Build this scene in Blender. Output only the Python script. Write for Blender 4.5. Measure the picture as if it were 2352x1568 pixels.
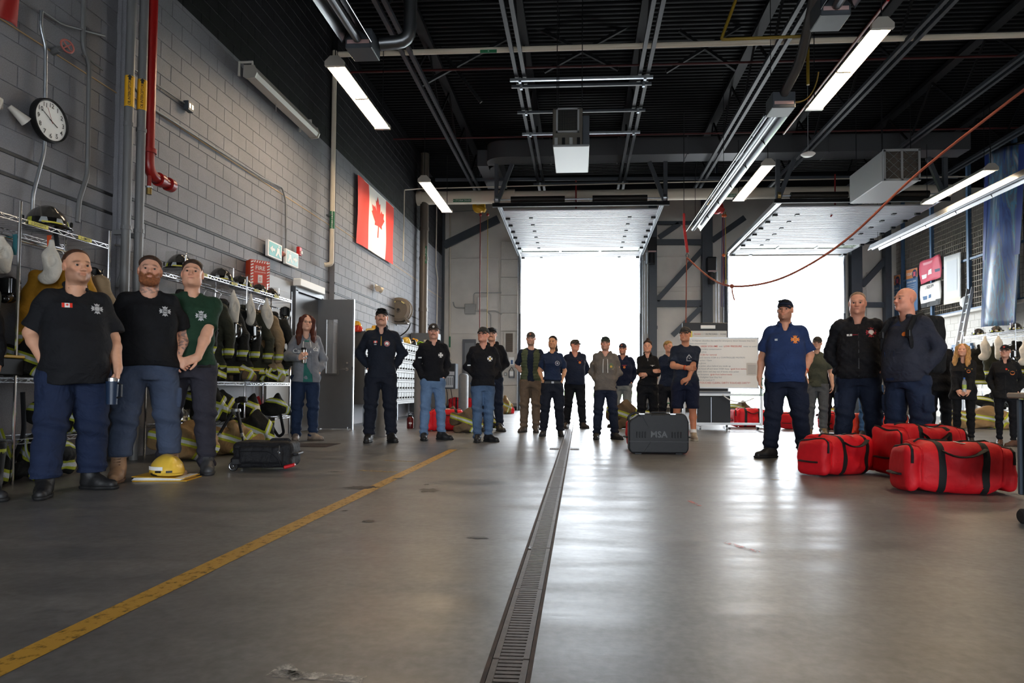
import bpy, bmesh, math, random
import numpy as np
from mathutils import Vector, Matrix, Euler
from mathutils.bvhtree import BVHTree
random.seed(7); np.random.seed(7)
for o in list(bpy.data.objects): bpy.data.objects.remove(o)
S = bpy.context.scene
COL = S.collection
PI = math.pi

# ------------------------------------------------------------------ camera
FPX = 1510.0; PPX, PPY = 1237.0, 846.0; CAMH = 0.80
def _rot():
    yaw = math.atan2(95, FPX); pit = math.atan2(46, FPX); roll = 0.0059
    fw = np.array([-math.sin(yaw)*math.cos(pit), math.cos(yaw)*math.cos(pit), math.sin(pit)])
    r = np.cross(fw, [0, 0, 1]); r /= np.linalg.norm(r); u = np.cross(r, fw)
    c, s = math.cos(roll), math.sin(roll)
    return c*r + s*u, -s*r + c*u, fw
CR, CU, CF = _rot()
cam = bpy.data.cameras.new('camera'); camo = bpy.data.objects.new('camera', cam); COL.objects.link(camo)
cam.sensor_width = 36.0; cam.sensor_fit = 'HORIZONTAL'; cam.lens = 36.0*FPX/2352.0
cam.shift_x = -(PPX-1176.0)/2352.0; cam.shift_y = (PPY-784.0)/2352.0
cam.clip_start = 0.05; cam.clip_end = 500
camo.matrix_world = Matrix(((CR[0], CU[0], -CF[0], 0), (CR[1], CU[1], -CF[1], 0), (CR[2], CU[2], -CF[2], CAMH), (0, 0, 0, 1)))
S.camera = camo
def ray(x, y): return CF + CR*(x-PPX)/FPX - CU*(y-PPY)/FPX
def flo(x, y, z=0.0):            # the floor point seen at photo pixel x, y
    d = ray(x, y); t = (z-CAMH)/d[2]; return Vector((d[0]*t, d[1]*t, z))
def aty(x, y, Y):                # the point at depth Y
    d = ray(x, y)*(Y/ray(x, y)[1]); return Vector((d[0], Y, CAMH+d[2]))
def atx(x, y, X):                # the point on a side wall at X
    d = ray(x, y); d = d*(X/d[0]); return Vector((X, d[1], CAMH+d[2]))

# ------------------------------------------------------------------ light and exposure
world = bpy.data.worlds.new('world'); S.world = world; world.use_nodes = True
bg = world.node_tree.nodes['Background']; bg.inputs[0].default_value = (0.86, 0.93, 1.0, 1); bg.inputs[1].default_value = 6.0
S.view_settings.view_transform = 'Standard'; S.view_settings.look = 'None'
S.view_settings.exposure = 1.75; S.view_settings.gamma = 1.0; S.view_settings.use_curve_mapping = False
S.cycles.use_denoising = True
S.cycles.max_bounces = 6; S.cycles.diffuse_bounces = 4; S.cycles.glossy_bounces = 2; S.cycles.transmission_bounces = 4; S.cycles.transparent_max_bounces = 6; S.cycles.adaptive_threshold = .04
S.cycles.sample_clamp_indirect = 6.0
def portal(x0, x1, z0, z1, y, facing):
    l = bpy.data.lights.new('sky_portal', 'AREA'); l.shape = 'RECTANGLE'; l.size = x1-x0; l.size_y = z1-z0
    l.cycles.is_portal = True
    o = bpy.data.objects.new('sky_portal', l); COL.objects.link(o); o.location = ((x0+x1)/2, y, (z0+z1)/2)
    o.rotation_euler = (PI/2, 0, 0) if facing > 0 else (-PI/2, 0, 0)   # light leaves along -Z
DOORS = [(-2.13, 2.11, 5.5), (5.25, 9.22, 5.55)]
FARY = 24.0
BACKY = -9.0
BACKDOORS = [(-2.2, 2.1), (5.2, 9.2)]
for a, b, t in DOORS: portal(a, b, 0, t, FARY+0.3, -1)
for a, b in BACKDOORS: portal(a, b, 0, 3.6, BACKY-0.3, 1)
LAMP_POWER = 30.0

# ------------------------------------------------------------------ materials
def lin(c):
    if isinstance(c, str):
        c = tuple(int(c[i:i+2], 16)/255 for i in (0, 2, 4))
    return tuple((v/12.92 if v <= .04045 else ((v+.055)/1.055)**2.4) for v in c)
MATS = {}
def mat(name, color=None, rough=.6, metal=0., noise=0., nscale=8., bump=0., bscale=60., spec=.5, attr=None, emit=None, estr=0., alpha=1., trans=0., stretch=None, coat=0., sheen=0., wrinkle=0.):
    """procedural material: base colour varied by noise, fine noise bump; attr uses a colour attribute of the mesh"""
    if name in MATS: return MATS[name]
    m = bpy.data.materials.new(name); m.use_nodes = True; nt = m.node_tree; b = nt.nodes['Principled BSDF']
    b.inputs['Roughness'].default_value = rough; b.inputs['Metallic'].default_value = metal
    b.inputs['Specular IOR Level'].default_value = spec
    if coat: b.inputs['Coat Weight'].default_value = coat
    if sheen: b.inputs['Sheen Weight'].default_value = sheen; b.inputs['Sheen Roughness'].default_value = .5
    if trans: b.inputs['Transmission Weight'].default_value = trans
    if alpha < 1: b.inputs['Alpha'].default_value = alpha
    N = nt.nodes.new; L = nt.links.new
    tc = N('ShaderNodeTexCoord'); src = tc.outputs['Object']
    if stretch:
        mp = N('ShaderNodeMapping'); mp.inputs['Scale'].default_value = stretch; L(src, mp.inputs[0]); src = mp.outputs[0]
    if attr:
        a = N('ShaderNodeVertexColor'); a.layer_name = attr; base = a.outputs['Color']
    else:
        rgb = N('ShaderNodeRGB'); rgb.outputs[0].default_value = (*lin(color), 1); base = rgb.outputs[0]
    if noise:
        n = N('ShaderNodeTexNoise'); n.inputs['Scale'].default_value = nscale; n.inputs['Detail'].default_value = 4
        L(src, n.inputs['Vector'])
        mr = N('ShaderNodeMapRange'); mr.inputs[1].default_value = .3; mr.inputs[2].default_value = .7
        mr.inputs[3].default_value = 1-noise; mr.inputs[4].default_value = 1+noise; L(n.outputs[0], mr.inputs[0])
        mx = N('ShaderNodeVectorMath'); mx.operation = 'SCALE'; L(base, mx.inputs[0]); L(mr.outputs[0], mx.inputs['Scale'])
        base = mx.outputs[0]
    L(base, b.inputs['Base Color'])
    if bump:
        n = N('ShaderNodeTexNoise'); n.inputs['Scale'].default_value = bscale; n.inputs['Detail'].default_value = 3
        L(src, n.inputs['Vector'])
        bp = N('ShaderNodeBump'); bp.inputs['Strength'].default_value = min(1, bump*1.0); bp.inputs['Distance'].default_value = .01
        L(n.outputs[0], bp.inputs['Height']); nrm = bp.outputs[0]
        if wrinkle:
            n = N('ShaderNodeTexNoise'); n.inputs['Scale'].default_value = 7.5; n.inputs['Detail'].default_value = 2; n.inputs['Distortion'].default_value = 1.4; L(src, n.inputs['Vector'])
            b2 = N('ShaderNodeBump'); b2.inputs['Strength'].default_value = wrinkle; b2.inputs['Distance'].default_value = .035; L(n.outputs[0], b2.inputs['Height']); L(nrm, b2.inputs['Normal']); nrm = b2.outputs[0]
        L(nrm, b.inputs['Normal'])
    if emit:
        b.inputs['Emission Color'].default_value = (*lin(emit), 1); b.inputs['Emission Strength'].default_value = estr
    MATS[name] = m; return m
def glass(name, color, alpha, rough=.05):
    """thin clear plastic or glass: mostly transparent with a glossy coat"""
    if name in MATS: return MATS[name]
    m = bpy.data.materials.new(name); m.use_nodes = True; nt = m.node_tree; nt.nodes.clear()
    out = nt.nodes.new('ShaderNodeOutputMaterial'); tr = nt.nodes.new('ShaderNodeBsdfTransparent'); gl = nt.nodes.new('ShaderNodeBsdfGlossy')
    df = nt.nodes.new('ShaderNodeBsdfDiffuse'); df.inputs[0].default_value = (*lin(color), 1)
    gl.inputs['Roughness'].default_value = rough; mx = nt.nodes.new('ShaderNodeMixShader'); mx2 = nt.nodes.new('ShaderNodeMixShader')
    mx.inputs[0].default_value = alpha; mx2.inputs[0].default_value = .12
    nt.links.new(tr.outputs[0], mx.inputs[1]); nt.links.new(df.outputs[0], mx.inputs[2])
    nt.links.new(mx.outputs[0], mx2.inputs[1]); nt.links.new(gl.outputs[0], mx2.inputs[2]); nt.links.new(mx2.outputs[0], out.inputs[0])
    MATS[name] = m; return m

# ------------------------------------------------------------------ mesh building
ORIG = {}
class MB:
    """collects simple shapes; build() links them as ONE mesh object"""
    def __init__(s): s.v = []; s.f = []; s.mi = []; s.cur = 0; s.M = None
    def add(s, vs, fs):
        o = len(s.v)
        if s.M is not None: vs = [tuple(s.M @ Vector(v)) for v in vs]
        s.v += [tuple(v) for v in vs]; s.f += [tuple(i+o for i in f) for f in fs]; s.mi += [s.cur]*len(fs); return s
    def box(s, c, d, rot=None, bev=0.):
        x, y, z = d[0]/2, d[1]/2, d[2]/2
        if bev > 0:
            b = min(bev, x*.98, y*.98, z*.98); vs = []; fs = []
            for sx in (-1, 1):
                for sy in (-1, 1):
                    for sz in (-1, 1):
                        vs += [(sx*x, sy*(y-b), sz*(z-b)), (sx*(x-b), sy*y, sz*(z-b)), (sx*(x-b), sy*(y-b), sz*z)]
            def k(a, b_, c_, e): return ((a > 0)*4+(b_ > 0)*2+(c_ > 0))*3+e
            for q in (-1, 1):
                fs.append([k(q, -1, -1, 0), k(q, 1, -1, 0), k(q, 1, 1, 0), k(q, -1, 1, 0)][::q])
                fs.append([k(-1, q, -1, 1), k(1, q, -1, 1), k(1, q, 1, 1), k(-1, q, 1, 1)][::-q])
                fs.append([k(-1, -1, q, 2), k(1, -1, q, 2), k(1, 1, q, 2), k(-1, 1, q, 2)][::q])
                for r in (-1, 1):
                    fs.append([k(q, r, -1, 0), k(q, r, 1, 0), k(q, r, 1, 1), k(q, r, -1, 1)][::q*r])
                    fs.append([k(q, -1, r, 0), k(q, -1, r, 2), k(q, 1, r, 2), k(q, 1, r, 0)][::q*r])
                    fs.append([k(-1, q, r, 1), k(1, q, r, 1), k(1, q, r, 2), k(-1, q, r, 2)][::q*r])
                    for t in (-1, 1): fs.append([k(q, r, t, 0), k(q, r, t, 1), k(q, r, t, 2)][::q*r*t])
        else:
            vs = [(a*x, b*y, c_*z) for a in (-1, 1) for b in (-1, 1) for c_ in (-1, 1)]
            fs = [(0, 1, 3, 2), (4, 6, 7, 5), (0, 4, 5, 1), (2, 3, 7, 6), (0, 2, 6, 4), (1, 5, 7, 3)]
        if rot is not None:
            R = Euler(rot).to_matrix() if not isinstance(rot, Matrix) else rot
            vs = [R @ Vector(v) for v in vs]
        return s.add([(v[0]+c[0], v[1]+c[1], v[2]+c[2]) for v in vs], fs)
    def bar(s, a, b, w, h, up=(0, 0, 1), bev=0.):
        """box bar of width w and height h from a to b"""
        a = Vector(a); b = Vector(b); d = b-a; L = d.length; d.normalize(); u = Vector(up)
        if abs(d.dot(u)) > .99: u = Vector((1, 0, 0))
        r = d.cross(u).normalized(); u = r.cross(d)
        M = Matrix((r, d, u)).transposed()
        return s.box((a+b)/2, (w, L, h), M, bev)
    def tube(s, pts, r, n=8, cap=True, flat=None):
        """swept tube; r a number or one per point; flat=(axis vector, ratio) squashes the section"""
        P = [Vector(p) for p in pts]; m = len(P); rs = [r]*m if not hasattr(r, '__len__') else list(r)
        T = []
        for i in range(m):
            t = (P[min(i+1, m-1)]-P[max(i-1, 0)])
            T.append(t.normalized() if t.length > 1e-9 else Vector((0, 0, 1)))
        ref = Vector((0, 0, 1)) if abs(T[0].z) < .9 else Vector((1, 0, 0))
        if flat: ref = Vector(flat[0])
        vs = []; fs = []; nr = T[0].cross(ref).normalized()
        for i in range(m):
            if flat: nr = T[i].cross(ref)
            nr = (nr - T[i]*nr.dot(T[i]))
            nr = nr.normalized() if nr.length > 1e-6 else T[i].orthogonal().normalized()
            bn = T[i].cross(nr); k = flat[1] if flat else 1.
            for j in range(n):
                a = 2*PI*j/n; vs.append(P[i] + nr*math.cos(a)*rs[i] + bn*math.sin(a)*rs[i]*k)
        for i in range(m-1):
            for j in range(n):
                j2 = (j+1) % n; fs.append((i*n+j, i*n+j2, (i+1)*n+j2, (i+1)*n+j))
        if cap: fs += [tuple(range(n))[::-1], tuple(range((m-1)*n, m*n))]
        return s.add(vs, fs)
    def cyl(s, a, b, r, n=12, r2=None): return s.tube([a, b], [r, r if r2 is None else r2], n)
    def rings(s, R, cap=True, closed=True):
        """loft through equal-length rings of points"""
        n = len(R[0]); vs = [p for r in R for p in r]; fs = []
        for i in range(len(R)-1):
            for j in range(n if closed else n-1):
                j2 = (j+1) % n; fs.append((i*n+j, i*n+j2, (i+1)*n+j2, (i+1)*n+j))
        if cap: fs += [tuple(range(n))[::-1], tuple(range((len(R)-1)*n, len(R)*n))]
        return s.add(vs, fs)
    def lathe(s, prof, c=(0, 0, 0), n=24, axis='Z', arc=2*PI, cap=False):
        """profile [(r, h)] turned about an axis through c"""
        R = []
        full = abs(arc-2*PI) < 1e-6; k = n if full else n+1
        for r, h in prof:
            ring = []
            for j in range(k):
                a = arc*j/n; x, y = r*math.cos(a), r*math.sin(a)
                p = {'Z': (x, y, h), 'Y': (x, h, -y), 'X': (h, x, y)}[axis]
                ring.append((p[0]+c[0], p[1]+c[1], p[2]+c[2]))
            R.append(ring)
        return s.rings(R, cap, full)
    def prism(s, poly, o, ux, uy, t):
        """2-D polygon in the plane o, ux, uy extruded by vector t"""
        o = Vector(o); ux = Vector(ux); uy = Vector(uy); t = Vector(t); n = len(poly)
        A = [o+ux*p[0]+uy*p[1] for p in poly]; B = [a+t for a in A]
        return s.add(A+B, [tuple(range(n))[::-1], tuple(range(n, 2*n))] + [(i, (i+1) % n, n+(i+1) % n, n+i) for i in range(n)])
    def quad(s, a, b, c, d): return s.add([a, b, c, d], [(0, 1, 2, 3)])
    def grid(s, fn, nu, nv, thick=None):
        """fn(u, v) for u, v in 0..1 -> point"""
        vs = [fn(i/nu, j/nv) for i in range(nu+1) for j in range(nv+1)]
        fs = [(i*(nv+1)+j, (i+1)*(nv+1)+j, (i+1)*(nv+1)+j+1, i*(nv+1)+j+1) for i in range(nu) for j in range(nv)]
        return s.add(vs, fs)
    def ball(s, c, r, n=12, m=8, squash=(1, 1, 1)):
        prof = [(max(1e-4, r*math.sin(PI*i/m)), -r*math.cos(PI*i/m)) for i in range(m+1)]
        R = [[(c[0]+p*math.cos(2*PI*j/n)*squash[0], c[1]+p*math.sin(2*PI*j/n)*squash[1], c[2]+h*squash[2]) for j in range(n)] for p, h in prof]
        return s.rings(R, False)
    def mesh(s, name, off=None):
        me = bpy.data.meshes.new(name)
        v = s.v if off is None else [(a[0]-off[0], a[1]-off[1], a[2]-off[2]) for a in s.v]
        me.from_pydata(v, [], s.f); return me
    def build(s, name, m, parent=None, smooth=None, world=False, solid=0., recalc=True, **tags):
        off = None
        if world and parent is not None:
            r = parent
            while r.parent is not None: r = r.parent
            off = ORIG.get(r.name)
        me = s.mesh(name, off)
        ms = m if isinstance(m, (list, tuple)) else [m]
        for q in ms: me.materials.append(q)
        if len(ms) > 1: me.polygons.foreach_set('material_index', s.mi)
        if recalc:
            bm = bmesh.new(); bm.from_mesh(me); bmesh.ops.recalc_face_normals(bm, faces=bm.faces); bm.to_mesh(me); bm.free()
        if smooth:
            me.shade_smooth(); me.set_sharp_from_angle(angle=math.radians(smooth))
        return put(name, me, parent, solid, **tags)
def put(name, me, parent=None, solid=0., **tags):
    o = bpy.data.objects.new(name, me); COL.objects.link(o)
    if parent is not None: o.parent = parent
    if solid:
        md = o.modifiers.new('thickness', 'SOLIDIFY'); md.thickness = solid; md.offset = 0
    for k, v in tags.items(): o[k] = v
    return o
def thing(name, label, category, loc=(0, 0, 0), rz=0., group=None, kind=None):
    o = bpy.data.objects.new(name, None); COL.objects.link(o); o.location = loc; o.rotation_euler = (0, 0, rz)
    o.empty_display_size = .1; o['label'] = label; o['category'] = category; ORIG[o.name] = Vector(loc)
    if group: o['group'] = group
    if kind: o['kind'] = kind
    return o
def tag(o, label, category, group=None, kind=None):
    o['label'] = label; o['category'] = category
    if group: o['group'] = group
    if kind: o['kind'] = kind
    return o
def dup(root, loc, rz=None, label=None, mats=None, scale=None):
    """copy of a thing with its parts and sub-parts (mesh data shared); mats remaps materials by name"""
    def cp(o, par):
        c = o.copy(); COL.objects.link(c); c.parent = par
        if mats and o.type == 'MESH':
            for i, sl in enumerate(c.material_slots):
                q = sl.material
                if q and q.name in mats: sl.link = 'OBJECT'; sl.material = mats[q.name]
        for ch in [q for q in o.children]: cp(ch, c)
        return c
    c = cp(root, None); c.location = loc
    if rz is not None: c.rotation_euler = (0, 0, rz) if not hasattr(rz, '__len__') else rz
    if scale: c.scale = (scale,)*3 if not hasattr(scale, '__len__') else scale
    if label: c['label'] = label
    return c
_TXT = {}
def text_geo(txt, size=1., bold=0., space=1.):
    """filled outline of a string in the XY plane, centred on its middle"""
    k = (txt, bold, space)
    if k not in _TXT:
        cu = bpy.data.curves.new('t', 'FONT'); cu.body = txt; cu.align_x = 'CENTER'; cu.align_y = 'CENTER'; cu.resolution_u = 2
        cu.offset = bold; cu.space_character = space
        o = bpy.data.objects.new('t', cu); COL.objects.link(o)
        me = o.to_mesh(); _TXT[k] = ([tuple(v.co) for v in me.vertices], [tuple(p.vertices) for p in me.polygons]); o.to_mesh_clear()
        bpy.data.objects.remove(o); bpy.data.curves.remove(cu)
    vs, fs = _TXT[k]; return [(v[0]*size, v[1]*size, 0) for v in vs], fs
def add_text(mb, txt, size, o, ux, uy, bold=0., space=1.):
    vs, fs = text_geo(txt, size, bold, space); o = Vector(o); ux = Vector(ux).normalized(); uy = Vector(uy).normalized()
    return mb.add([o+ux*v[0]+uy*v[1] for v in vs], fs)
def ellipse(n, a, b, c=(0, 0, 0), ax=(1, 0, 0), ay=(0, 1, 0), p=2.):
    c = Vector(c); ax = Vector(ax); ay = Vector(ay); R = []
    for j in range(n):
        t = 2*PI*j/n; x = math.copysign(abs(math.cos(t))**(2/p), math.cos(t)); y = math.copysign(abs(math.sin(t))**(2/p), math.sin(t))
        R.append(c+ax*(a*x)+ay*(b*y))
    return R
def arc3(a, b, c, n=6):
    """quadratic curve a-(b)-c"""
    a, b, c = Vector(a), Vector(b), Vector(c)
    return [a*(1-t)**2+b*2*t*(1-t)+c*t*t for t in [i/n for i in range(n+1)]]
def bend(pts, r=.08, n=4):
    """polyline with rounded corners"""
    P = [Vector(p) for p in pts]; out = [P[0]]
    for i in range(1, len(P)-1):
        a = (P[i-1]-P[i]); b = (P[i+1]-P[i]); q = min(r, a.length*.45, b.length*.45)
        out += arc3(P[i]+a.normalized()*q, P[i], P[i]+b.normalized()*q, n)
    return out+[P[-1]]

# ------------------------------------------------------------------ shared materials
def floor_mat():
    m = bpy.data.materials.new('sealed_concrete'); m.use_nodes = True; nt = m.node_tree; b = nt.nodes['Principled BSDF']; N = nt.nodes.new; L = nt.links.new
    tc = N('ShaderNodeTexCoord')
    def noise(sc, det, vec=None, rough=.55):
        n = N('ShaderNodeTexNoise'); n.inputs['Scale'].default_value = sc; n.inputs['Detail'].default_value = det; n.inputs['Roughness'].default_value = rough
        L(vec or tc.outputs['Object'], n.inputs['Vector']); return n.outputs[0]
    mp = N('ShaderNodeMapping'); mp.inputs['Scale'].default_value = (.35, 1.6, 1); L(tc.outputs['Object'], mp.inputs[0])
    big = noise(.8, 6); fine = noise(26, 5); streak = noise(2.2, 6, mp.outputs[0], .65)
    cr = N('ShaderNodeValToRGB'); e = cr.color_ramp.elements; e[0].position = .3; e[0].color = (*lin('58595b'), 1); e[1].position = .75; e[1].color = (*lin('7a7b7d'), 1)
    m1 = N('ShaderNodeMath'); m1.operation = 'MULTIPLY_ADD'; m1.inputs[1].default_value = .5; L(streak, m1.inputs[0])
    m2 = N('ShaderNodeMath'); m2.operation = 'MULTIPLY'; m2.inputs[1].default_value = .5; L(big, m2.inputs[0]); L(m2.outputs[0], m1.inputs[2])
    L(m1.outputs[0], cr.inputs[0])
    mx = N('ShaderNodeMix'); mx.data_type = 'RGBA'; mx.blend_type = 'OVERLAY'; mx.inputs['Factor'].default_value = .2
    L(cr.outputs[0], mx.inputs['A']); L(fine, mx.inputs['B']); mid = noise(5.5, 9, None, .68); mm = N('ShaderNodeMapRange'); mm.inputs[1].default_value = .32; mm.inputs[2].default_value = .68; mm.inputs[3].default_value = .80; mm.inputs[4].default_value = 1.16; L(mid, mm.inputs[0])
    ff = N('ShaderNodeMapRange'); ff.inputs[1].default_value = .35; ff.inputs[2].default_value = .65; ff.inputs[3].default_value = .9; ff.inputs[4].default_value = 1.1; L(fine, ff.inputs[0])
    k1 = N('ShaderNodeMath'); k1.operation = 'MULTIPLY'; L(mm.outputs[0], k1.inputs[0]); L(ff.outputs[0], k1.inputs[1]); k2 = N('ShaderNodeVectorMath'); k2.operation = 'SCALE'; L(mx.outputs['Result'], k2.inputs[0]); L(k1.outputs[0], k2.inputs['Scale']); L(k2.outputs[0], b.inputs['Base Color'])
    rr = N('ShaderNodeMapRange'); rr.inputs[1].default_value = .3; rr.inputs[2].default_value = .75; rr.inputs[3].default_value = .30; rr.inputs[4].default_value = .48
    L(streak, rr.inputs[0]); L(rr.outputs[0], b.inputs['Roughness']); b.inputs['Specular IOR Level'].default_value = .55
    bp = N('ShaderNodeBump'); bp.inputs['Strength'].default_value = .12; bp.inputs['Distance'].default_value = .004; L(fine, bp.inputs['Height'])
    bp2 = N('ShaderNodeBump'); bp2.inputs['Strength'].default_value = .04; bp2.inputs['Distance'].default_value = .03; L(streak, bp2.inputs['Height']); L(bp.outputs[0], bp2.inputs['Normal']); L(bp2.outputs[0], b.inputs['Normal'])
    return m
def worn_paint(name, color, wear=.5):
    """paint worn through in patches: noise drives the alpha"""
    m = bpy.data.materials.new(name); m.use_nodes = True; nt = m.node_tree; b = nt.nodes['Principled BSDF']; N = nt.nodes.new; L = nt.links.new
    b.inputs['Base Color'].default_value = (*lin(color), 1); b.inputs['Roughness'].default_value = .45
    tc = N('ShaderNodeTexCoord'); n = N('ShaderNodeTexNoise'); n.inputs['Scale'].default_value = 22; n.inputs['Detail'].default_value = 6; n.inputs['Roughness'].default_value = .7; L(tc.outputs['Object'], n.inputs['Vector'])
    r = N('ShaderNodeMapRange'); r.inputs[1].default_value = wear-.12; r.inputs[2].default_value = wear+.08; L(n.outputs[0], r.inputs[0]); L(r.outputs[0], b.inputs['Alpha'])
    return m
def block_mat(name, color, zcut=None, color2=None):
    """painted concrete block; above zcut (world height) the paint is color2"""
    m = bpy.data.materials.new(name); m.use_nodes = True; nt = m.node_tree; b = nt.nodes['Principled BSDF']; N = nt.nodes.new; L = nt.links.new
    g = N('ShaderNodeNewGeometry')
    n = N('ShaderNodeTexNoise'); n.inputs['Scale'].default_value = 90; n.inputs['Detail'].default_value = 4; L(g.outputs['Position'], n.inputs['Vector'])
    n2 = N('ShaderNodeTexNoise'); n2.inputs['Scale'].default_value = 1.7; n2.inputs['Detail'].default_value = 3; L(g.outputs['Position'], n2.inputs['Vector'])
    mr = N('ShaderNodeMapRange'); mr.inputs[1].default_value = .3; mr.inputs[2].default_value = .7; mr.inputs[3].default_value = .86; mr.inputs[4].default_value = 1.1; L(n.outputs[0], mr.inputs[0])
    mr2 = N('ShaderNodeMapRange'); mr2.inputs[1].default_value = .3; mr2.inputs[2].default_value = .7; mr2.inputs[3].default_value = .93; mr2.inputs[4].default_value = 1.07; L(n2.outputs[0], mr2.inputs[0])
    ml = N('ShaderNodeMath'); ml.operation = 'MULTIPLY'; L(mr.outputs[0], ml.inputs[0]); L(mr2.outputs[0], ml.inputs[1])
    rgb = N('ShaderNodeRGB'); rgb.outputs[0].default_value = (*lin(color), 1); base = rgb.outputs[0]
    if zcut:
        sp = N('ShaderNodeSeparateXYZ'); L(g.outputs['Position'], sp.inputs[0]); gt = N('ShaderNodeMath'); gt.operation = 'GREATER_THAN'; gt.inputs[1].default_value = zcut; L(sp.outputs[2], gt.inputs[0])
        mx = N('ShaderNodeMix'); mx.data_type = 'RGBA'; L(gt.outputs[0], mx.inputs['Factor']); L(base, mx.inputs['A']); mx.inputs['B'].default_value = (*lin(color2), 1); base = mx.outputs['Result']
    sc = N('ShaderNodeVectorMath'); sc.operation = 'SCALE'; L(base, sc.inputs[0]); L(ml.outputs[0], sc.inputs['Scale']); L(sc.outputs[0], b.inputs['Base Color'])
    b.inputs['Roughness'].default_value = .6; b.inputs['Specular IOR Level'].default_value = .25
    bp = N('ShaderNodeBump'); bp.inputs['Strength'].default_value = .35; bp.inputs['Distance'].default_value = .006; L(n.outputs[0], bp.inputs['Height']); L(bp.outputs[0], b.inputs['Normal'])
    return m
M_FLOOR = floor_mat()
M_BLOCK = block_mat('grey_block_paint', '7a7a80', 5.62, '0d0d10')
M_WBLOCK = block_mat('white_block_paint', 'cdc8c0')
M_BEIGE = mat('beige_wall_paint', 'dcd6ce', .7, noise=.08, nscale=1.5, bump=.2, bscale=120)
M_STEEL = mat('slate_steel_paint', '40464e', .5, noise=.06)
M_DARK = mat('black_steel_paint', '121316', .6, spec=.2)
M_DECK = mat('black_roof_deck', '0c0d0f', .6, spec=.12)
M_GALV = mat('galvanized_steel', 'a9afb6', .38, .85, noise=.1, nscale=20)
M_CHROME = mat('chrome_wire', 'd8dade', .16, 1.)
M_PVC = mat('cream_pipe_paint', 'd6cbb9', .5)
M_PIPEG = mat('grey_pipe_paint', '6d6e70', .45)
M_RED = mat('red_pipe_paint', '8e1513', .32)
M_WHITE = mat('white_print', 'f1f1ef', .6)
M_BLACK = mat('black_print', '121214', .6)
M_GREEN = mat('green_label', '1d6b45', .5)
M_YELLOW = mat('yellow_label', 'e0a81c', .5)
M_RUB = mat('black_rubber', '151517', .7, bump=.1)
M_ALU = mat('brushed_aluminium', 'c9ccd0', .4, .25)

# ------------------------------------------------------------------ floor, apron, field
TX = -0.2
fl = MB()
for a, b in ((-6.2, TX-.066), (TX+.066, 16.0)): fl.quad((a, BACKY-.2, 0), (b, BACKY-.2, 0), (b, FARY+.35, 0), (a, FARY+.35, 0))
fl.quad((TX-.066, 17.2, 0), (TX+.066, 17.2, 0), (TX+.066, FARY+.35, 0), (TX-.066, FARY+.35, 0))
fl.quad((TX-.066, 17.2, 0), (TX-.066, BACKY, 0), (TX-.066, BACKY, -.06), (TX-.066, 17.2, -.06))
fl.quad((TX+.066, BACKY, 0), (TX+.066, 17.2, 0), (TX+.066, 17.2, -.06), (TX+.066, BACKY, -.06))
fl.quad((TX-.066, BACKY, -.06), (TX+.066, BACKY, -.06), (TX+.066, 17.2, -.06), (TX-.066, 17.2, -.06))
floor = fl.build('floor', M_FLOOR, recalc=False, kind='structure')
M_IRON = mat('worn_drain_iron', '4a3f38', .55, .3, noise=.3, nscale=30)
M_RUST = mat('rusty_edge', '3b2a20', .8, noise=.4, nscale=14)
dr = thing('trench_drain', 'narrow slotted iron drain channel running along the concrete floor', 'drain', (TX, .6, 0))
e = MB()
for s in (-1, 1): e.box((s*.062, 8.3, -.001), (.012, 16.6, .006))
e.build('edge_angle', M_RUST, dr)
seg = MB(); LS = .68
for s in (-1, 1): seg.box((s*.045, LS/2, -.006), (.018, LS-.008, .012))
for k in range(27): seg.box((0, .012+(LS-.024)*k/26, -.007), (.085, .016, .01))
seg.box((0, LS/2, -.01), (.014, LS-.01, .01))
sm = seg.mesh('drain_cover'); sm.materials.append(M_IRON)
for k in range(24):
    c = put('drain_cover', sm, dr); c.location = (0, k*LS+.004, random.uniform(-.001, .001))
p = flo(1297, 1031); dc = thing('drain_crosspiece', 'iron cross plate set across the floor drain channel', 'drain plate', (TX, p.y, 0))
for s in (-1, 1):
    g = MB(); g.box((s*.135, 0, .003), (.12, .16, .006))
    for k in range(5): g.box((s*(.09+.022*k), 0, .0075), (.01, .15, .005))
    g.build('plate', M_IRON, dc)
# painted lines and marks
M_YL = worn_paint('worn_yellow_paint', 'bd9334', .40); M_YL2 = worn_paint('faded_yellow_paint', 'b89a4a', .50); M_WL = worn_paint('faded_white_paint', 'c4c2bd', .52); M_RL = worn_paint('faded_red_paint', 'b4423a', .52)
M_WET = mat('wet_stain', '191614', .4, spec=.3)
def stripe(name, a, b, w, m, label, z=.002):
    d = (b-a).normalized(); n = Vector((-d.y, d.x, 0))*w/2; mb = MB(); k = 24; pts = [a+(b-a)*i/k for i in range(k+1)]
    mb.rings([[q-n*random.uniform(.93, 1.07), q+n*random.uniform(.93, 1.07)] for q in pts], False, False)
    for i, v in enumerate(mb.v): mb.v[i] = (v[0], v[1], z)
    return tag(mb.build(name, m), label, 'floor marking')
stripe('floor_line', Vector((-1.637, .6, 0)), Vector((-1.64, 8.5, 0)), .105, M_YL, 'long worn yellow line painted along the concrete floor')
stripe('floor_line', flo(882, 1057), flo(955, 1060), .06, M_YL2, 'short faded yellow stroke beside the far end of the long line')
stripe('floor_line', flo(822, 1080), flo(912, 1084), .06, M_YL2, 'short faded yellow stroke nearer, crossing toward the long line')
stripe('floor_line', flo(1770, 1100), flo(1815, 1104), .05, M_YL2, 'tiny faded yellow stroke left of the red bags')
stripe('floor_mark', flo(620, 1545), flo(835, 1562), .045, M_WL, 'faded white streak at the bottom edge of the floor')
stripe('floor_mark', flo(650, 1528), flo(690, 1560), .04, M_WL, 'short faded white tick on the bottom edge of the floor')
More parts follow.
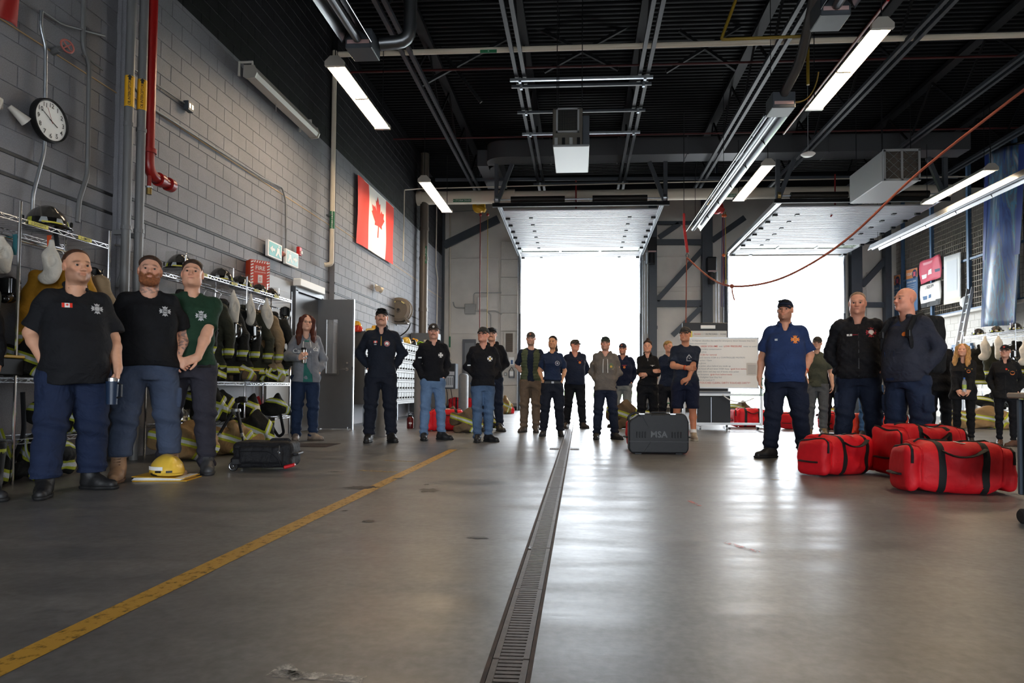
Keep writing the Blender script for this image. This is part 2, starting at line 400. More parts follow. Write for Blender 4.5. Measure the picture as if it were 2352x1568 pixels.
stripe('floor_mark', flo(1664, 1245), flo(1742, 1268), .035, M_RL, 'faint red scuff on the open floor, the nearer one')
stripe('floor_mark', flo(1582, 1150), flo(1608, 1162), .03, M_RL, 'faint red scuff on the open floor, the farther one')
stripe('floor_mark', flo(2050, 1102), flo(2200, 1106), .025, M_WL, 'pale scrape on the floor by the red bags')
def stain(x, y, w, d, seed, label):
    r = random.Random(seed); c = flo(x, y); mb = MB(); n = 18
    ring = [(c.x+w*math.cos(2*PI*i/n)*r.uniform(.45, 1.1), c.y+d*math.sin(2*PI*i/n)*r.uniform(.45, 1.1), .0025) for i in range(n)]
    mb.add([(c.x, c.y, .0025)]+ring, [(0, 1+i, 1+(i+1) % n) for i in range(n)])
    return tag(mb.build('water_stain', M_WET), label, 'stain')
stain(830, 1120, .16, .12, 1, 'dark wet blot left of the yellow line, largest of the near row')
stain(985, 1126, .09, .12, 2, 'dark wet blot right of the yellow line, with a ragged edge')
stain(848, 1197, .05, .035, 3, 'small wet spot between yellow line and drain, pointed')
stain(1100, 1235, .07, .03, 4, 'wet streak near the drain channel on open floor')
stain(791, 1173, .025, .02, 5, 'tiny wet dot on the yellow line')
stain(916, 1099, .06, .05, 6, 'wet blot crossing the yellow line')
stain(770, 1083, .05, .04, 7, 'small wet blot left of the yellow line by the suitcase')
stain(1217, 1258, .012, .03, 8, 'wet dot on the drain cover')
stain(980, 1113, .03, .05, 9, 'small wet fleck above the ragged blot')
# grate mat by the door
gm = thing('floor_grate', 'rusty steel grating set in the floor under the woman in the grey hoodie', 'grate', flo(705, 1022))
mb = MB()
for k in range(30): mb.box((-.36+.025*k, 0, .004), (.006, .55, .008))
for k in range(20): mb.box((0, -.27+.0285*k, .003), (.74, .005, .006))
mb.build('bars', M_RUST, gm); MB().box((0, 0, .0008), (.76, .57, .0012)).build('pit', M_BLACK, gm)
ap = MB(); ap.box((3, 47, -.06), (90, 45.3, .1)); ap.build('ground_apron', mat('bright_concrete', 'b9b7b3', .8, noise=.05), kind='structure')
ap = MB(); ap.box((3, 150, -.04), (400, 170, .1)); ap.build('ground_field', mat('pale_grass', '7f9a62', .9, noise=.2, nscale=.4), kind='structure')
ap = MB(); ap.box((3, -40, -.06), (120, 61, .1)); ap.build('ground_forecourt', MATS['bright_concrete'], kind='structure')

# ------------------------------------------------------------------ left wall of concrete blocks
BL, BH, Z0 = .4064, .2032, 2.915-14*.2032
SEG = [(-9.2, 6.9, -5.15), (6.9, 12.88, -5.03), (12.88, 20.2, -4.93), (20.2, 24.0, -5.03)]
WT = 8.0
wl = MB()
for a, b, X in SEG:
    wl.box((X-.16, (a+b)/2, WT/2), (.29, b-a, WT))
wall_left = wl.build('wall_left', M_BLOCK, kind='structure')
GROOVE = (2.915, 2.915-BH)
def block_mesh(l, h, d=.0075, c=.004):
    mb = MB(); y, z = l/2, h/2
    mb.add([(0, -y, -z), (0, y, -z), (0, y, z), (0, -y, z), (d, -y+c, -z+c), (d, y-c, -z+c), (d, y-c, z-c), (d, -y+c, z-c)],
           [(4, 5, 6, 7), (0, 1, 5, 4), (1, 2, 6, 5), (2, 3, 7, 6), (3, 0, 4, 7)])
    return mb
bm_full = block_mesh(BL-.004, BH-.004).mesh('block'); bm_full.materials.append(M_BLOCK)
bm_short = block_mesh(BL-.005, BH-.036).mesh('block'); bm_short.materials.append(M_BLOCK)
bm_half = block_mesh(BL/2-.005, BH-.005).mesh('block'); bm_half.materials.append(M_BLOCK)
cand = []
for a, b, X in SEG:
    base = 6.865 if X == -5.03 and a < 10 else a
    for n in range(-1, 39):
        z = Z0+n*BH
        if z < 1.5: continue
        off = 0 if n % 2 == 0 else BL/2
        k0 = int(math.floor((max(a, 2.5)-base-off)/BL))
        y = base+off+k0*BL
        while y < b-.02:
            y0, y1 = max(y, a), min(y+BL, b)
            if y1-y0 > .1 and y1 > 3.0: cand.append(((y1-y0)/((y0+y1)/2)**2, X, y0, y1, z))
            y += BL
def px_of(X, Y, Z):
    d = np.array([X, Y, Z-CAMH]); w = d@CF; return PPX+FPX*(d@CR)/w, PPY-FPX*(d@CU)/w
vis = []
for c in cand:
    x, y = px_of(c[1], (c[2]+c[3])/2, c[4]+BH/2)
    vis.append((x > -10 and -20 < y < 700 and 2.3 < c[4] < 5.7, c))
order = sorted([c for v, c in vis if v and c[3]-c[2] > .39], key=lambda c: -c[0])
single = set(id(c) for c in order[:300])
rest = MB()
for v, c in vis:
    s, X, y0, y1, z = c
    cut = any(abs(z+BH-gz) < .01 for gz in GROOVE)
    if id(c) in single:
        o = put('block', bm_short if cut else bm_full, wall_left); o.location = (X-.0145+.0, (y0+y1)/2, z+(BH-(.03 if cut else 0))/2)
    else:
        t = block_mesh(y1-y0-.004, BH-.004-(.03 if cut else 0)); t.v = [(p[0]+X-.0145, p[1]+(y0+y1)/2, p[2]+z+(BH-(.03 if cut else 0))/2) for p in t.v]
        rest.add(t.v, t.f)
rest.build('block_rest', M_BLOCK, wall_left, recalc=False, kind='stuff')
# black strips paint the reveals' shade; the ledge's tan paints caught lamp light
gm_ = MB(); tl = MB()
for a, b, X in SEG:
    for gz in GROOVE: gm_.box((X-.008, (a+b)/2, gz-.016), (.014, b-a-.03, .026))
    tl.box((X-.002, (a+b)/2, 4.055), (.008, b-a, .012))
gm_.build('reveal', M_BLACK, wall_left); tl.build('ledge', mat('tan_sealant', 'b99a72', .7), wall_left)
# bullnose return at the first step
mb = MB(); mb.tube([(-5.075, 6.93, 0), (-5.075, 6.93, WT)], .05, 12); mb.build('trim_1', M_BLOCK, kind='structure', smooth=40)
# closed steel door frame behind the rack end
# ------------------------------------------------------------------ far wall with two openings
mb = MB(); xs = [-6.0, DOORS[0][0]-.1, DOORS[0][1]+.1, DOORS[1][0]-.1, DOORS[1][1]+.1, 16.]
for i in (0, 2, 4): mb.box(((xs[i]+xs[i+1])/2, FARY+.15, 4.2), (xs[i+1]-xs[i], .3, 8.4))
for i in (1, 3): mb.box(((xs[i]+xs[i+1])/2, FARY+.15, (5.62+8.4)/2), (xs[i+1]-xs[i], .3, 8.4-5.62))
wall_far = mb.build('wall_far', M_BEIGE, kind='structure')
mb = MB()
x0, x1 = aty(1150, 700, 23.9).x, aty(1196, 700, 23.9).x
for k in range(9):
    z = .25+k*.66
    mb2 = MB().box(((x0+x1)/2, 23.93, z+.33), (x1-x0, .14, .65), bev=.008); mb2.build('panel', M_WBLOCK, wall_far)
for (xa, xb, za, zb) in ((2.75, 4.35, .1, 2.0), (2.75, 4.35, 2.15, 4.35), (2.75, 4.35, 4.5, 5.6), (-4.85, -3.0, .1, 2.75), (-4.85, -3.0, 2.8, 5.6), (10.15, 11.0, .1, 2.45), (10.15, 11.0, 2.6, 5.0)):
    MB().box(((xa+xb)/2, 23.985, (za+zb)/2), (xb-xa, .03, zb-za), bev=.01).build('panel', M_BEIGE, wall_far)
mb = MB()
for a, b in ((-5.0, -2.3), (2.3, 5.1), (9.4, 11.2)): mb.box(((a+b)/2, 23.96, .07), (b-a, .08, .14))
mb.build('baseboard_far', mat('dark_base_paint', '3f3c3a', .6), kind='structure')
# door jambs (galvanised angle + dark frame)
n = 0
for a, b, t in DOORS:
    for X, s in ((a, -1), (b, 1)):
        n += 1
        j = MB(); j.box((X+s*.05, 23.9, 2.8), (.10, .42, 5.6)); jo = j.build('trim_%d' % (n+1), M_STEEL, kind='structure')
        MB().box((X+s*.015, 23.66, 2.75), (.03, .07, 5.5)).build('track', M_GALV, jo)
        MB().box((X+s*.13, 23.8, 2.8), (.04, .06, 5.6)).build('angle', M_GALV, jo)
# steel frame against the far wall
def steel(name, pts, w, h, label, Y=23.75, up=(0, 1, 0)):
    a, b = [aty(x, y, Y) for x, y in pts]
    mb = MB(); mb.bar(a, b, w, h, up); return tag(mb.build(name, M_STEEL), label, 'steel frame', kind='structure')
def vcol(xa, xb, ztop, label, Y=23.72):
    A, B = aty(xa, 800, Y).x, aty(xb, 800, Y).x
    mb = MB(); mb.box(((A+B)/2, Y, ztop/2), (B-A, .26, ztop)); o = mb.build('steel_column', M_STEEL, kind='structure'); tag(o, label, 'column')
    MB().box(((A+B)/2, Y, .15), (B-A+.08, .34, .3)).build('base', M_STEEL, o)
    MB().box(((A+B)/2, Y-.14, 3.0), (B-A+.03, .03, .12)).build('splice_plate', M_STEEL, o)
vcol(1490, 1508, 8, 'dark steel column just right of the left bay door')
vcol(1612, 1636, 8, 'dark steel column just left of the right bay door')
vcol(1000, 1018, 8, 'dark steel column in the corner beside the block wall')
vcol(1954, 1979, 8, 'dark steel column just right of the right bay door')
vcol(2032, 2046, 8, 'dark steel column in the far corner by the mesh screen')
for q, w, lab in (([(1508, 556), (1612, 556)], .2, 'upper cross beam between the two bay doors'), ([(1508, 697), (1612, 697)], .24, 'lower cross beam between the two bay doors'),
               ([(1508, 512), (1612, 512)], .12, 'top cross beam between the two bay doors'),
               ([(1508, 690), (1614, 573)], .18, 'long diagonal brace between the two bay doors'), ([(1514, 545), (1560, 514)], .18, 'short diagonal brace above the left door motor'),
               ([(1636, 552), (1710, 500)], .2, 'diagonal brace running behind the right bay door track'),
               ([(1545, 770), (1612, 705)], .18, 'diagonal brace low behind the display board'),
               ([(1020, 563), (1145, 503)], .28, 'diagonal brace from the corner column to the left bay door'), ([(1980, 655), (2040, 590)], .2, 'diagonal brace beside the mesh screen'),
               ([(1979, 700), (2034, 700)], .18, 'cross beam at the far right corner'), ([(1979, 556), (2034, 556)], .12, 'upper cross beam at the far right corner')):
    steel('steel_brace', q, w, .12, lab)
# ------------------------------------------------------------------ right side: white block wall, mezzanine behind mesh
RX = 11.25; MZ = 3.05
mb = MB(); mb.box((RX+.15, 7.4, MZ/2), (.28, 33.2, MZ)); wall_right = mb.build('wall_right', M_WBLOCK, kind='structure')
bw = block_mesh(BL-.004, BH-.004).mesh('block'); bw.materials.append(M_WBLOCK)
n = 0
for r in range(5):
    for k in range(26):
        y = 14.2+(k+.5*(r % 2))*BL
        if y+BL > 24: continue
        o = put('block', bw, wall_right); o.location = (RX+.008, y+BL/2, MZ-BH*(r+.5)-.02); o.scale = (-1, 1, 1)
mb = MB(); mb.box((RX-.04, 7.4, MZ+.03), (.3, 33.2, .07)); mb.build('trim_6', M_WBLOCK, kind='structure')
mb = MB(); mb.box((RX+2.2, 7.4, MZ-.05), (4.3, 33.2, .1)); mb.build('floor_mezzanine', M_DARK, kind='structure')
mb = MB(); mb.box((RX+4.4, 7.4, 5.6), (.2, 33.2, 5.1)); mb.build('wall_mezzanine', mat('brown_dark_wall', '4a423c', .8), kind='structure')
mb = MB(); mb.box((RX+4.4, 7.4, 1.5), (.2, 33.2, 3.1)); mb.build('wall_outer', M_DARK, kind='structure')
M_BLUE = mat('blue_grey_frame_paint', '4d6a8a', .45)
MR = MB()
sc = thing('mesh_screen', 'blue framed woven wire screen along the mezzanine edge', 'screen', (RX, 14, MZ))
posts = [2041, 2079, 2146, 2232, 2340, 2470, 2640]; PY = [atx(x, 700, RX).y for x in posts]
for y in PY: MB().box((RX-.05, y, 5.2), (.1, .1, 4.3)).build('post', M_BLUE, sc, world=True)
for z in (MZ+.1, MZ+1.55, MZ+3.05): MB().box((RX-.05, (PY[0]+PY[-1])/2, z), (.06, PY[0]-PY[-1], .06)).build('rail', M_BLUE, sc, world=True)
M_WIRE = mat('dull_wire', '8b7f72', .5, .6)
for i in range(len(PY)-1):
    mb = MB(); y1, y0 = PY[i], PY[i+1]
    k = int((y1-y0)/.10)
    for j in range(1, k): mb.box((RX-.03, y0+(y1-y0)*j/k, MZ+1.6), (.006, .006, 3.05))
    for j in range(1, 20): mb.box((RX-.036, (y0+y1)/2, MZ+.1+.155*j), (.007, y1-y0, .007))
    mb.build('wire_panel', M_WIRE, sc, world=True)
# ------------------------------------------------------------------ back wall (behind the camera) with its own open bay doors
mb = MB(); xs = [-6., BACKDOORS[0][0], BACKDOORS[0][1], BACKDOORS[1][0], BACKDOORS[1][1], 16.]
for i in (0, 2, 4): mb.box(((xs[i]+xs[i+1])/2, BACKY-.15, 4.2), (xs[i+1]-xs[i], .3, 8.4))
for i in (1, 3): mb.box(((xs[i]+xs[i+1])/2, BACKY-.15, 6.0), (xs[i+1]-xs[i], .3, 4.8))
mb.build('wall_back', M_BEIGE, kind='structure')
# ------------------------------------------------------------------ roof deck, joists, beams
mb = MB(); y = BACKY; P = []
while y < FARY+.3:
    P += [(y, 8.0), (y+.055, 8.0), (y+.075, 8.045), (y+.13, 8.045)]; y += .15
mb.rings([[(-5.3, p[0], p[1]), (16., p[0], p[1])] for p in P], False, False)
mb.build('ceiling', M_DECK, recalc=False, kind='structure')
MB().box((5.3, 7.5, 8.2), (21.6, 33.6, .2)).build('roof_slab', M_DECK, kind='structure')
JX = [-3.15, -1.17, 1.2, 3.5, 5.7, 8.0, 10.2]; JZ = 6.85
ch = MB(); ch.box((0, 0, 0), (.07, 25.2, .07)); chm = ch.mesh('bottom_chord'); chm.materials.append(mat('joist_paint', '2a2e34', .5, spec=.3))
wb = MB(); wb.bar((0, -.52, 0), (0, .52, .98), .04, .04); wbm = wb.mesh('web_bar'); wbm.materials.append(M_DARK)
jl = ['at the block wall side', 'left of the hanging heater', 'right of the hanging heater', 'over the long tube heater', 'over the right bay door', 'beside the louvred heater', 'along the mezzanine edge']
for i, X in enumerate(JX):
    j = thing('roof_joist', 'black open web roof joist '+jl[i], 'roof joist', (X, 7.6, JZ), group='roof joists under the black deck', kind='structure')
    for s in (-1, 1): put('bottom_chord', chm, j).location = (s*.075, 0, 0)
    MB().box((0, 0, 1.03), (.2, 25.2, .1)).build('top_chord', M_DARK, j)
    for k in range(24):
        w = put('web_bar', wbm, j); w.location = (0, -12+k*1.04+.52, .02)
        if k % 2: w.rotation_euler = (0, 0, PI)
def girder(name, a, b, w, h, m, label, cat='beam'):
    mb = MB(); mb.bar(a, b, w, h); return tag(mb.build(name, m), label, cat, kind='structure')
girder('roof_beam', (-5, 20.4, 7.15), (11.3, 20.4, 7.15), .3, .55, M_DARK, 'deep dark roof beam above the storm drain pipe')
girder('roof_beam', (-5, 2.0, 7.4), (11.3, 2.0, 7.4), .3, .6, M_DARK, 'deep dark roof beam over the camera end')
girder('ceiling_strut', aty(1000, 413, 19.0), aty(2200, 406, 19.0), .06, .08, M_STEEL, 'thin steel strut spanning the hall under the joists')
# cross struts between the middle joists
for i, (y, lab) in enumerate(((162, 'nearest and lowest'), (178, 'second'), (240, 'third, above the heater'), (292, 'fourth, behind the heater'), (411, 'farthest'))):
    Y = (JZ-CAMH)*FPX/(892-y); mb = MB(); t = thing('cross_strut', 'galvanised strut across the two middle joists, '+lab, 'strut', (0, Y, JZ-.08))
    MB().box((0, 0, 0), (2.75, .05, .05)).build('channel', M_GALV if i in (0, 3) else M_STEEL, t)
    for s in (-1, 1): MB().box((s*1.2+.02, -.02, -.02), (.05, .07, .09)).build('clip', M_GALV, t)
for i, (x0, y0, x1, y1) in enumerate(((1010, 110, 1105, 235), (960, 200, 1165, 88), (1230, 62, 1420, 160), (1480, 40, 1250, 165), (1560, 70, 1690, 160), (1700, 60, 1530, 165))):
    a, b = aty(x0, y0, 13.0), aty(x1, y1, 13.2)
    mb = MB(); mb.bar(a, b, .06, .06); tag(mb.build('bridging_bar', M_DARK), 'thin dark bridging bar crossing between joists, %s' % ['near the left lamp, falling', 'near the left lamp, rising', 'left of the drain pipe crossing, falling', 'left of the drain pipe crossing, rising', 'over the tube heater, falling', 'over the tube heater, rising'][i], 'brace', kind='structure')

# ------------------------------------------------------------------ lamps, heaters and pipes
def pipe(name, label, pts, r, m, cat='pipe', n=8, rr=.06, clamps=(), kind=None):
    P = bend([Vector(p) for p in pts], rr) if len(pts) > 2 else [Vector(p) for p in pts]
    t = thing(name, label, cat, tuple(P[0]), kind=kind)
    MB().tube(P, r, n).build('run', m, t, smooth=50, world=True)
    for q in clamps:
        q = Vector(q); MB().box(q, (.02 if abs(m_dir(P).x) > .5 else r*2.6, r*2.6, .025)).build('clamp', m, t, world=True)
    return t
def m_dir(P): return (P[-1]-P[0]).normalized()
M_LAMPH = mat('lamp_housing_grey', 'a8a39b', .4, .2)
M_TUBE = mat('lamp_tube_glow', 'ffffff', .5, emit='ffe4bf', estr=LAMP_POWER)
hs = MB()
prof = [(-.13, -.035), (-.135, -.02), (-.075, .06), (.075, .06), (.135, -.02), (.13, -.035), (.115, -.015), (.07, .045), (-.07, .045), (-.115, -.015)]
hs.prism(prof, (0, -1.22, 0), (1, 0, 0), (0, 0, 1), (0, 2.44, 0)); hsm = hs.mesh('housing'); hsm.materials.append(M_LAMPH)
tb = MB()
tb.tube([(0, -.585, 0), (0, .585, 0)], .022, 8); tbm = tb.mesh('tube'); tbm.materials.append(M_TUBE)
ec = MB(); ec.prism([(-.14, -.045), (-.14, .02), (-.06, .10), (.06, .10), (.14, .02), (.14, -.045)], (0, -.03, 0), (1, 0, 0), (0, 0, 1), (0, .06, 0)); ecm = ec.mesh('end_cap'); ecm.materials.append(M_LAMPH)
sk = MB(); sk.box((0, 0, .0), (.2, .05, .05)); skm = sk.mesh('lamp_socket'); skm.materials.append(mat('socket_white', 'd8d0c4', .5))
hk = MB(); hk.tube([(0, 0, .06), (0, 0, 1.45)], .008, 5); hkm = hk.mesh('hanger'); hkm.materials.append(M_DARK)
def lamp(x, ynear, yfar, z, label):
    L = yfar-ynear; k = L/2.44
    t = thing('ceiling_lamp', label, 'lamp', (x, (ynear+yfar)/2, z), group='twin tube lamps hanging in rows')
    o = put('housing', hsm, t); o.scale = (1, k, 1)
    for s in (-1, 1):
        put('end_cap', ecm, t).location = (0, s*1.22*k, 0); put('hanger', hkm, t).location = (0, s*1.2*k, 0)
        for q in (-.055, .055):
            b = put('tube', tbm, t); b.location = (q, s*.61*k, .008); b.scale = (1, k, 1)
    for s in (-1, 0, 1): put('lamp_socket', skm, t).location = (0, s*1.2*k, .012)
lamp(-3.53, 9.1, 11.4, 5.45, 'glowing twin tube lamp hung left, the larger one on that side')
lamp(-3.5, 14.4, 16.95, 5.45, 'glowing twin tube lamp hung left, the smaller one near the flag')
lamp(3.83, 8.5, 10.95, 5.45, 'glowing twin tube lamp high at upper right, the largest in view')
lamp(3.85, 13.66, 16.2, 5.45, 'glowing twin tube lamp above the red reel')
lamp(8.55, 14.15, 16.7, 5.45, 'glowing twin tube lamp beside the long reflector at the mezzanine')
for x, a, w in ((3.83, 3.2, 'middle'), (8.55, 8.7, 'right')):
    lamp(x, a, a+2.44, 5.45, 'twin tube lamp of the %s row just outside the picture' % w)

# gas tube heaters with polished reflectors
M_REFL = mat('polished_reflector', 'b9bcc0', .25, .95)
M_TUBEM = mat('heater_tube_steel', '6f7276', .35, .9)
def tube_heater(label, x, y0, y1, z, box_at, w=.40):
    t = thing('tube_heater', label, 'heater', (x, y0, z))
    for s in (-1, 1):
        mb = MB(); pr = [(0.02*s, .12), (s*w*.3, .10), (s*w*.5, -.06), (s*w*.5-.004*s, -.065), (s*w*.3-.01*s, .085), (.02*s, .105)]
        mb.prism(pr, (x, y0, z), (1, 0, 0), (0, 0, 1), (0, y1-y0, 0)); mb.build('reflector', M_REFL, t, world=True)
    MB().tube([(x, y0-.05, z), (x, y1+.02, z)], .055, 12).build('radiant_tube', M_TUBEM, t, smooth=40, world=True)
    for y in (y0+.3, (y0+y1)/2, y1-.3): MB().tube([(x, y, z+.12), (x, y, 8.0)], .006, 4).build('hanger', M_DARK, t, world=True)
    k = int((y1-y0)/1.3)
    for i in range(k+1):
        y = y0+(y1-y0)*i/k
        MB().tube([(x-w*.5, y, z-.06), (x-w*.25, y, z+.06), (x, y, z+.13), (x+w*.25, y, z+.06), (x+w*.5, y, z-.06)], .008, 5).build('bracket', M_DARK, t, world=True)
    if box_at is not None:
        yb = box_at; b = MB().box((x, yb, z+.03), (.36, .38, .26), bev=.01).build('burner_box', M_STEEL, t, world=True)
        MB().box((x, yb-.195, z-.02), (.3, .006, .05)).build('label_strip', mat('pinkish_label', 'b99a98', .6), b, world=True)
    return t
tube_heater('long polished tube heater hanging between the two bay doors', 3.22, 10.95, 18.9, 5.38, 10.72)
tube_heater('tube heater with burner box at the top edge above the left lamp', -2.95, 2.2, 8.35, 5.4, 8.6)
tube_heater('tube heater with burner box at the top edge, upper right', 3.05, 2.0, 7.9, 5.4, 8.15)
tube_heater('long polished tube heater running along the mezzanine screen', 8.95, 9.5, 20.6, 5.15, None, .34)
pipe('flue_pipe', 'dark flue pipe rising from the long heater burner', [(3.22, 10.6, 5.5), (3.3, 10.0, 5.75), (3.25, 9.2, 6.3), (3.2, 8.4, 7.9)], .075, M_TUBEM, n=12, rr=.2)
pipe('flue_pipe', 'dark flue elbow beside the burner box at the top left', [(-2.75, 8.7, 5.5), (-2.35, 8.75, 5.55), (-2.3, 8.7, 7.9)], .09, M_TUBEM, n=12, rr=.2)
pipe('gas_pipe', 'yellow gas pipe with a drop leg above the long heater', [aty(1690, 0, 10.2), aty(1656, 91, 10.2), aty(1855, 83, 10.2), aty(1856, 195, 10.2)], .025, mat('yellow_gas_paint', '8d7420', .5), rr=.04)
pipe('gas_hose', 'thin brass coloured gas hose looping to the long heater burner', arc3(aty(1805, 230, 10.6), aty(1868, 252, 10.6), aty(1880, 165, 10.4), 10), .014, mat('brass_hose', '8a6d2e', .4, .5))
# unit heaters
M_UH = mat('heater_cabinet_grey', '9d9fa2', .45, .2)
M_UHD = mat('heater_front_dark', '5a564f', .5)
def grille(t, x0, x1, z0, z1, y, nv, nh, m, w=.006, name='grille'):
    mb = MB()
    for i in range(nv+1): mb.box((x0+(x1-x0)*i/nv, y, (z0+z1)/2), (w, .01, z1-z0))
    for i in range(nh+1): mb.box(((x0+x1)/2, y-.004, z0+(z1-z0)*i/nh), (x1-x0, .01, w))
    return mb.build(name, m, t, world=True, kind='stuff')
t = thing('unit_heater', 'grey box heater with a grille, hung on chains between the middle joists', 'heater', (-.17, 11.3, 5.0))
MB().box((-.17, 12.0, 5.0+.02), (.63, 1.4, .04), bev=.01).build('bottom_tray', M_UH, t, world=True)  # paler than the cabinet: floor light on the underside put into its grey
MB().box((-.23, 11.7, 5.36), (.52, .75, .66), bev=.015).build('cabinet', M_UHD, t, world=True)
MB().box((.09, 11.95, 5.3), (.12, 1.2, .52), bev=.01).build('control_side', M_STEEL, t, world=True)
grille(t, -.40, -.06, 5.28, 5.64, 11.315, 12, 18, M_DARK)
fr = MB()
for a in ((-.23, 5.665, .40, .03), (-.23, 5.265, .40, .03)): fr.box((a[0], 11.31, a[1]), (a[2], .03, a[3]))
for x in (-.415, -.045): fr.box((x, 11.31, 5.465), (.03, .03, .43))
fr.build('grille_frame', M_UH, t, world=True)
for k in range(4): MB().box((-.43+.13*k, 11.31, 5.1), (.055, .02, .12)).build('louvre', M_UH if k % 2 == 0 else M_DARK, t, world=True)
for x, y in ((-.42, 11.4), (.02, 11.4), (-.42, 12.3), (.02, 12.3)): MB().tube([(x, y, 5.68), (x, y, 8.0)], .008, 5).build('chain', M_DARK, t, world=True)
t = thing('unit_heater', 'large louvred box heater hanging above the right bay door', 'heater', (6.75, 14.2, 5.2))
MB().box((6.75, 15.05, 5.55), (.76, 1.7, .66), bev=.015).build('cabinet', M_UH, t, world=True)
MB().box((6.75, 14.19, 5.55), (.66, .02, .56)).build('core', mat('copper_fins', '4a3d33', .5), t, world=True)
grille(t, 6.42, 7.08, 5.27, 5.83, 14.17, 2, 24, M_UHD, .008, 'louvres')
gu = MB()
for sx in (6.58, 6.92):
    for s in (-1, 1):
        for q in (-.18, 0, .18): gu.bar((sx-.15, 14.15, 5.55+q-s*.14), (sx+.15, 14.15, 5.55+q+s*.14), .006, .006)
gu.build('guard', M_GALV, t, world=True, kind='stuff')
gu = MB()
for z in (5.235, 5.865): gu.box((6.75, 14.17, z), (.76, .05, .05))
for x in (6.395, 6.75, 7.105): gu.box((x, 14.17, 5.55), (.045, .05, .66))
gu.build('grille_frame', M_UH, t, world=True)
for k in range(4): MB().box((6.5+.13*k, 15.9, 5.23), (.09, .06, .02)).build('louvre', M_DARK, t, world=True)
for x, y in ((6.45, 14.4), (7.05, 14.4), (6.45, 15.7), (7.05, 15.7)): MB().tube([(x, y, 5.88), (x, y, 8.0)], .008, 5).build('chain', M_DARK, t, world=True)
# rectangular duct across the hall with a bent end
DZ0, DZ1, DY = 6.95, 7.4, 17.2
x0 = aty(1160, 340, DY).x; x1 = aty(2230, 340, DY).x
t = thing('air_duct', 'grey rectangular air duct across the hall bending down at its left end', 'duct', (x0, DY, DZ0))
M_DUCT = mat('duct_grey', '4a4c50', .5, .3)
MB().box(((x0+x1)/2, DY+.3, (DZ0+DZ1)/2), (x1-x0, .6, DZ1-DZ0)).build('straight_run', M_DUCT, t, world=True)
R = []
for i in range(7):
    a = PI/2*i/6; R.append([(x0-.55*math.sin(a)-q*math.sin(a), DY+.3-.3+.0+.6*r_+(.55+q)*(1-math.cos(a))*.9, z) for q, r_, z in ((-.0, 0, DZ0), (.0, 0, DZ1), (.0, 1, DZ1), (.0, 1, DZ0))])
MB().rings(R).build('elbow', M_DUCT, t, world=True, smooth=60)
MB().box((x0-.55, DY+1.75, (DZ0+DZ1)/2), (.6, 2.1, DZ1-DZ0)).build('branch', M_DUCT, t, world=True)
for k in range(6): MB().box((x0+1.2+k*1.8, DY+.3, (DZ0+DZ1)/2), (.04, .64, DZ1-DZ0+.04)).build('flange', M_DUCT, t, world=True)
# drain and sprinkler pipes overhead
def hlabel(t, a, b, h, y, txt, z, cx, m=M_GREEN):
    MB().box((cx, y, z), (a, .006, h)).build('label', m, t, world=True)
    mb = MB(); add_text(mb, txt, h*.8, (cx, y-.005, z), (1, 0, 0), (0, 0, 1), .01); mb.build('lettering', M_WHITE, t, world=True)
SY = 19.5; a = aty(962, 455, SY); b = aty(2183, 437, SY)
t = thing('storm_drain_pipe', 'thick cream storm drain pipe across the hall above the bay doors', 'pipe', tuple(a))
k = a.lerp(b, .18); MB().tube([a, k], .2, 16).build('run', M_PVC, t, smooth=40, world=True); MB().tube([k, b], .165, 16).build('run', M_PVC, t, smooth=40, world=True)
for q in (.0, .18, .62): c = a.lerp(b, q); MB().tube([c-Vector((.1, 0, 0)), c+Vector((.12, 0, 0))], .225 if q < .2 else .19, 16).build('coupling', M_PVC, t, smooth=40, world=True)
c = aty(1062, 461, SY-.21); hlabel(t, .55, 0, .09, SY-.235, '< STORM DRAIN', c.z, c.x)
c = aty(1671, 449, SY-.18); hlabel(t, .5, 0, .085, SY-.19, '< STORM DRAIN', c.z, c.x)
VX = -4.72
t = thing('storm_drain_pipe', 'thick dark vertical drain pipe against the block wall beyond the flag', 'pipe', (VX, SY, 0))
MB().tube([(VX, SY, 0), (VX, SY, 7.9)], .13, 16).build('run', mat('bronze_pipe_paint', '6b6258', .4, .2), t, smooth=40, world=True)
for z in (3.15, 4.7, 5.6): MB().tube([(VX, SY, z-.05), (VX, SY, z+.05)], .145, 16).build('coupling', MATS['bronze_pipe_paint'], t, world=True, smooth=40)
c = aty(958, 585, SY-.1); MB().box((VX+.08, SY-.105, c.z), (.07, .01, .52)).build('label', M_GREEN, t, world=True)
mb = MB(); add_text(mb, 'STORM DRAIN', .06, (VX+.08, SY-.113, c.z), (0, 0, 1), (-1, 0, 0)); mb.build('lettering', M_WHITE, t, world=True)
a, b = aty(778, 125, 11.6), aty(2352, 80, 11.6)
t = pipe('drain_pipe', 'cream drain pipe crossing high under the roof deck', [a, b], .05, M_PVC)
c = aty(1122, 118, 11.55); hlabel(t, .3, 0, .06, 11.545, '<', c.z, c.x)
t = thing('drain_pipe', 'cream vertical drain pipe on the block wall left of the flag', 'pipe', (-4.83, 13.15, 2.9))
q0 = atx(768, 190, -4.83); q1 = atx(764, 608, -4.83)
MB().tube(bend([(-4.83, q0.y, 7.4), (-4.83, q0.y, q1.z), (-4.95, q0.y-.05, q1.z-.02)], .06), .045, 10).build('run', M_PVC, t, smooth=50, world=True)
c = atx(765, 507, -4.83); MB().tube([(-4.83, q0.y, c.z-.17), (-4.83, q0.y, c.z+.17)], .048, 10).build('label', M_GREEN, t, smooth=50, world=True)
mb = MB(); add_text(mb, 'STORM DRAIN', .05, (-4.83+.02, q0.y-.05, c.z), (0, 0, 1), (-1, 0, 0)); mb.build('lettering', M_WHITE, t, world=True)
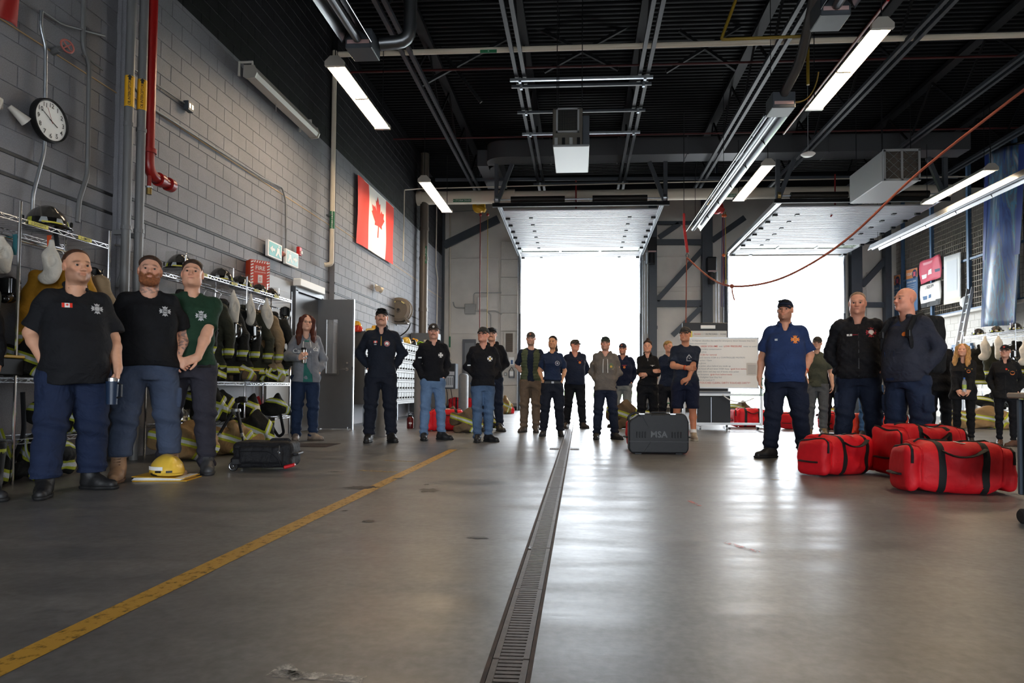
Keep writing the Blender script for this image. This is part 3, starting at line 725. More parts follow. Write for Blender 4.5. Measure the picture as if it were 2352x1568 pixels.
MB().box((-4.88, q0.y, q1.z+.95), (.1, .12, .03)).build('clamp', M_STEEL, t, world=True)
for y, lab, Z in ((143, 'nearer of two, upper', 7.2), (306, 'farther of two, lower', 7.3)):
    Y = (Z-CAMH)*FPX/(892-y); pipe('sprinkler_pipe', 'thin dark red sprinkler pipe across the roof, '+lab, [(-4.9, Y, Z), (11, Y, Z)], .022, mat('sprinkler_maroon', '4a0f0e', .5))
t = pipe('sprinkler_drop', 'short red sprinkler drop over the left bay door', [aty(1323, 408, 19), aty(1323, 490, 19), aty(1323, 500, 18.9)], .02, M_RED)
t = pipe('sprinkler_drop', 'bent red sprinkler drop over the right bay door', [aty(1918, 400, 18.5), aty(1918, 484, 18.5), aty(1908, 497, 18.4)], .02, M_RED)
pipe('conduit', 'thin pale conduit across the hall above the storm drain pipe', [atx(926, 600, -4.85), atx(929, 436, -4.85), aty(965, 433, 18.9), aty(1690, 415, 18.9), aty(2240, 405, 18.9)], .016, M_PVC, 'conduit')
pipe('sprinkler_pipe', 'thin dark red pipe running away beside the upper right lamp', [aty(2040, 0, 8.5), aty(1800, 307, 13.5)], .02, M_RED)
# ------------------------------------------------------------------ pipes and fittings on the left wall
t = thing('fire_main', 'thick red fire main pipe dropping down the wall to an elbow', 'pipe', (-4.83, 7.0, 3.2))
ez = atx(290, 345, -4.83).z
MB().tube(bend([(-4.83, 7.0, 8.0), (-4.83, 7.0, ez-.14), (-4.83, 7.42, ez-.14)], .16, 8), .057, 14).build('run', M_RED, t, smooth=50, world=True)
for z in (ez+.12,): MB().tube([(-4.83, 7.0, z-.02), (-4.83, 7.0, z+.03)], .078, 14).build('coupling', M_RED, t, smooth=40, world=True)
for y in (7.2, 7.38): MB().tube([(-4.83, y-.035, ez-.14), (-4.83, y+.035, ez-.14)], .08, 14).build('coupling', M_RED, t, smooth=40, world=True)
MB().tube([(-4.83, 7.02, ez-.15), (-4.83, 7.02, ez-.3)], .022, 8).build('drain_stub', M_RED, t, world=True)
MB().tube([(-4.83, 7.02, ez-.29), (-4.83, 7.02, ez-.36)], .028, 8).build('hose_thread', mat('brass', '8a7442', .35, .8), t, world=True)
MB().tube([(-4.83, 7.02, ez-.27), (-4.83, 7.02, ez-.29)], .036, 8).build('union_nut', M_GALV, t, world=True)
for (X, Y, y0, y1, lab) in ((-4.87, 6.72, 138, 213, 'left one, with the higher yellow label'), (-4.84, 6.88, 148, 222, 'right one, with the lower yellow label')):
    t = thing('interceptor_pipe', 'grey vertical oil interceptor pipe beside the red main, '+lab, 'pipe', (X, Y, 0))
    MB().tube([(X, Y, 0), (X, Y, 8.0)], .045, 14).build('run', M_PIPEG, t, smooth=40, world=True)
    z1, z0 = [CAMH+(892-q-3)*Y/FPX for q in (y0, y1)]
    MB().tube([(X, Y, z0), (X, Y, z1)], .0475, 14).build('label', M_YELLOW, t, smooth=40, world=True)
    mb = MB(); d = Vector((-X, -Y, 0)).normalized(); s = Vector((-d.y, d.x, 0))
    if s.x < 0: s = -s
    add_text(mb, 'OIL INTERCEPTOR', .037, Vector((X, Y, z0+(z1-z0)*.43))+d*.0505, (0, 0, 1), -s, .006, .85)
    mb.prism([(-.012, 0), (-.012, .03), (-.026, .03), (0, .06), (.026, .03), (.012, .03), (.012, 0)], Vector((X, Y, z0+(z1-z0)*.84))+d*.0495, s, (0, 0, 1), d*.001)
    mb.build('lettering', M_BLACK, t, world=True)
    for z in (2.5, 3.62): MB().tube([(X, Y, z-.02), (X, Y, z+.02)], .052, 12).build('clamp', M_PIPEG, t, world=True)
    MB().box((X-.06, Y, 2.45), (.14, .04, .05)).build('wall_bracket', M_PIPEG, t, world=True)
WX = -5.1
def wallpipe(name, label, px, r, m, X=WX, **k): return pipe(name, label, [atx(x, y, X) for x, y in px], r, m, k.pop('cat', 'conduit'), **k)
wallpipe('conduit', 'bright crooked conduit dropping past the clock to the helmet shelf', [(95, 25), (93, 60), (105, 110), (103, 320), (101, 350), (76, 445), (72, 530)], .016, M_GALV, rr=.05)
wallpipe('conduit', 'grey conduit running from the clock conduit toward the two tall pipes', [(97, 25), (140, 55), (240, 82)], .013, M_PIPEG)
wallpipe('conduit', 'grey conduit with a lower bend left of the round pilaster', [(192, 0), (190, 105), (205, 150), (201, 400), (182, 460), (178, 510)], .022, M_PIPEG, rr=.06)
wallpipe('conduit', 'thin grey conduit slanting up to the wheel valve', [(188, 125), (236, 160)], .012, M_PIPEG)
wallpipe('conduit', 'long grey conduit stepping along the wall and down to the exit signs', [(308, 200), (318, 212), (327, 234), (600, 407), (648, 430), (656, 460), (657, 598)], .015, M_PIPEG, X=-5.0, rr=.06)
t = wallpipe('conduit', 'short grey conduit ending in a double socket box', [(305, 157), (425, 238)], .011, M_PIPEG, X=-5.0)
c = atx(433, 245, -4.98); b_ = MB().box(c, (.07, .12, .12), bev=.006).build('socket_box', M_STEEL, t, world=True)
for s in (-1, 1): MB().box(c+Vector((.036, s*.028, 0)), (.006, .035, .06)).build('socket', M_GALV, b_, world=True)
wallpipe('conduit', 'grey conduit elbow low beside the tall pipes', [(262, 562), (284, 566), (286, 600), (268, 660)], .014, M_PIPEG, X=-4.95, rr=.08)
pipe('conduit', 'thin vertical conduit near the far corner of the block wall', [atx(972, 470, -4.99), atx(968, 745, -4.99)], .016, M_PVC, 'conduit')
pipe('conduit', 'second thin conduit close to the corner steel column', [atx(1003, 465, -4.99), atx(1001, 610, -4.99), atx(1005, 640, -4.99), atx(1003, 745, -4.99)], .02, M_PVC, 'conduit')
t = thing('wheel_valve', 'pipe valve with a faded red hand wheel sticking out of the wall', 'valve', tuple(atx(160, 112, -5.05)))
c = atx(150, 108, -4.98); d = Vector((.25, -.08, .02)).normalized()
MB().tube([c-d*.18, c+d*.02], .02, 8).build('stem', M_PIPEG, t, world=True); MB().tube([c-d*.2, c-d*.08], .034, 10).build('body', M_PIPEG, t, world=True)
mb = MB(); ax = d.orthogonal().normalized(); ay = d.cross(ax); ring = [c+d*.03+ax*math.cos(2*PI*i/16)*.06+ay*math.sin(2*PI*i/16)*.06 for i in range(17)]
mb.tube(ring, .009, 6, False)
for i in range(4): mb.tube([c+d*.03, ring[i*4]], .006, 5)
mb.build('hand_wheel', mat('faded_red', 'b0625a', .6), t, world=True, smooth=50)
# clock
c = atx(107, 278, -5.10); t = thing('wall_clock', 'round black rimmed wall clock with black numerals', 'clock', tuple(c))
cl = MB(); cl.lathe([(.0001, 0), (.2, 0), (.205, .01), (.205, .055), (.195, .062), (.182, .05)], c, 40, 'X'); cl.build('rim', M_BLACK, t, world=True, smooth=40)
cl = MB(); cl.lathe([(.0001, .044), (.184, .044)], c, 40, 'X'); cl.build('face', M_WHITE, t, world=True)
for h in range(1, 13):
    mb = MB(); a = h*PI/6; add_text(mb, str(h), .062, c+Vector((.047, math.sin(a)*.145, math.cos(a)*.145)), (0, 1, 0), (0, 0, 1), .012); mb.build('numeral', M_BLACK, t, world=True)
def hand(a, l, w, m, z):
    d = Vector((0, math.sin(a), math.cos(a))); mb = MB(); mb.bar(c+Vector((z, 0, 0))-d*.025, c+Vector((z, 0, 0))+d*l, w, .002, (1, 0, 0)); mb.build('hand', m, t, world=True)
hand(PI*2*(3+50/60)/12, .085, .008, M_BLACK, .049); hand(PI*2*50/60, .13, .006, M_BLACK, .052); hand(PI*2*.93, .12, .003, M_RED, .054)
# red banner corner, twin spot heads
t = MB(); A = atx(-60, -30, -5.08); B = atx(39, -30, -5.08); C_ = atx(39, 63, -5.08); D = atx(-60, 5, -5.08)
t.grid(lambda u, v: A.lerp(B, u).lerp(D.lerp(C_, u), v)+Vector((.012+.012*math.sin(u*14+v*3), 0, 0)), 16, 8)
tag(t.build('red_banner', mat('red_banner_cloth', '9c1410', .7), solid=.004, smooth=60), 'lower corner of a red cloth banner at the top left of the wall', 'banner')
c = atx(4, 250, -5.08); t = thing('emergency_light', 'white twin head emergency light beside the clock', 'light', tuple(c))
M_SPOT = mat('spot_plastic', 'cfcac2', .4)
MB().box(c+Vector((.03, -.1, .02)), (.06, .12, .1), bev=.01).build('base', M_SPOT, t, world=True)
d = Vector((.35, .7, -.55)).normalized(); MB().tube([c+Vector((.07, 0, .02)), c+Vector((.07, 0, .02))+d*.05, c+Vector((.07, 0, .02))+d*.16], [.022, .03, .05], 12).build('head', M_SPOT, t, world=True, smooth=40)
d = Vector((.35, -.7, -.55)).normalized(); MB().tube([c+Vector((.07, -.1, .02)), c+Vector((.07, -.1, .02))+d*.05, c+Vector((.07, -.1, .02))+d*.16], [.022, .03, .05], 12).build('head', M_SPOT, t, world=True, smooth=40)
c = atx(862, 660, -4.9); t = thing('emergency_light', 'cream twin head emergency light under the flag', 'light', tuple(c))
for s in (-1, 1):
    d = Vector((.5, s*.6, -.3)).normalized(); MB().tube([c+Vector((.03, s*.04, 0)), c+Vector((.03, s*.04, 0))+d*.14], [.04, .075], 12).build('head', M_PVC, t, world=True, smooth=40)
MB().box(c+Vector((.02, 0, .03)), (.05, .1, .08), bev=.01).build('base', M_PVC, t, world=True)
# long screen housing on brackets
t = thing('screen_housing', 'long grey pull down screen case on the block wall under black paint', 'screen case', (-4.78, 9.2, 5.35))
mb = MB(); mb.prism([(-.09, -.07), (-.05, -.10), (.07, -.085), (.1, -.02), (.06, .08), (-.08, .08)], (-4.8, 9.15, 5.38), (1, 0, 0), (0, 0, 1), (0, 2.3, 0)); mb.build('case', mat('housing_paint', '9a938c', .4), t, world=True)
for y in (9.12, 11.42): MB().prism([(-.1, -.08), (-.05, -.11), (.08, -.095), (.11, -.02), (.065, .09), (-.09, .09)], (-4.8, y, 5.38), (1, 0, 0), (0, 0, 1), (0, .03, 0)).build('end_cap', M_LAMPH, t, world=True)
for y in (9.2, 11.3): MB().tube([(-5.0, y, 5.35), (-5.0, y, 5.55), (-4.8, y, 5.55), (-4.8, y, 5.45)], .02, 6).build('bracket', M_SPOT, t, world=True)
MB().tube([(-4.82, 10.0, 5.3), (-4.82, 10.0, 5.16)], .006, 5).build('pull_hook', M_GALV, t, world=True)
# flag
A, B, C_, D = atx(820.5, 401, -4.88), atx(903, 477, -4.88), atx(901, 607.5, -4.88), atx(818.5, 557, -4.88)
t = thing('canada_flag', 'red and white maple leaf flag stretched flat on the block wall', 'flag', tuple(D))
def fp(u, v, lift=0.):
    p = A.lerp(B, u).lerp(D.lerp(C_, u), v); sag = .02*math.sin(v*PI)*math.sin(u*PI)
    fold = .018*math.sin((u*22+v*5))*max(0, 1-u*2.6)*(1-v*.4)+.008*math.sin(u*9-v*7)
    return Vector((p.x+.012+fold+lift+sag, p.y, p.z))
M_FR = mat('flag_red', 'e0301c', .75); M_FW = mat('flag_white', 'ece6df', .75)
for u0, u1, m, nm in ((0, .27, M_FR, 'red_bar'), (.27, .755, M_FW, 'white_field'), (.755, 1, M_FR, 'red_bar')):
    MB().grid(lambda u, v: fp(u0+(u1-u0)*u, v), 16, 12).build(nm, m, t, world=True, smooth=60, recalc=False)
half = [(0, .5), (.07, .36), (.135, .395), (.105, .18), (.2, .275), (.22, .225), (.335, .245), (.298, .135), (.355, .105), (.17, -.055), (.19, -.12), (.018, -.10), (.022, -.33)]
leaf = half+[(-x, y) for x, y in half[::-1]][:-1]
bm = bmesh.new(); vs = [bm.verts.new((x, y, 0)) for x, y in leaf]; f_ = bm.faces.new(vs); bmesh.ops.triangulate(bm, faces=[f_]); bmesh.ops.subdivide_edges(bm, edges=bm.edges[:], cuts=2, use_grid_fill=True); bmesh.ops.triangulate(bm, faces=bm.faces[:])
lv = [(v.co.x, v.co.y) for v in bm.verts]; bm.verts.index_update(); lf = [tuple(v.index for v in f.verts) for f in bm.faces]; bm.free()
mb = MB(); mb.add([fp(.515+x*.52, .46-y*.80, .006) for x, y in lv], lf); mb.build('maple_leaf', M_FR, t, world=True, smooth=60)
MB().tube([fp(0, -.004, -.005), fp(1, -.004, -.005)], .008, 5).build('top_rope', M_WHITE, t, world=True)
# exit signs, fire signs, alarm
M_TEAL = mat('exit_sign_teal', '6fb7b8', .5)
for i, (px, lab, arrow) in enumerate((([(613, 551), (645, 560), (644, 600), (612, 589)], 'teal exit sign with an arrow pointing left, on the block wall', -1), ([(654, 571), (683, 581), (682, 617), (653, 606)], 'pale exit sign beside the red alarm, right of the arrow sign', 1))):
    q = [atx(x, y, -4.97) for x, y in px]; c = sum(q, Vector())/4; w = (q[1]-q[0]).y; h = (q[0]-q[3]).z
    t = thing('exit_sign', lab, 'sign', tuple(c))
    MB().box(c, (.05, w, h), bev=.006).build('case', M_WHITE, t, world=True)
    MB().box(c+Vector((.026, 0, 0)), (.004, w*.86, h*.8)).build('panel', M_TEAL if i == 0 else mat('exit_sign_pale', 'a8cfd2', .5), t, world=True)
    mb = MB(); o = c+Vector((.03, arrow*w*.2, 0)); s = arrow*1.0
    mb.prism([(s*.2*w, 0), (0, .22*h), (0, .08*h), (-s*.16*w, .08*h), (-s*.16*w, -.08*h), (0, -.08*h), (0, -.22*h)], o, (0, 1, 0), (0, 0, 1), (.001, 0, 0))
    o2 = c+Vector((.03, -arrow*w*.2, 0)); mb.box(o2+Vector((0, .02, .3*h)), (.001, .05*w+.02, .1*h)); mb.prism([(-.05, .2*h), (.04, .2*h), (.05, -.05*h), (.1, -.32*h), (.06, -.34*h), (0, -.1*h), (-.06, -.34*h), (-.1, -.32*h), (-.05, -.05*h)], o2, (0, 1, 0), (0, 0, 1), (.001, 0, 0))
    mb.build('pictogram', M_WHITE, t, world=True)
c = atx(687, 577, -4.97); t = thing('fire_alarm', 'small red fire alarm strobe on the wall beside the exit signs', 'alarm', tuple(c)); MB().box(c, (.06, .11, .15), bev=.01).build('body', mat('alarm_red', 'c3221c', .4), t, world=True)
MB().box(c+Vector((.035, .02, -.02)), (.03, .05, .06), bev=.008).build('strobe', M_WHITE, t, world=True)
c = atx(649, 583, -4.97); t = thing('wall_bell', 'small worn red bell box between the exit signs', 'alarm', tuple(c)); MB().box(c, (.05, .07, .08), bev=.01).build('body', MATS['faded_red'], t, world=True); MB().ball(c+Vector((.03, 0, -.01)), .028, 10, 6).build('gong', mat('bell_metal', 'a07a6a', .4, .5), t, world=True, smooth=60)
c = atx(597, 630, -4.80); t = thing('fire_sign', 'V shaped red striped sign reading FIRE above the gear rack', 'sign', tuple(c))
M_FS = mat('fire_sign_red', 'd2564c', .55)
d = Vector((.80, -.6, 0)).normalized(); ux = Vector((.6, .8, 0)); uy = Vector((0, 0, 1)); W, Hh = .30, .42
MB().box(c, (W, .012, Hh), Matrix((ux, -d, uy)).transposed()).build('panel', M_FS, t, world=True)
d2 = Vector((-.6, -.8, 0)); MB().box(c-ux*W/2+Vector((-.09, .1, 0)), (.26, .012, Hh), Matrix((Vector((.7, -.7, 0)), Vector((.7, .7, 0)), uy)).transposed()).build('panel', mat('fire_sign_orange', 'd84a20', .5), t, world=True)
mb = MB(); o = c+d*.009
add_text(mb, 'FIRE', .085, o+uy*.09, ux, uy, .015); add_text(mb, 'EXTINGUISHER', .026, o+uy*.03, ux, uy, .006)
mb.prism([(-.035, -.13), (.035, -.13), (.035, -.01), (-.035, -.01)], o, ux, uy, d*.001)
for k in range(9):
    for sx in (-1, 1):
        z = -Hh/2+.01+k*.045; x = sx*(W/2-.025); mb.prism([(x-.02, z), (x+.02, z+.018), (x+.02, z+.038), (x-.02, z+.02)], o, ux, uy, d*.001)
for k in range(6):
    x = -W/2+.05+k*.038; mb.prism([(x, Hh/2-.04), (x+.018, Hh/2-.04), (x+.03, Hh/2-.008), (x+.012, Hh/2-.008)], o, ux, uy, d*.001)
mb.build('lettering', M_WHITE, t, world=True)
mb = MB(); add_text(mb, '[]', .06, o-uy*.07+d*.002, ux, uy, .01); mb.build('pictogram', M_FS, t, world=True)
t = thing('nameplate', 'worn metal plate with raised letters beside the bearded man', 'plate', tuple(aty(305, 640, 7.22)))
c = aty(300, 642, 7.22); MB().box(c, (.30, .02, .17), bev=.01).build('plate', M_PIPEG, t, world=True)
for q, z in (('Road', .03), ('Jack', -.03)): mb = MB(); add_text(mb, q, .06, c+Vector((.06, -.012, z)), (1, 0, 0), (0, 0, 1)); mb.build('lettering', M_STEEL, t, world=True)

# ------------------------------------------------------------------ open grey door, its frame, mailbox unit, bollards
M_DOOR = mat('grey_door_paint', '5d6065', .42, noise=.03)
Yd = 12.25
dx0, dx1 = aty(689, 900, Yd).x, aty(809, 900, Yd).x; dzt = aty(750, 688, Yd).z
door = MB(); door.M = None
lx0, lx1 = aty(749, 800, Yd).x, aty(778, 800, Yd).x; lz0, lz1 = aty(760, 859, Yd).z, aty(760, 732, Yd).z
for (a, b, c_, d_) in ((dx0, lx0, .02, dzt), (lx1, dx1, .02, dzt), (lx0, lx1, .02, lz0), (lx0, lx1, lz1, dzt)): door.box(((a+b)/2, Yd, (c_+d_)/2), (b-a, .045, d_-c_))
d1 = door.build('door_1', M_DOOR, kind='structure')
MB().box((dx1+.012, Yd, dzt/2), (.022, .05, dzt)).build('edge_strip', M_GALV, d1)
fr = MB()
for a in ((lx0, lz0, lx0, lz1), (lx1, lz0, lx1, lz1), (lx0, lz0, lx1, lz0), (lx0, lz1, lx1, lz1)): fr.bar((a[0], Yd-.02, a[1]), (a[2], Yd-.02, a[3]), .03, .03)
fr.build('lite_frame', M_DOOR, d1)
MB().box(((lx0+lx1)/2, Yd, (lz0+lz1)/2), (lx1-lx0, .008, lz1-lz0)).build('glass', glass('door_glass', '9aa0a0', .12), d1)
hx, hz = aty(798, 848, Yd).x, aty(798, 848, Yd).z
MB().tube(bend([(hx, Yd-.02, hz), (hx, Yd-.075, hz), (hx-.13, Yd-.075, hz-.005)], .03), .011, 8).build('handle', M_CHROME, d1, smooth=40)
MB().lathe([(.0001, -.034), (.032, -.034), (.036, -.02)], (hx, Yd, hz), 16, 'Y').build('rosette', M_CHROME, d1)
MB().lathe([(.0001, -.045), (.02, -.045), (.026, -.02)], (hx+.01, Yd, hz+.12), 16, 'Y').build('lock_cylinder', M_CHROME, d1)
MB().box((dx1+.01, Yd-.03, hz+.02), (.03, .03, .06)).build('latch', M_STEEL, d1)
for z in (.25, 1.2, 2.2): MB().tube([(dx0-.01, Yd-.03, z-.05), (dx0-.01, Yd-.03, z+.05)], .012, 8).build('hinge', M_GALV, d1)
MB().tube([(dx1-.07, Yd-.03, 0.004), (dx1-.07, Yd-.03, .05)], .012, 8).build('door_stop', M_CHROME, d1)
mb = MB()
for y in (11.15, 12.3): mb.box((-4.985, y, 1.25), (.1, .1, 2.5))
mb.box((-4.985, 11.72, 2.52), (.1, 1.25, .08)); mb.build('door_2', M_DOOR, kind='structure')
MB().box((-5.01, 11.72, 1.24), (.03, 1.1, 2.46)).build('panel', M_DOOR, bpy.data.objects['door_2'])
c = atx(695, 683, -4.9); tag(MB().box((-4.9, 11.6, 2.62), (.14, 1.1, .13), bev=.01).build('door_closer_cover', M_WHITE), 'white cover strip over the top of the grey doorway', 'cover')
mb = MB(); mb.box((-4.995, 10.55, 1.3), (.06, .8, 2.6)); tag(mb.build('wall_cabinet', mat('cabinet_grey', '77736e', .5)), 'flat grey steel cabinet in the wall at the rack end', 'cabinet')
mb = MB(); mb.box((-4.96, 10.55, 1.75), (.012, .6, 1.3), bev=.004); mb.build('door', MATS['cabinet_grey'], bpy.data.objects['wall_cabinet'])
# mailbox unit
M_LOCK = mat('mailbox_grey', '565450', .45, noise=.05); M_LOCKD = mat('mailbox_dark', '4c4a49', .5)
t = thing('mailbox_cabinet', 'long grey cabinet of many small doors standing on legs along the wall', 'cabinet', (-4.7, 13.4, 0))
UY0, UY1, UX = 13.45, 18.5, -4.47; UZ0, UZ1 = .46, 1.93
MB().box((-4.69, (UY0+UY1)/2, (UZ0+UZ1)/2), (.42, UY1-UY0, UZ1-UZ0)).build('body', M_LOCKD, t, world=True)
MB().box((-4.69, UY0-.012, (UZ0+UZ1)/2+.02), (.45, .02, UZ1-UZ0+.06)).build('end_panel', M_LOCKD, t, world=True)
M_EDGE = mat('mailbox_edge', '7c7c7a', .45); nr, nc = 6, 20; dh = (UZ1-UZ0)/nr; dw = (UY1-UY0)/nc
dm = MB().box((0, 0, 0), (.015, dw-.02, dh-.06), bev=.004).mesh('door'); dm.materials.append(M_LOCK)
km = MB().tube([(0, 0, 0), (.03, 0, 0)], [.02, .024], 8).mesh('knob'); km.materials.append(M_BLACK)
tm = MB().box((0, 0, 0), (.004, .035, .016)).mesh('name_card'); tm.materials.append(M_EDGE)
for i in range(nr):
    for j in range(nc):
        d = put('door', dm, t); d.location = Vector((UX, UY0+(j+.5)*dw, UZ0+(i+.5)*dh+.01))-t.location
        k = put('knob', km, d); k.location = (.008, .05, -.04)
        if (i*7+j) % 3 == 0: put('name_card', tm, d).location = (.01, 0, .06)
for i in range(nr+1): MB().box((UX+.012, (UY0+UY1)/2, UZ0+i*dh), (.03, UY1-UY0, .025)).build('rail', M_EDGE, t, world=True)
for y in (UY0+.05, (UY0+UY1)/2, UY1-.05):
    for x in (UX-.03, -4.85): MB().box((x, y, UZ0/2), (.04, .04, UZ0)).build('leg', M_GALV, t, world=True)
MB().box((UX-.01, (UY0+UY1)/2, UZ0-.04), (.04, UY1-UY0, .04)).build('base_rail', M_EDGE, t, world=True)
def bollard(x, y0, y1, yb, w, label):
    p = flo(x, yb); r = w/2*p.y/FPX; h = CAMH+(892-y1)*p.y/FPX
    t = thing('bollard', label, 'bollard', (p.x, p.y, 0))
    MB().lathe([(r, 0), (r, h-r*.5), (r*.8, h-r*.15), (r*.4, h), (.001, h+.003)], (0, 0, 0), 20).build('post', mat('bollard_grey', '77787a', .6, noise=.08, bump=.1), t, smooth=50)
    MB().lathe([(r+.03, 0), (r+.03, .012), (r, .014)], (0, 0, 0), 20).build('base_plate', MATS['bollard_grey'], t)
bollard(871, 0, 880, 1003, 28, 'grey steel bollard behind the man in the navy pullover')
bollard(959, 0, 846, 984, 17, 'grey steel bollard beside the red water bottle')
bollard(1064, 0, 858, 948, 23, 'grey steel bollard far back beside the far wall cabinet')
# hose reel on its bracket
c = aty(918, 712, 17.3); t = thing('hose_reel', 'big brown hose reel mounted over the mailbox cabinet', 'reel', tuple(c))
M_REEL = mat('reel_brown_metal', '6d655b', .45, .3)
c = Vector((c.x, 17.3, c.z)); rr_ = .33
MB().lathe([(.0001, -.14), (.06, -.14), (.07, -.12), (rr_*.7, -.12), (rr_*.72, -.135), (rr_*.95, -.12), (rr_, -.1), (rr_, -.06), (rr_*.7, -.05)], c, 36, 'Y').build('front_disc', M_REEL, t, world=True, smooth=30)
MB().lathe([(rr_*.78, -.06), (rr_*.8, .1)], c, 30, 'Y').build('drum', M_REEL, t, world=True, smooth=40)
MB().lathe([(.001, .14), (rr_, .12), (rr_*1.02, .08), (rr_*.7, .06)], c, 36, 'Y').build('rear_disc', M_REEL, t, world=True, smooth=30)
MB().lathe([(.0001, -.16), (.035, -.16), (.035, -.13)], c, 14, 'Y').build('hub', M_BLACK, t, world=True)
for s in (-1, 1): MB().box(c+Vector((s*.12, -.137, .19)), (.1, .006, .03), (0, s*.6, 0)).build('caution_label', mat('pale_yellow_print', 'd8cc8a', .6), t, world=True)
MB().box(c+Vector((0, 0, -.36)), (.5, .3, .03)).build('bracket', M_REEL, t, world=True)
for s in (-1, 1): MB().bar(c+Vector((s*.2, 0, -.36)), c+Vector((s*.12, 0, -.2)), .05, .03).build('bracket_leg', M_REEL, t, world=True)
MB().bar(c+Vector((.15, -.15, -.2)), c+Vector((.3, -.15, -.34)), .1, .06).build('hose_guide', M_REEL, t, world=True)
MB().bar(c+Vector((-.1, .1, -.38)), Vector((-4.92, 17.4, c.z-.38)), .06, .06).build('wall_arm', M_REEL, t, world=True)
MB().tube(arc3(c+Vector((.32, -.1, -.36)), c+Vector((.3, -.1, -.6)), c+Vector((-.1, 0, -.75)), 8), .018, 6).build('hose_end', M_BLACK, t, world=True)
# tall electrical cabinet by the corner
mb = thing('electric_cabinet', 'tall grey electrical cabinet behind the jeans men', 'cabinet', (-4.5, 18.9, 0))
a, b = Vector((-4.91, 0, 0)), Vector((-4.1, 0, 0)); ztop = aty(960, 764, 18.72).z
MB().box(((a.x+b.x)/2, 18.94, ztop/2+.05), (b.x-a.x, .4, ztop-.1), bev=.02).build('body', M_DOOR, mb, world=True)
MB().box(((a.x+b.x)/2+.15, 18.73, ztop-.25), (.3, .01, .1)).build('nameplate', M_PVC, mb, world=True)
for s in (-1, 1): MB().box(((a.x+b.x)/2+s*.2, 18.73, ztop/2), (.37, .02, ztop-.5), bev=.006).build('door', M_DOOR, mb, world=True)

# ------------------------------------------------------------------ raised sectional bay doors
M_PANEL = mat('ribbed_door_panel', 'a3a6ac', .45, .1)
M_BLK = mat('black_hardware', '1c1c1f', .5, .3)
def bay_door(x0, x1, y_near, y_far, z_near, z_far, label, lights):
    t = thing('sectional_door', label, 'bay door', ((x0+x1)/2, y_near, z_near)); n = 8; W = x1-x0-.06
    d = Vector((0, y_far-y_near, z_far-z_near)); L = d.length; d.normalize(); up = Vector((0, -d.z, d.y)); sl = L/n
    Mx = Matrix((Vector((1, 0, 0)), d, up)).transposed()
    for k in range(n):
        c = Vector(((x0+x1)/2, y_near, z_near))+d*(sl*(k+.5))
        if k == n-2:
            s = MB()
            for q in (-1, 1): s.box(c+d*(q*(sl/2-.05)), (W, .1, .045), Mx)
            for q in (-1, -.33, .33, 1): s.box(c+Vector((q*(W/2-.04), 0, 0)), (.08, sl, .045), Mx)
            so = s.build('door_section', M_PANEL, t, world=True)
            MB().box(c, (W-.1, sl-.12, .006), Mx).build('pane', glass('door_pane', 'c8d4c4', .25), so, world=True)
            continue
        s = MB().box(c, (W, sl-.012, .045), Mx, bev=.008)
        for q in range(5): s.box(c+d*(-sl*.36+q*sl*.18)-up*.025, (W-.02, .03, .012), Mx)
        so = s.build('door_section', M_PANEL, t, world=True)
        for q in (-.33, .33): MB().box(c+d*(sl*.5)+Vector((q*W, 0, 0))-up*.035, (.10, .12, .03), Mx).build('hinge', M_BLK, so, world=True)
        for q in (-1, 1):
            MB().box(c+d*(sl*.45)+Vector((q*(W/2-.06), 0, 0))-up*.05, (.12, .09, .06), Mx).build('roller_bracket', M_BLK, so, world=True)
    for q, X in ((-1, x0-.03), (1, x1+.03)):
        P = bend([Vector((X, y_near-.35, z_near+.05)), Vector((X, y_far+.35, z_far+.08)), Vector((X, 23.62, 4.9)), Vector((X, 23.62, 3.5))], .45, 6)
        MB().tube(P, .045, 6).build('side_track', M_GALV, t, world=True, smooth=40)
        MB().bar((X+q*.06, y_near-.3, z_near+.1), (X+q*.06, y_far, z_far+.1), .03, .12).build('track_angle', M_GALV, t, world=True)
    MB().tube([(x0-.2, y_near-.3, z_near+.2), (x1+.2, y_near-.3, z_near+.2)], .018, 8).build('spring_shaft', M_GALV, t, world=True)
    for q in (-.27, .25): MB().tube([((x0+x1)/2+q*W-.72, y_near-.3, z_near+.2), ((x0+x1)/2+q*W+.72, y_near-.3, z_near+.2)], .085, 14).build('torsion_spring', mat('oily_spring', '201d1b', .5, .4, bump=.5, bscale=40), t, world=True, smooth=40)
    for X in (x0-.1, x1+.1): MB().tube([(X-.04, y_near-.3, z_near+.2), (X+.04, y_near-.3, z_near+.2)], .1, 16).build('cable_drum', mat('gold_zinc', 'b09765', .35, .8) if lights else M_GALV, t, world=True, smooth=40)
    MB().box(((x0+x1)/2, y_near-.32, z_near+.05), (W+.5, .08, .1)).build('spring_beam', M_DARK, t, world=True)
    for X in (x0-.12, x1+.12):
        for dx in (-.0, .42*(1 if X < (x0+x1)/2 else -1)): MB().bar((X, y_near-.3, z_near+.05), (X+dx, y_near-.3, 6.8), .1, .1, (0, 1, 0)).build('hanger_strut', M_STEEL, t, world=True)
    return t
bay_door(-2.13, 2.11, 17.65, 23.3, 5.64, 5.5, 'raised white ribbed bay door at the left, tracks overhead', False)
bay_door(5.25, 9.22, 17.65, 23.3, 5.66, 5.55, 'raised white ribbed bay door at the right, tracks overhead', True)
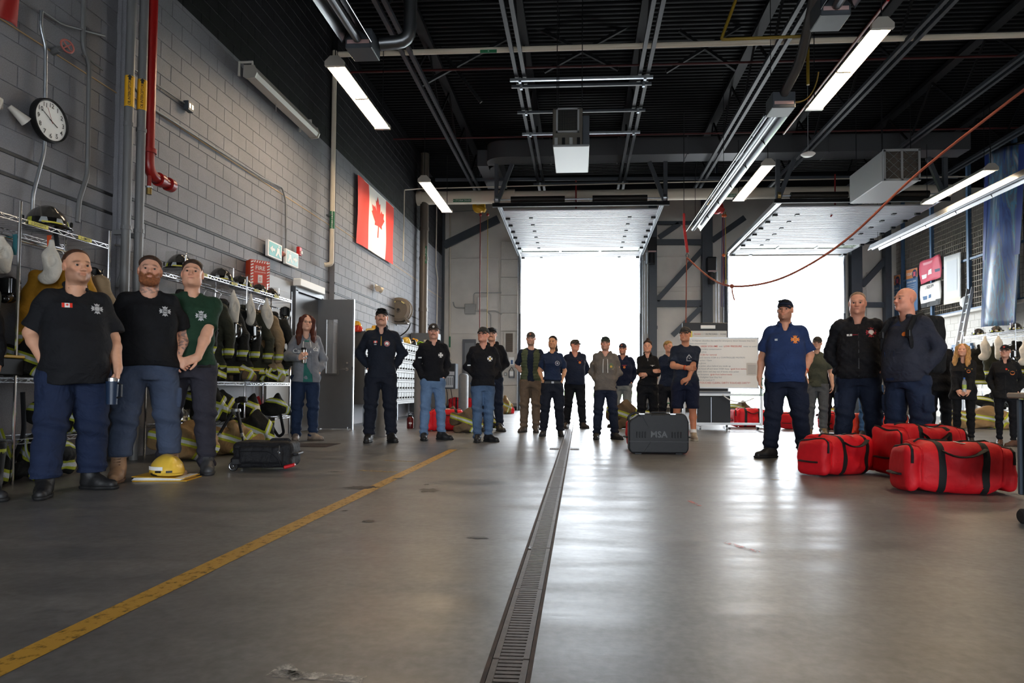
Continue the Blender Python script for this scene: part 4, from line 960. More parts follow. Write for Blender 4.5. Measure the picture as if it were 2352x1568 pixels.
# roof joist hangers above, door operators on the jambs
def operator(x, y, label, s):
    c = aty(x, y, 23.45); t = thing('door_operator', label, 'motor', tuple(c))
    MB().box(c+Vector((0, 0, .28)), (.34, .26, .5), bev=.03).build('gear_case', M_BLK, t, world=True)
    MB().tube([c+Vector((-.0, 0, -.02)), c+Vector((0, 0, -.42))], .12, 14).build('motor', M_BLK, t, world=True, smooth=40)
    MB().box(c+Vector((0, -.135, .02)), (.28, .006, .05)).build('label', MATS['pinkish_label'], t, world=True)
    MB().box(c+Vector((s*.18, 0, -.2)), (.05, .2, .4)).build('mount', M_GALV, t, world=True)
    MB().box(c+Vector((0, .17, 0)), (.12, .12, 1.0)).build('bracket', M_STEEL, t, world=True)
    mb = MB()
    for q in (-.05, .05): mb.tube([c+Vector((s*.2+q, -.02, -.3)), c+Vector((s*.2+q, -.02, -2.9))], .007, 4)
    mb.build('hand_chain', M_GALV, t, world=True, kind='stuff')
operator(1497, 580, 'black motor on the jamb between the bay doors, left one', -1)
operator(1634, 625, 'black motor on the jamb between the bay doors, right one', 1)
# cord reels with dangling lines
def reel(x, y, Y, body, ring, label, lines):
    c = aty(x, y, Y); t = thing('cord_reel', label, 'reel', tuple(c)); body_m = mat('reel_'+body, body, .45); ring_m = mat('reel_'+ring, ring, .45)
    MB().lathe([(.0001, -.1), (.1, -.1), (.2, -.07), (.22, 0), (.2, .07), (.1, .1), (.0001, .1)], c, 22, 'Y').build('drum', body_m, t, world=True, smooth=50)
    MB().box(c+Vector((.1, -.03, -.08)), (.26, .2, .14), (0, .5, 0), bev=.02).build('outlet', body_m, t, world=True)
    MB().box(c+Vector((0, 0, .95)), (.08, .08, 1.6)).build('hanger', M_STEEL, t, world=True)
    MB().box(c+Vector((0, -.115, .05)), (.14, .004, .1)).build('label', MATS['pale_yellow_print'], t, world=True)
    for (dx, m, zb, r) in lines:
        p = c+Vector((dx, 0, -.15)); MB().tube([p, (p.x+.01, Y, zb)], r, 6).build('hanging_line', m, t, world=True)
        MB().ball(Vector((p.x, Y, p.z-.12)), .05, 10, 6).build('stopper', ring_m, t, world=True, smooth=60)
        MB().tube([(p.x+.01, Y, zb-.12), (p.x+.01, Y, zb)], .03, 8).build('plug', m, t, world=True)
    return t
M_RLINE = mat('dark_red_line', '7a2a26', .6); M_YLINE = mat('yellow_line', 'a8903a', .6)
reel(1100, 474, 20.9, 'd9a920', '8c1c1c', 'yellow cord reel over the far wall with red and yellow lines', [(.05, M_RLINE, 2.4, .016), (.29, M_YLINE, 2.5, .012)])
t = reel(1646, 476, 20.9, 'a81f1a', 'd0622a', 'red cord reel with yellow bracket beside the right bay door', [(.2, M_RLINE, 4.2, .014), (.27, M_YLINE, 4.25, .012)])
MB().box(aty(1640, 462, 20.75), (.42, .2, .22), bev=.03).build('bracket_cover', MATS['reel_d9a920'], t, world=True)
t = thing('pull_cord', 'pair of thin cords with an orange ball hanging in front of the right bay door', 'cord', tuple(aty(1662, 585, 20.9)))
for dx in (-3, 2): MB().tube([aty(1662+dx, 500, 20.9), aty(1660+dx, 705, 20.9)], .012, 5).build('cord', mat('violet_cord', '4a3d6e', .6), t, world=True)
MB().ball(aty(1662, 586, 20.9), .055, 12, 8).build('ball', mat('orange_ball', 'd0622a', .5), t, world=True, smooth=60)
# sagging rope with its strap
M_ROPE = mat('rust_red_rope', '8a4636', .7, bump=.4, bscale=150)
A = aty(2352+60, 160, 9.0); B = aty(1681, 657, 13.0); Cc = aty(1578, 592, 14.5)
P = [A, aty(2120, 388, 10.6), aty(1960, 537, 11.6), aty(1860, 607, 12.2), aty(1770, 647, 12.6), B, aty(1630, 637, 13.7), Cc]
Q = []
for i in range(len(P)-1):
    p0, p1, p2, p3 = P[max(i-1, 0)], P[i], P[i+1], P[min(i+2, len(P)-1)]
    for k in range(6):
        s = k/6; Q.append(.5*((2*p1)+(p2-p0)*s+(2*p0-5*p1+4*p2-p3)*s*s+(3*p1-p0-3*p2+p3)*s**3))
Q.append(P[-1])
t = thing('rope', 'long rust red rope sagging across the hall to a red strap', 'rope', tuple(B))
MB().tube(Q, .02, 6).build('span', M_ROPE, t, world=True, smooth=60)
mb = MB(); mb.ball(B, .045, 8, 6); mb.build('knot', M_ROPE, t, world=True, smooth=60)
MB().tube([B, aty(1682, 672, 13), aty(1687, 690, 13)], .014, 5).build('tail', M_ROPE, t, world=True)
MB().tube([aty(1577, 592, 14.5), aty(1575, 770, 14.5)], .012, 5).build('drop_line', M_ROPE, t, world=True)
t2 = MB(); t2.bar(aty(1571, 520, 14.5), aty(1579, 580, 14.5), .06, .015, (0, 1, 0)); t2.bar(aty(1571, 490, 14.5), aty(1571, 522, 14.5), .05, .015, (0, 1, 0))
tag(t2.build('red_strap', mat('red_webbing', 'a3151a', .7)), 'red webbing strap holding the end of the rope', 'strap')
MB().tube(bend([aty(1578, 580, 14.5), aty(1582, 587, 14.5), aty(1579, 594, 14.5), aty(1575, 587, 14.5), aty(1578, 580, 14.5)], .01), .008, 5).build('carabiner', M_STEEL, bpy.data.objects['red_strap'])
bpy.data.objects['red_strap'].children[0].name = 'carabiner'
MB().tube([aty(1571, 492, 14.5), Vector((aty(1571, 492, 14.5).x, 14.5, 6.9))], .008, 5).build('hanger', M_DARK, bpy.data.objects['red_strap'])
# smoke detector disc and far conduits
c = aty(1856, 354, 13.2); t = thing('access_point', 'flat white rounded device hung under the roof', 'device', tuple(c)); MB().lathe([(.0001, -.04), (.1, -.035), (.14, 0), (.1, .03), (.0001, .035)], c, 24).build('case', M_WHITE, t, world=True, smooth=50); MB().tube([c, (c.x, c.y, 8.0)], .008, 5).build('stem', M_GALV, t, world=True)
# ------------------------------------------------------------------ far wall fittings
FW = 23.87
def wbox(name, label, cat, x0, y0, x1, y1, m, depth=.14, Y=FW, extra=None):
    a, b = aty(x0, y0, Y), aty(x1, y1, Y); c = (a+b)/2; t = thing(name, label, cat, (c.x, Y, c.z))
    MB().box((0, .0, 0), (abs(b.x-a.x), depth, abs(a.z-b.z)), bev=.01).build('case', m, t)
    return t, abs(b.x-a.x), abs(a.z-b.z), depth
M_EBOX = mat('junction_box_grey', 'a3a29e', .5)
t, w, h, d = wbox('junction_box', 'grey junction box on the far wall between conduits', 'box', 1068, 698, 1092, 721, M_EBOX); MB().box((0, -d/2-.006, 0), (w*.9, .012, h*.9), bev=.004).build('lid', M_EBOX, t)
t, w, h, d = wbox('control_box', 'taller pale box on the far wall behind the hanging cords', 'box', 1097, 682, 1119, 711, M_BEIGE); MB().box((0, -d/2-.006, 0), (w*.9, .012, h*.92), bev=.004).build('lid', M_BEIGE, t)
for px, lab in (([(1041, 693), (1044, 706), (1068, 707)], 'thin conduit bending into the junction box from the wall'), ([(1088, 698), (1088, 672), (1152, 672)], 'conduit looping above the junction box'),
                ([(1092, 714), (1140, 714), (1152, 722)], 'conduit running right from the junction box'), ([(1120, 716), (1127, 722), (1127, 760)], 'conduit dropping beside the hanging cords'),
                ([(1034, 487), (1033, 825), (1038, 827)], 'long white vertical conduit with a green band'), ([(1037, 487), (1100, 483)], 'horizontal conduit toward the yellow reel'), ([(1152, 930), (1154, 830), (1150, 815)], 'thin conduit near the fire pull station')):
    pipe('conduit', lab, [aty(x, y, FW-.02) for x, y in px], .028 if 'long' in lab else .022, M_EBOX if 'long' not in lab else M_PVC, 'conduit', rr=.12)
q = aty(1033, 785, FW-.02); MB().tube([(q.x, FW-.02, q.z-.2), (q.x, FW-.02, q.z+.2)], .032, 8).build('label', M_GREEN, bpy.data.objects['conduit.014'] if 'conduit.014' in bpy.data.objects else None, world=True)
t, w, h, d = wbox('wall_louvre', 'framed brown louvre vent beside the left bay door', 'vent', 1157, 762, 1183, 812, M_WBLOCK, .1, 23.84)
MB().box((0, -.055, 0), (w*.62, .01, h*.86)).build('core', mat('brown_filter', '6b6057', .8), t)
for k in range(9): MB().box((0, -.065, -h*.38+k*h*.095), (w*.62, .02, .012), (.5, 0, 0)).build('slat', MATS['brown_filter'], t)
t, w, h, d = wbox('fire_pull', 'small red fire pull station on the far wall', 'alarm', 1141, 853, 1154, 863, MATS['alarm_red'], .08); MB().box((0, -.045, 0), (w*.5, .02, h*.25)).build('handle', M_WHITE, t)
t, w, h, d = wbox('switch_box', 'small grey switch box right of the fire pull', 'box', 1157, 855, 1165, 863, M_EBOX, .06); MB().box((0, -.035, 0), (.03, .015, .05)).build('switch', M_WHITE, t)
c = aty(1175, 858, 23.7); t = thing('wall_lantern', 'small caged lantern on the far wall by the louvre', 'lantern', tuple(c))
MB().box(c, (.14, .12, .18), bev=.01).build('lamp', M_WHITE, t, world=True); mb = MB()
for sx in (-1, 1):
    for sy in (-1, 1): mb.tube([c+Vector((sx*.09, sy*.08, -.14)), c+Vector((sx*.09, sy*.08, .1)), c+Vector((0, 0, .24))], .01, 5)
mb.box(c+Vector((0, 0, -.14)), (.2, .2, .02)); mb.build('cage', M_STEEL, t, world=True); MB().box(c+Vector((0, .14, 0)), (.06, .2, .06)).build('arm', M_STEEL, t, world=True)
t, w, h, d = wbox('notice', 'small white notice with blue discs beside the left bay door', 'notice', 1169, 820, 1181, 838, M_WHITE, .01, 23.84)
for z in (-.07, .0): MB().lathe([(.0001, -.008), (.045, -.008)], (.01, 0, z), 14, 'Y').build('disc', mat('notice_blue', '4a6a9a', .6), t)
t, w, h, d = wbox('far_door', 'grey steel door frame in the far wall behind the glasses man', 'door', 1063, 779, 1092, 940, M_DOOR, .1, 23.89); MB().box((.02, -.065, -.05), (w*.72, .02, h*.94), bev=.005).build('leaf', mat('door_leaf_grey', '7a7d80', .5), t); MB().tube([(.12, -.1, -.1), (.2, -.1, -.1)], .015, 6).build('handle', M_CHROME, t)
t, w, h, d = wbox('wall_console', 'wall console with a black screen over a slotted silver cabinet', 'console', 1018, 835, 1049, 893, M_STEEL, .45, 21.6)
MB().box((0, -.235, h*.34), (w*.82, .02, h*.26)).build('screen', M_BLACK, t); MB().box((0, -.235, h*.11), (w*.82, .02, h*.14)).build('panel', mat('console_pale', 'b9bdc4', .5), t)
MB().box((-.02, -.235, -h*.22), (w*.78, .02, h*.44)).build('front', M_ALU, t)
for k in range(6): MB().box((-w*.36+k*w*.125, -.25, -h*.2), (.018, .015, h*.3)).build('slot', M_STEEL, t)
MB().box((w*.42, -.1, h*.36), (.05, .2, .08)).build('bracket', M_EBOX, t)
for dx, q in ((-.1, 0), (.05, 1)): MB().tube(arc3((dx, -.1, -h/2), (dx+.12, -.1, -h/2-.5), (dx-.1+q*.1, -.1, -h/2-.9), 8), .012, 5).build('cable', M_BLACK, t)
MB().box((0, .5, -h*.2), (.2, .6, .2)).build('arm', M_STEEL, t)
# ------------------------------------------------------------------ mezzanine posters, banner, ladder
PX = RX-.108
def poster(name, px, label, base, parts, cat='poster', wave=0.):
    q = [atx(x, y, PX) for x, y in px]; t = thing(name, label, cat, tuple(q[3]))
    def f(u, v, l=0.): p = q[0].lerp(q[1], u).lerp(q[3].lerp(q[2], u), v); return Vector((p.x-l-.01-wave*(1+math.sin(u*9+v*4))*.5, p.y, p.z))
    MB().grid(lambda u, v: f(u, v), 10, 8).build('sheet', base, t, world=True, solid=.006, smooth=60, recalc=False)
    for nm, u0, v0, u1, v1, m in parts: MB().grid(lambda u, v: f(u0+(u1-u0)*u, v0+(v1-v0)*v, .009), 6, 4).build(nm, m, t, world=True, recalc=False)
    return t, f
M_PBLUE = mat('poster_blue', '4a6d94', .6); M_PORG = mat('poster_orange', 'd98a52', .6); M_PINK = mat('banner_pink', 'd2566a', .6); M_PNAVY = mat('poster_navy', '2b3a5a', .6)
def sign_board(px, label, lines):
    t, f = poster('sign_board', px, label, M_PBLUE, [('header', 0.02, .01, .98, .22, M_PORG)])
    mb = MB(); c = f(.75, .14, .014); uy = (f(.5, .1)-f(.5, .2)).normalized(); ux = (f(.6, .1)-f(.4, .1)).normalized(); s = (f(1, .5)-f(0, .5)).length
    add_text(mb, 'TODAY', s*.16, f(.3, .12, .014), ux, uy, .01)
    for k, (txt, v, sz) in enumerate(lines): add_text(mb, txt, s*sz, f(.5, v, .014), ux, uy, .004)
    mb.build('lettering', M_WHITE, t, world=True)
    MB().add([c+ux*math.cos(a*PI/10)*s*.19+uy*math.sin(a*PI/10)*s*.19 for a in range(20)], [tuple(range(20))]).build('emblem', M_PNAVY, t, world=True, recalc=False)
    MB().add([c-Vector((.003, 0, 0))+ux*math.cos(a*PI/4)*s*(.15 if a % 2 else .08)+uy*math.sin(a*PI/4)*s*(.15 if a % 2 else .08) for a in range(8)], [tuple(range(8))]).build('emblem_cross', M_PINK, t, world=True, recalc=False)
body = [('BUILDING GREEN', .3, .095)]+[('mmmm mmm mm mmmm mm', .37+.045*k, .055) for k in range(9)]
sign_board([(2043, 635), (2070, 629), (2069, 735), (2042, 738)], 'blue and orange TODAY board, left of the two, beyond the bald man', body)
sign_board([(2082, 620), (2109, 613), (2109, 712), (2081, 722)], 'blue and orange TODAY board about building green, right of the two', body)
t, f = poster('cloth_banner', [(2116, 602), (2163, 583), (2165, 636), (2117, 653)], 'wrinkled pink banner with small logos tied to the screen', M_PINK, [('logo', .08, .62, .3, .8, M_WHITE), ('logo', .4, .5, .62, .72, M_WHITE), ('logo', .74, .58, .92, .7, M_PNAVY), ('title', .2, .12, .62, .22, mat('pale_pink', 'e39aa4', .6))], 'banner', .06)
t, f = poster('cloth_banner', [(2117, 657), (2164, 643), (2163, 698), (2118, 708)], 'white wrinkled banner with black lettering under the pink one', M_FW, [('black_band', 0, .8, 1, 1, M_BLACK), ('logo', .12, .5, .3, .66, M_PBLUE), ('logo', .4, .48, .56, .64, M_PBLUE), ('black_corner', .75, .75, 1, 1, M_BLACK)], 'banner', .05)
mb = MB(); add_text(mb, "FIRE EQUIPMENT", .13, f(.5, .14, .03), (0, -1, 0), (0, 0, 1), .01); mb.build('lettering', M_BLACK, t, world=True)
t, f = poster('paper_chart', [(2169, 590), (2208, 578), (2208, 692), (2169, 700)], 'tall pale paper chart hung on the mesh screen', mat('chart_paper', 'dfe0df', .7), [('sketch', .2, .12, .8, .75, mat('chart_faint', 'd2d6da', .7)), ('footer', 0, .9, 1, 1, mat('chart_cream', 'e4d8c4', .7))])
# the big hanging truck banner
def ban_mat():
    m = bpy.data.materials.new('printed_vinyl_banner'); m.use_nodes = True; nt = m.node_tree; b = nt.nodes['Principled BSDF']; N = nt.nodes.new; L = nt.links.new
    tc = N('ShaderNodeTexCoord'); mp = N('ShaderNodeMapping'); mp.inputs['Scale'].default_value = (1, 2.6, .55); L(tc.outputs['Object'], mp.inputs[0])
    n = N('ShaderNodeTexNoise'); n.inputs['Scale'].default_value = 1.6; n.inputs['Detail'].default_value = 7; n.inputs['Roughness'].default_value = .6; n.inputs['Distortion'].default_value = 1.2; L(mp.outputs[0], n.inputs['Vector'])
    r = N('ShaderNodeValToRGB'); e = r.color_ramp.elements; e[0].position = .33; e[0].color = (*lin('22356e'), 1); e[1].position = .72; e[1].color = (*lin('a9b2bd'), 1)
    for p, c in ((.42, '2f4f8a'), (.5, '54585f'), (.56, '3c7a9c'), (.62, '6d6f76')): q = e.new(p); q.color = (*lin(c), 1)
    L(n.outputs[0], r.inputs[0]); L(r.outputs[0], b.inputs['Base Color']); b.inputs['Roughness'].default_value = .35; return m
q = [atx(2262, 345, RX-.35), atx(2352, 330, RX-.35), atx(2330, 735, RX-.35), atx(2249, 752, RX-.35)]
t = thing('hanging_banner', 'tall glossy blue and grey printed vinyl banner hanging beside the screen', 'banner', tuple(q[3]))
def bf(u, v): p = q[0].lerp(q[1], u).lerp(q[3].lerp(q[2], u), v); return Vector((p.x-.10*math.sin(u*PI)*(.3+v)+.05*math.sin(u*7+v*2), p.y, p.z-(.12*u if v > .95 else 0)))
MB().grid(bf, 24, 30).build('sheet', ban_mat(), t, world=True, smooth=80, solid=.006, recalc=False)
for u0 in (0, .9): MB().grid(lambda u, v: bf(u0+.1*u, v*.62)-Vector((.012, 0, 0)), 4, 20).build('edge_stripe', mat('banner_blue', '24397c', .4), t, world=True, recalc=False, smooth=60)
MB().tube([q[0]+Vector((0, .1, .02)), q[1]+Vector((0, -.1, .02))], .03, 8).build('top_bar', M_DARK, t, world=True)
for u in (.1, .9): p = bf(u, 0); MB().tube([p, (p.x, p.y, 8.0)], .008, 4).build('hanger', M_DARK, t, world=True)
# ladder leaning on the white wall
F0 = flo(2168, 975); T0 = atx(2229, 662, RX-.24)
t = thing('ladder', 'aluminium extension ladder leaning on the white block wall', 'ladder', (F0.x, F0.y, 0))
ax = (T0-F0); side = Vector((-.25, -1, 0)).normalized()*.21
for s in (-1, 1): MB().bar(F0+side*s, T0+side*s, .03, .075, (1, 0, 0)).build('rail', M_ALU, t, world=True)
for k in range(13): p = F0+ax*((k+.6)/13.3); MB().tube([p-side, p+side], .016, 6).build('rung', M_ALU, t, world=True)
for s in (-1, 1): MB().box(F0+side*s+Vector((0, 0, .02)), (.06, .1, .04)).build('foot', M_RUB, t, world=True)
c = atx(2216, 694, RX-.12); t = thing('round_light', 'round white bulkhead light on the wall behind the ladder', 'light', tuple(c)); MB().lathe([(.0001, -.1), (.12, -.08), (.17, -.02), (.18, .1)], c, 20, 'X').build('cover', M_WHITE, t, world=True, smooth=60)
mb = MB(); y0, y1 = atx(2192, 800, RX).y, atx(2235, 800, RX).y; mb.box((RX-.03, (y0+y1)/2, 2.1), (.1, abs(y1-y0), .16)); 
for y in (y0, y1): mb.box((RX-.03, y, 1.05), (.1, .12, 2.1))
mb.build('door_3', M_BLUE, kind='structure'); MB().box((RX-.0, (y0+y1)/2, 1.0), (.04, abs(y1-y0), 2.0)).build('leaf', M_DOOR, bpy.data.objects['door_3'])
# far right wheeled table
t = thing('wheeled_table', 'corner of a slate blue wheeled table at the right edge', 'table', tuple(flo(2345, 1205)))
p = flo(2344, 1200); M_SLATE = mat('slate_laminate', '4a5460', .55, noise=.05)
xL = aty(2323, 1000, p.y).x
MB().box((xL+.75-.01, p.y-.36, .775), (1.5, .78, .035), bev=.008).build('table_top', mat('tan_edge_top', 'a59482', .5), t, world=True)
MB().box((xL+.76, p.y+.0, .46), (1.44, .03, .58), bev=.005).build('modesty_panel', M_SLATE, t, world=True)
for s in (0, 1):
    for yy in (-.02, .0): pass
    X = xL+.07+s*1.3
    MB().tube([(X, p.y-.06, .07), (X, p.y-.06, .76)], .028, 12).build('leg', M_SLATE, t, world=True, smooth=40)
    w = MB(); w.lathe([(.0001, -.022), (.035, -.022), (.045, -.012), (.045, .012), (.035, .022), (.0001, .022)], (X-.03, p.y-.04, .046), 18, 'X'); w.build('caster', M_RUB, t, world=True, smooth=40)
    w = MB(); w.lathe([(.0001, -.022), (.035, -.022), (.045, -.012), (.045, .012), (.035, .022), (.0001, .022)], (X+.02, p.y-.04, .046), 18, 'X'); w.build('caster', M_RUB, t, world=True, smooth=40)

# ------------------------------------------------------------------ smooth implicit surfaces (for bodies, clothing and soft things)
class Field:
    """signed distances on a grid; shapes are melted together, then one continuous skin is drawn over them"""
    def __init__(s, lo, hi, vox):
        s.lo = np.array(lo, np.float32)-2*vox; s.vox = vox
        s.n = np.maximum(np.ceil((np.array(hi)+2*vox-s.lo)/vox).astype(int)+1, 4); s.D = np.full(tuple(s.n), 9., np.float32)
        s.ax = [s.lo[i]+vox*np.arange(s.n[i], dtype=np.float32) for i in range(3)]
    def blk(s, lo, hi, m):
        a = [int(max(0, math.floor((lo[i]-m-s.lo[i])/s.vox))) for i in range(3)]; b = [int(min(s.n[i], math.ceil((hi[i]+m-s.lo[i])/s.vox)+1)) for i in range(3)]
        if any(b[i] <= a[i] for i in range(3)): return None
        sl = tuple(slice(a[i], b[i]) for i in range(3))
        return sl, s.ax[0][sl[0]][:, None, None], s.ax[1][sl[1]][None, :, None], s.ax[2][sl[2]][None, None, :]
    def add(s, prim, k=.02):
        fn, lo, hi = prim; r = s.blk(lo, hi, k+2.5*s.vox)
        if r is None: return s
        sl, X, Y, Z = r; d = fn(X, Y, Z); a = s.D[sl]
        if k > 0: h = np.clip(k-np.abs(a-d), 0, None)/k; s.D[sl] = np.minimum(a, d)-h*h*k*.25
        else: s.D[sl] = np.minimum(a, d)
        return s
    def sub(s, prim, k=.01):
        fn, lo, hi = prim; r = s.blk(lo, hi, k+2.5*s.vox)
        if r is None: return s
        sl, X, Y, Z = r; d = -fn(X, Y, Z); a = s.D[sl]; h = np.clip(k-np.abs(a-d), 0, None)/max(k, 1e-6); s.D[sl] = np.maximum(a, d)+h*h*k*.25
        return s
    def keep(s, fn):
        """intersect with fn(X,Y,Z) < 0 everywhere"""
        s.D = np.maximum(s.D, fn(s.ax[0][:, None, None], s.ax[1][None, :, None], s.ax[2][None, None, :])).astype(np.float32); return s
    def warp(s, fn):
        s.D = (s.D+fn(s.ax[0][:, None, None], s.ax[1][None, :, None], s.ax[2][None, None, :])).astype(np.float32); return s
    def net(s):
        D = s.D; I = D < 0; n = I.shape; c = n[0]-1, n[1]-1, n[2]-1
        off = [(i, j, k) for i in (0, 1) for j in (0, 1) for k in (0, 1)]
        cnt = np.zeros(c, np.int8)
        for o in off: cnt += I[o[0]:o[0]+c[0], o[1]:o[1]+c[1], o[2]:o[2]+c[2]]
        idx = np.argwhere((cnt > 0) & (cnt < 8)); val = [D[idx[:, 0]+o[0], idx[:, 1]+o[1], idx[:, 2]+o[2]] for o in off]
        P = np.zeros((len(idx), 3), np.float32); C = np.zeros(len(idx), np.float32)
        for a in range(8):
            for ax in range(3):
                if off[a][ax] == 0:
                    o2 = list(off[a]); o2[ax] = 1; b = off.index(tuple(o2)); va, vb = val[a], val[b]; m = (va < 0) != (vb < 0)
                    t = np.where(m, va/np.where(m, va-vb, 1), 0); q = np.tile(np.array(off[a], np.float32), (len(idx), 1)); q[:, ax] += t
                    P += q*m[:, None]; C += m
        V = s.lo+s.vox*(idx+P/np.maximum(C, 1)[:, None])
        vid = np.full(c, -1, np.int32); vid[idx[:, 0], idx[:, 1], idx[:, 2]] = np.arange(len(idx)); F = []
        for ax in range(3):
            A = I[tuple(slice(0, -1) if i == ax else slice(1, -1) for i in range(3))]; B = I[tuple(slice(1, None) if i == ax else slice(1, -1) for i in range(3))]
            for flip, m in ((0, A & ~B), (1, ~A & B)):
                e = np.argwhere(m)
                if not len(e): continue
                g = e.copy(); u, v = [(1, 2), (2, 0), (0, 1)][ax]
                for q in (u, v): g[:, q] += 1
                def cell(du, dv): h = g.copy(); h[:, u] += du; h[:, v] += dv; return vid[h[:, 0], h[:, 1], h[:, 2]]
                f = np.stack([cell(-1, -1), cell(0, -1), cell(0, 0), cell(-1, 0)], 1); F.append(f[:, ::-1] if flip else f)
        return V.astype(np.float32), (np.concatenate(F) if F else np.zeros((0, 4), np.int32))
def np_mesh(name, V, F, mats, mi=None, col=None):
    me = bpy.data.meshes.new(name); F = F[(F >= 0).all(1)]; me.vertices.add(len(V)); me.vertices.foreach_set('co', V.ravel())
    me.loops.add(F.size); me.loops.foreach_set('vertex_index', F.ravel().astype(np.int32)); me.polygons.add(len(F))
    me.polygons.foreach_set('loop_start', np.arange(0, F.size, 4, dtype=np.int32)); me.update(calc_edges=True); me.validate()
    for m in mats: me.materials.append(m)
    if mi is not None: me.polygons.foreach_set('material_index', mi.astype(np.int32))
    if col is not None:
        a = me.color_attributes.new('Col', 'FLOAT_COLOR', 'POINT'); a.data.foreach_set('color', np.concatenate([col, np.ones((len(col), 1))], 1).astype(np.float32).ravel())
    me.shade_smooth(); return me
def cone(a, b, ra, rb=None):
    a = np.array(a, np.float32); b = np.array(b, np.float32); rb = ra if rb is None else rb; d = b-a; L = float(d@d)+1e-9; r = max(ra, rb)
    def fn(X, Y, Z):
        x, y, z = X-a[0], Y-a[1], Z-a[2]; t = np.clip((x*d[0]+y*d[1]+z*d[2])/L, 0, 1)
        return np.sqrt((x-t*d[0])**2+(y-t*d[1])**2+(z-t*d[2])**2)-(ra+(rb-ra)*t)
    return fn, np.minimum(a, b)-r, np.maximum(a, b)+r
def ccone(a, b, ra, rb):
    """cone whose far end is cut square"""
    fn, lo, hi = cone(a, b, ra, rb); d = np.array(b, np.float32)-np.array(a, np.float32); d /= np.linalg.norm(d); b_ = np.array(b)
    return (lambda X, Y, Z: np.maximum(fn(X, Y, Z), (X-b_[0])*d[0]+(Y-b_[1])*d[1]+(Z-b_[2])*d[2])), lo, hi
def ell(c, r, R=None):
    c = np.array(c, np.float32); r = np.array(r, np.float32)
    def fn(X, Y, Z):
        x, y, z = X-c[0], Y-c[1], Z-c[2]
        if R is not None: x, y, z = R[0][0]*x+R[0][1]*y+R[0][2]*z, R[1][0]*x+R[1][1]*y+R[1][2]*z, R[2][0]*x+R[2][1]*y+R[2][2]*z
        k0 = np.sqrt((x/r[0])**2+(y/r[1])**2+(z/r[2])**2); k1 = np.sqrt((x/r[0]**2)**2+(y/r[1]**2)**2+(z/r[2]**2)**2)
        return k0*(k0-1)/np.maximum(k1, 1e-6)
    m = float(r.max()) if R is not None else r
    return fn, c-m, c+m
def rbox(c, h, r, R=None):
    c = np.array(c, np.float32); h = np.array(h, np.float32)-r
    def fn(X, Y, Z):
        x, y, z = X-c[0], Y-c[1], Z-c[2]
        if R is not None: x, y, z = R[0][0]*x+R[0][1]*y+R[0][2]*z, R[1][0]*x+R[1][1]*y+R[1][2]*z, R[2][0]*x+R[2][1]*y+R[2][2]*z
        qx, qy, qz = np.abs(x)-h[0], np.abs(y)-h[1], np.abs(z)-h[2]
        return np.sqrt(np.maximum(qx, 0)**2+np.maximum(qy, 0)**2+np.maximum(qz, 0)**2)+np.minimum(np.maximum(np.maximum(qx, qy), qz), 0)-r
    m = float(np.linalg.norm(h+r)) if R is not None else h+r
    return fn, c-m, c+m
def column(prof, cx=0., p=2.3):
    """body of superellipse sections: prof = [(z, half width, half depth, y centre[, x centre])]"""
    z = np.array([q[0] for q in prof]); A = np.array([q[1] for q in prof]); B = np.array([q[2] for q in prof]); C = np.array([q[3] for q in prof]); Xc = np.array([q[4] if len(q) > 4 else cx for q in prof])
    def fn(X, Y, Z):
        a = np.interp(Z, z, A).astype(np.float32); b = np.interp(Z, z, B).astype(np.float32); c = np.interp(Z, z, C).astype(np.float32); x0 = np.interp(Z, z, Xc).astype(np.float32)
        d = ((np.abs((X-x0)/a)**p+np.abs((Y-c)/b)**p)**(1/p)-1)*np.minimum(a, b)
        return np.maximum(d, np.maximum(z[0]-Z, Z-z[-1]))
    return fn, (min(Xc)-A.max(), (C-B).min(), z[0]), (max(Xc)+A.max(), (C+B).max(), z[-1])

# ------------------------------------------------------------------ people
M_SKIN = mat('skin', None, .5, attr='Col', noise=.05, nscale=30, spec=.35)
def cloth(hexc, name=None, rough=.85, **k):
    k.setdefault('noise', .12); k.setdefault('nscale', 9.); k.setdefault('bump', .35); k.setdefault('bscale', 34.); k.setdefault('wrinkle', .55)
    return mat('cloth_'+(name or '')+hexc, hexc, rough, spec=.25, **k)
def vrot(v, ax, a): return Matrix.Rotation(a, 3, Vector(ax)) @ Vector(v)
def ik(S_, W, l1, l2, pole):
    S_, W, pole = Vector(S_), Vector(W), Vector(pole); d = W-S_; L = min(d.length, (l1+l2)*.999); dn = d.normalized()
    a = (l1*l1-l2*l2+L*L)/(2*L); h = math.sqrt(max(l1*l1-a*a, 0)); pp = pole-dn*pole.dot(dn); pp.normalize(); return S_+dn*a+pp*h
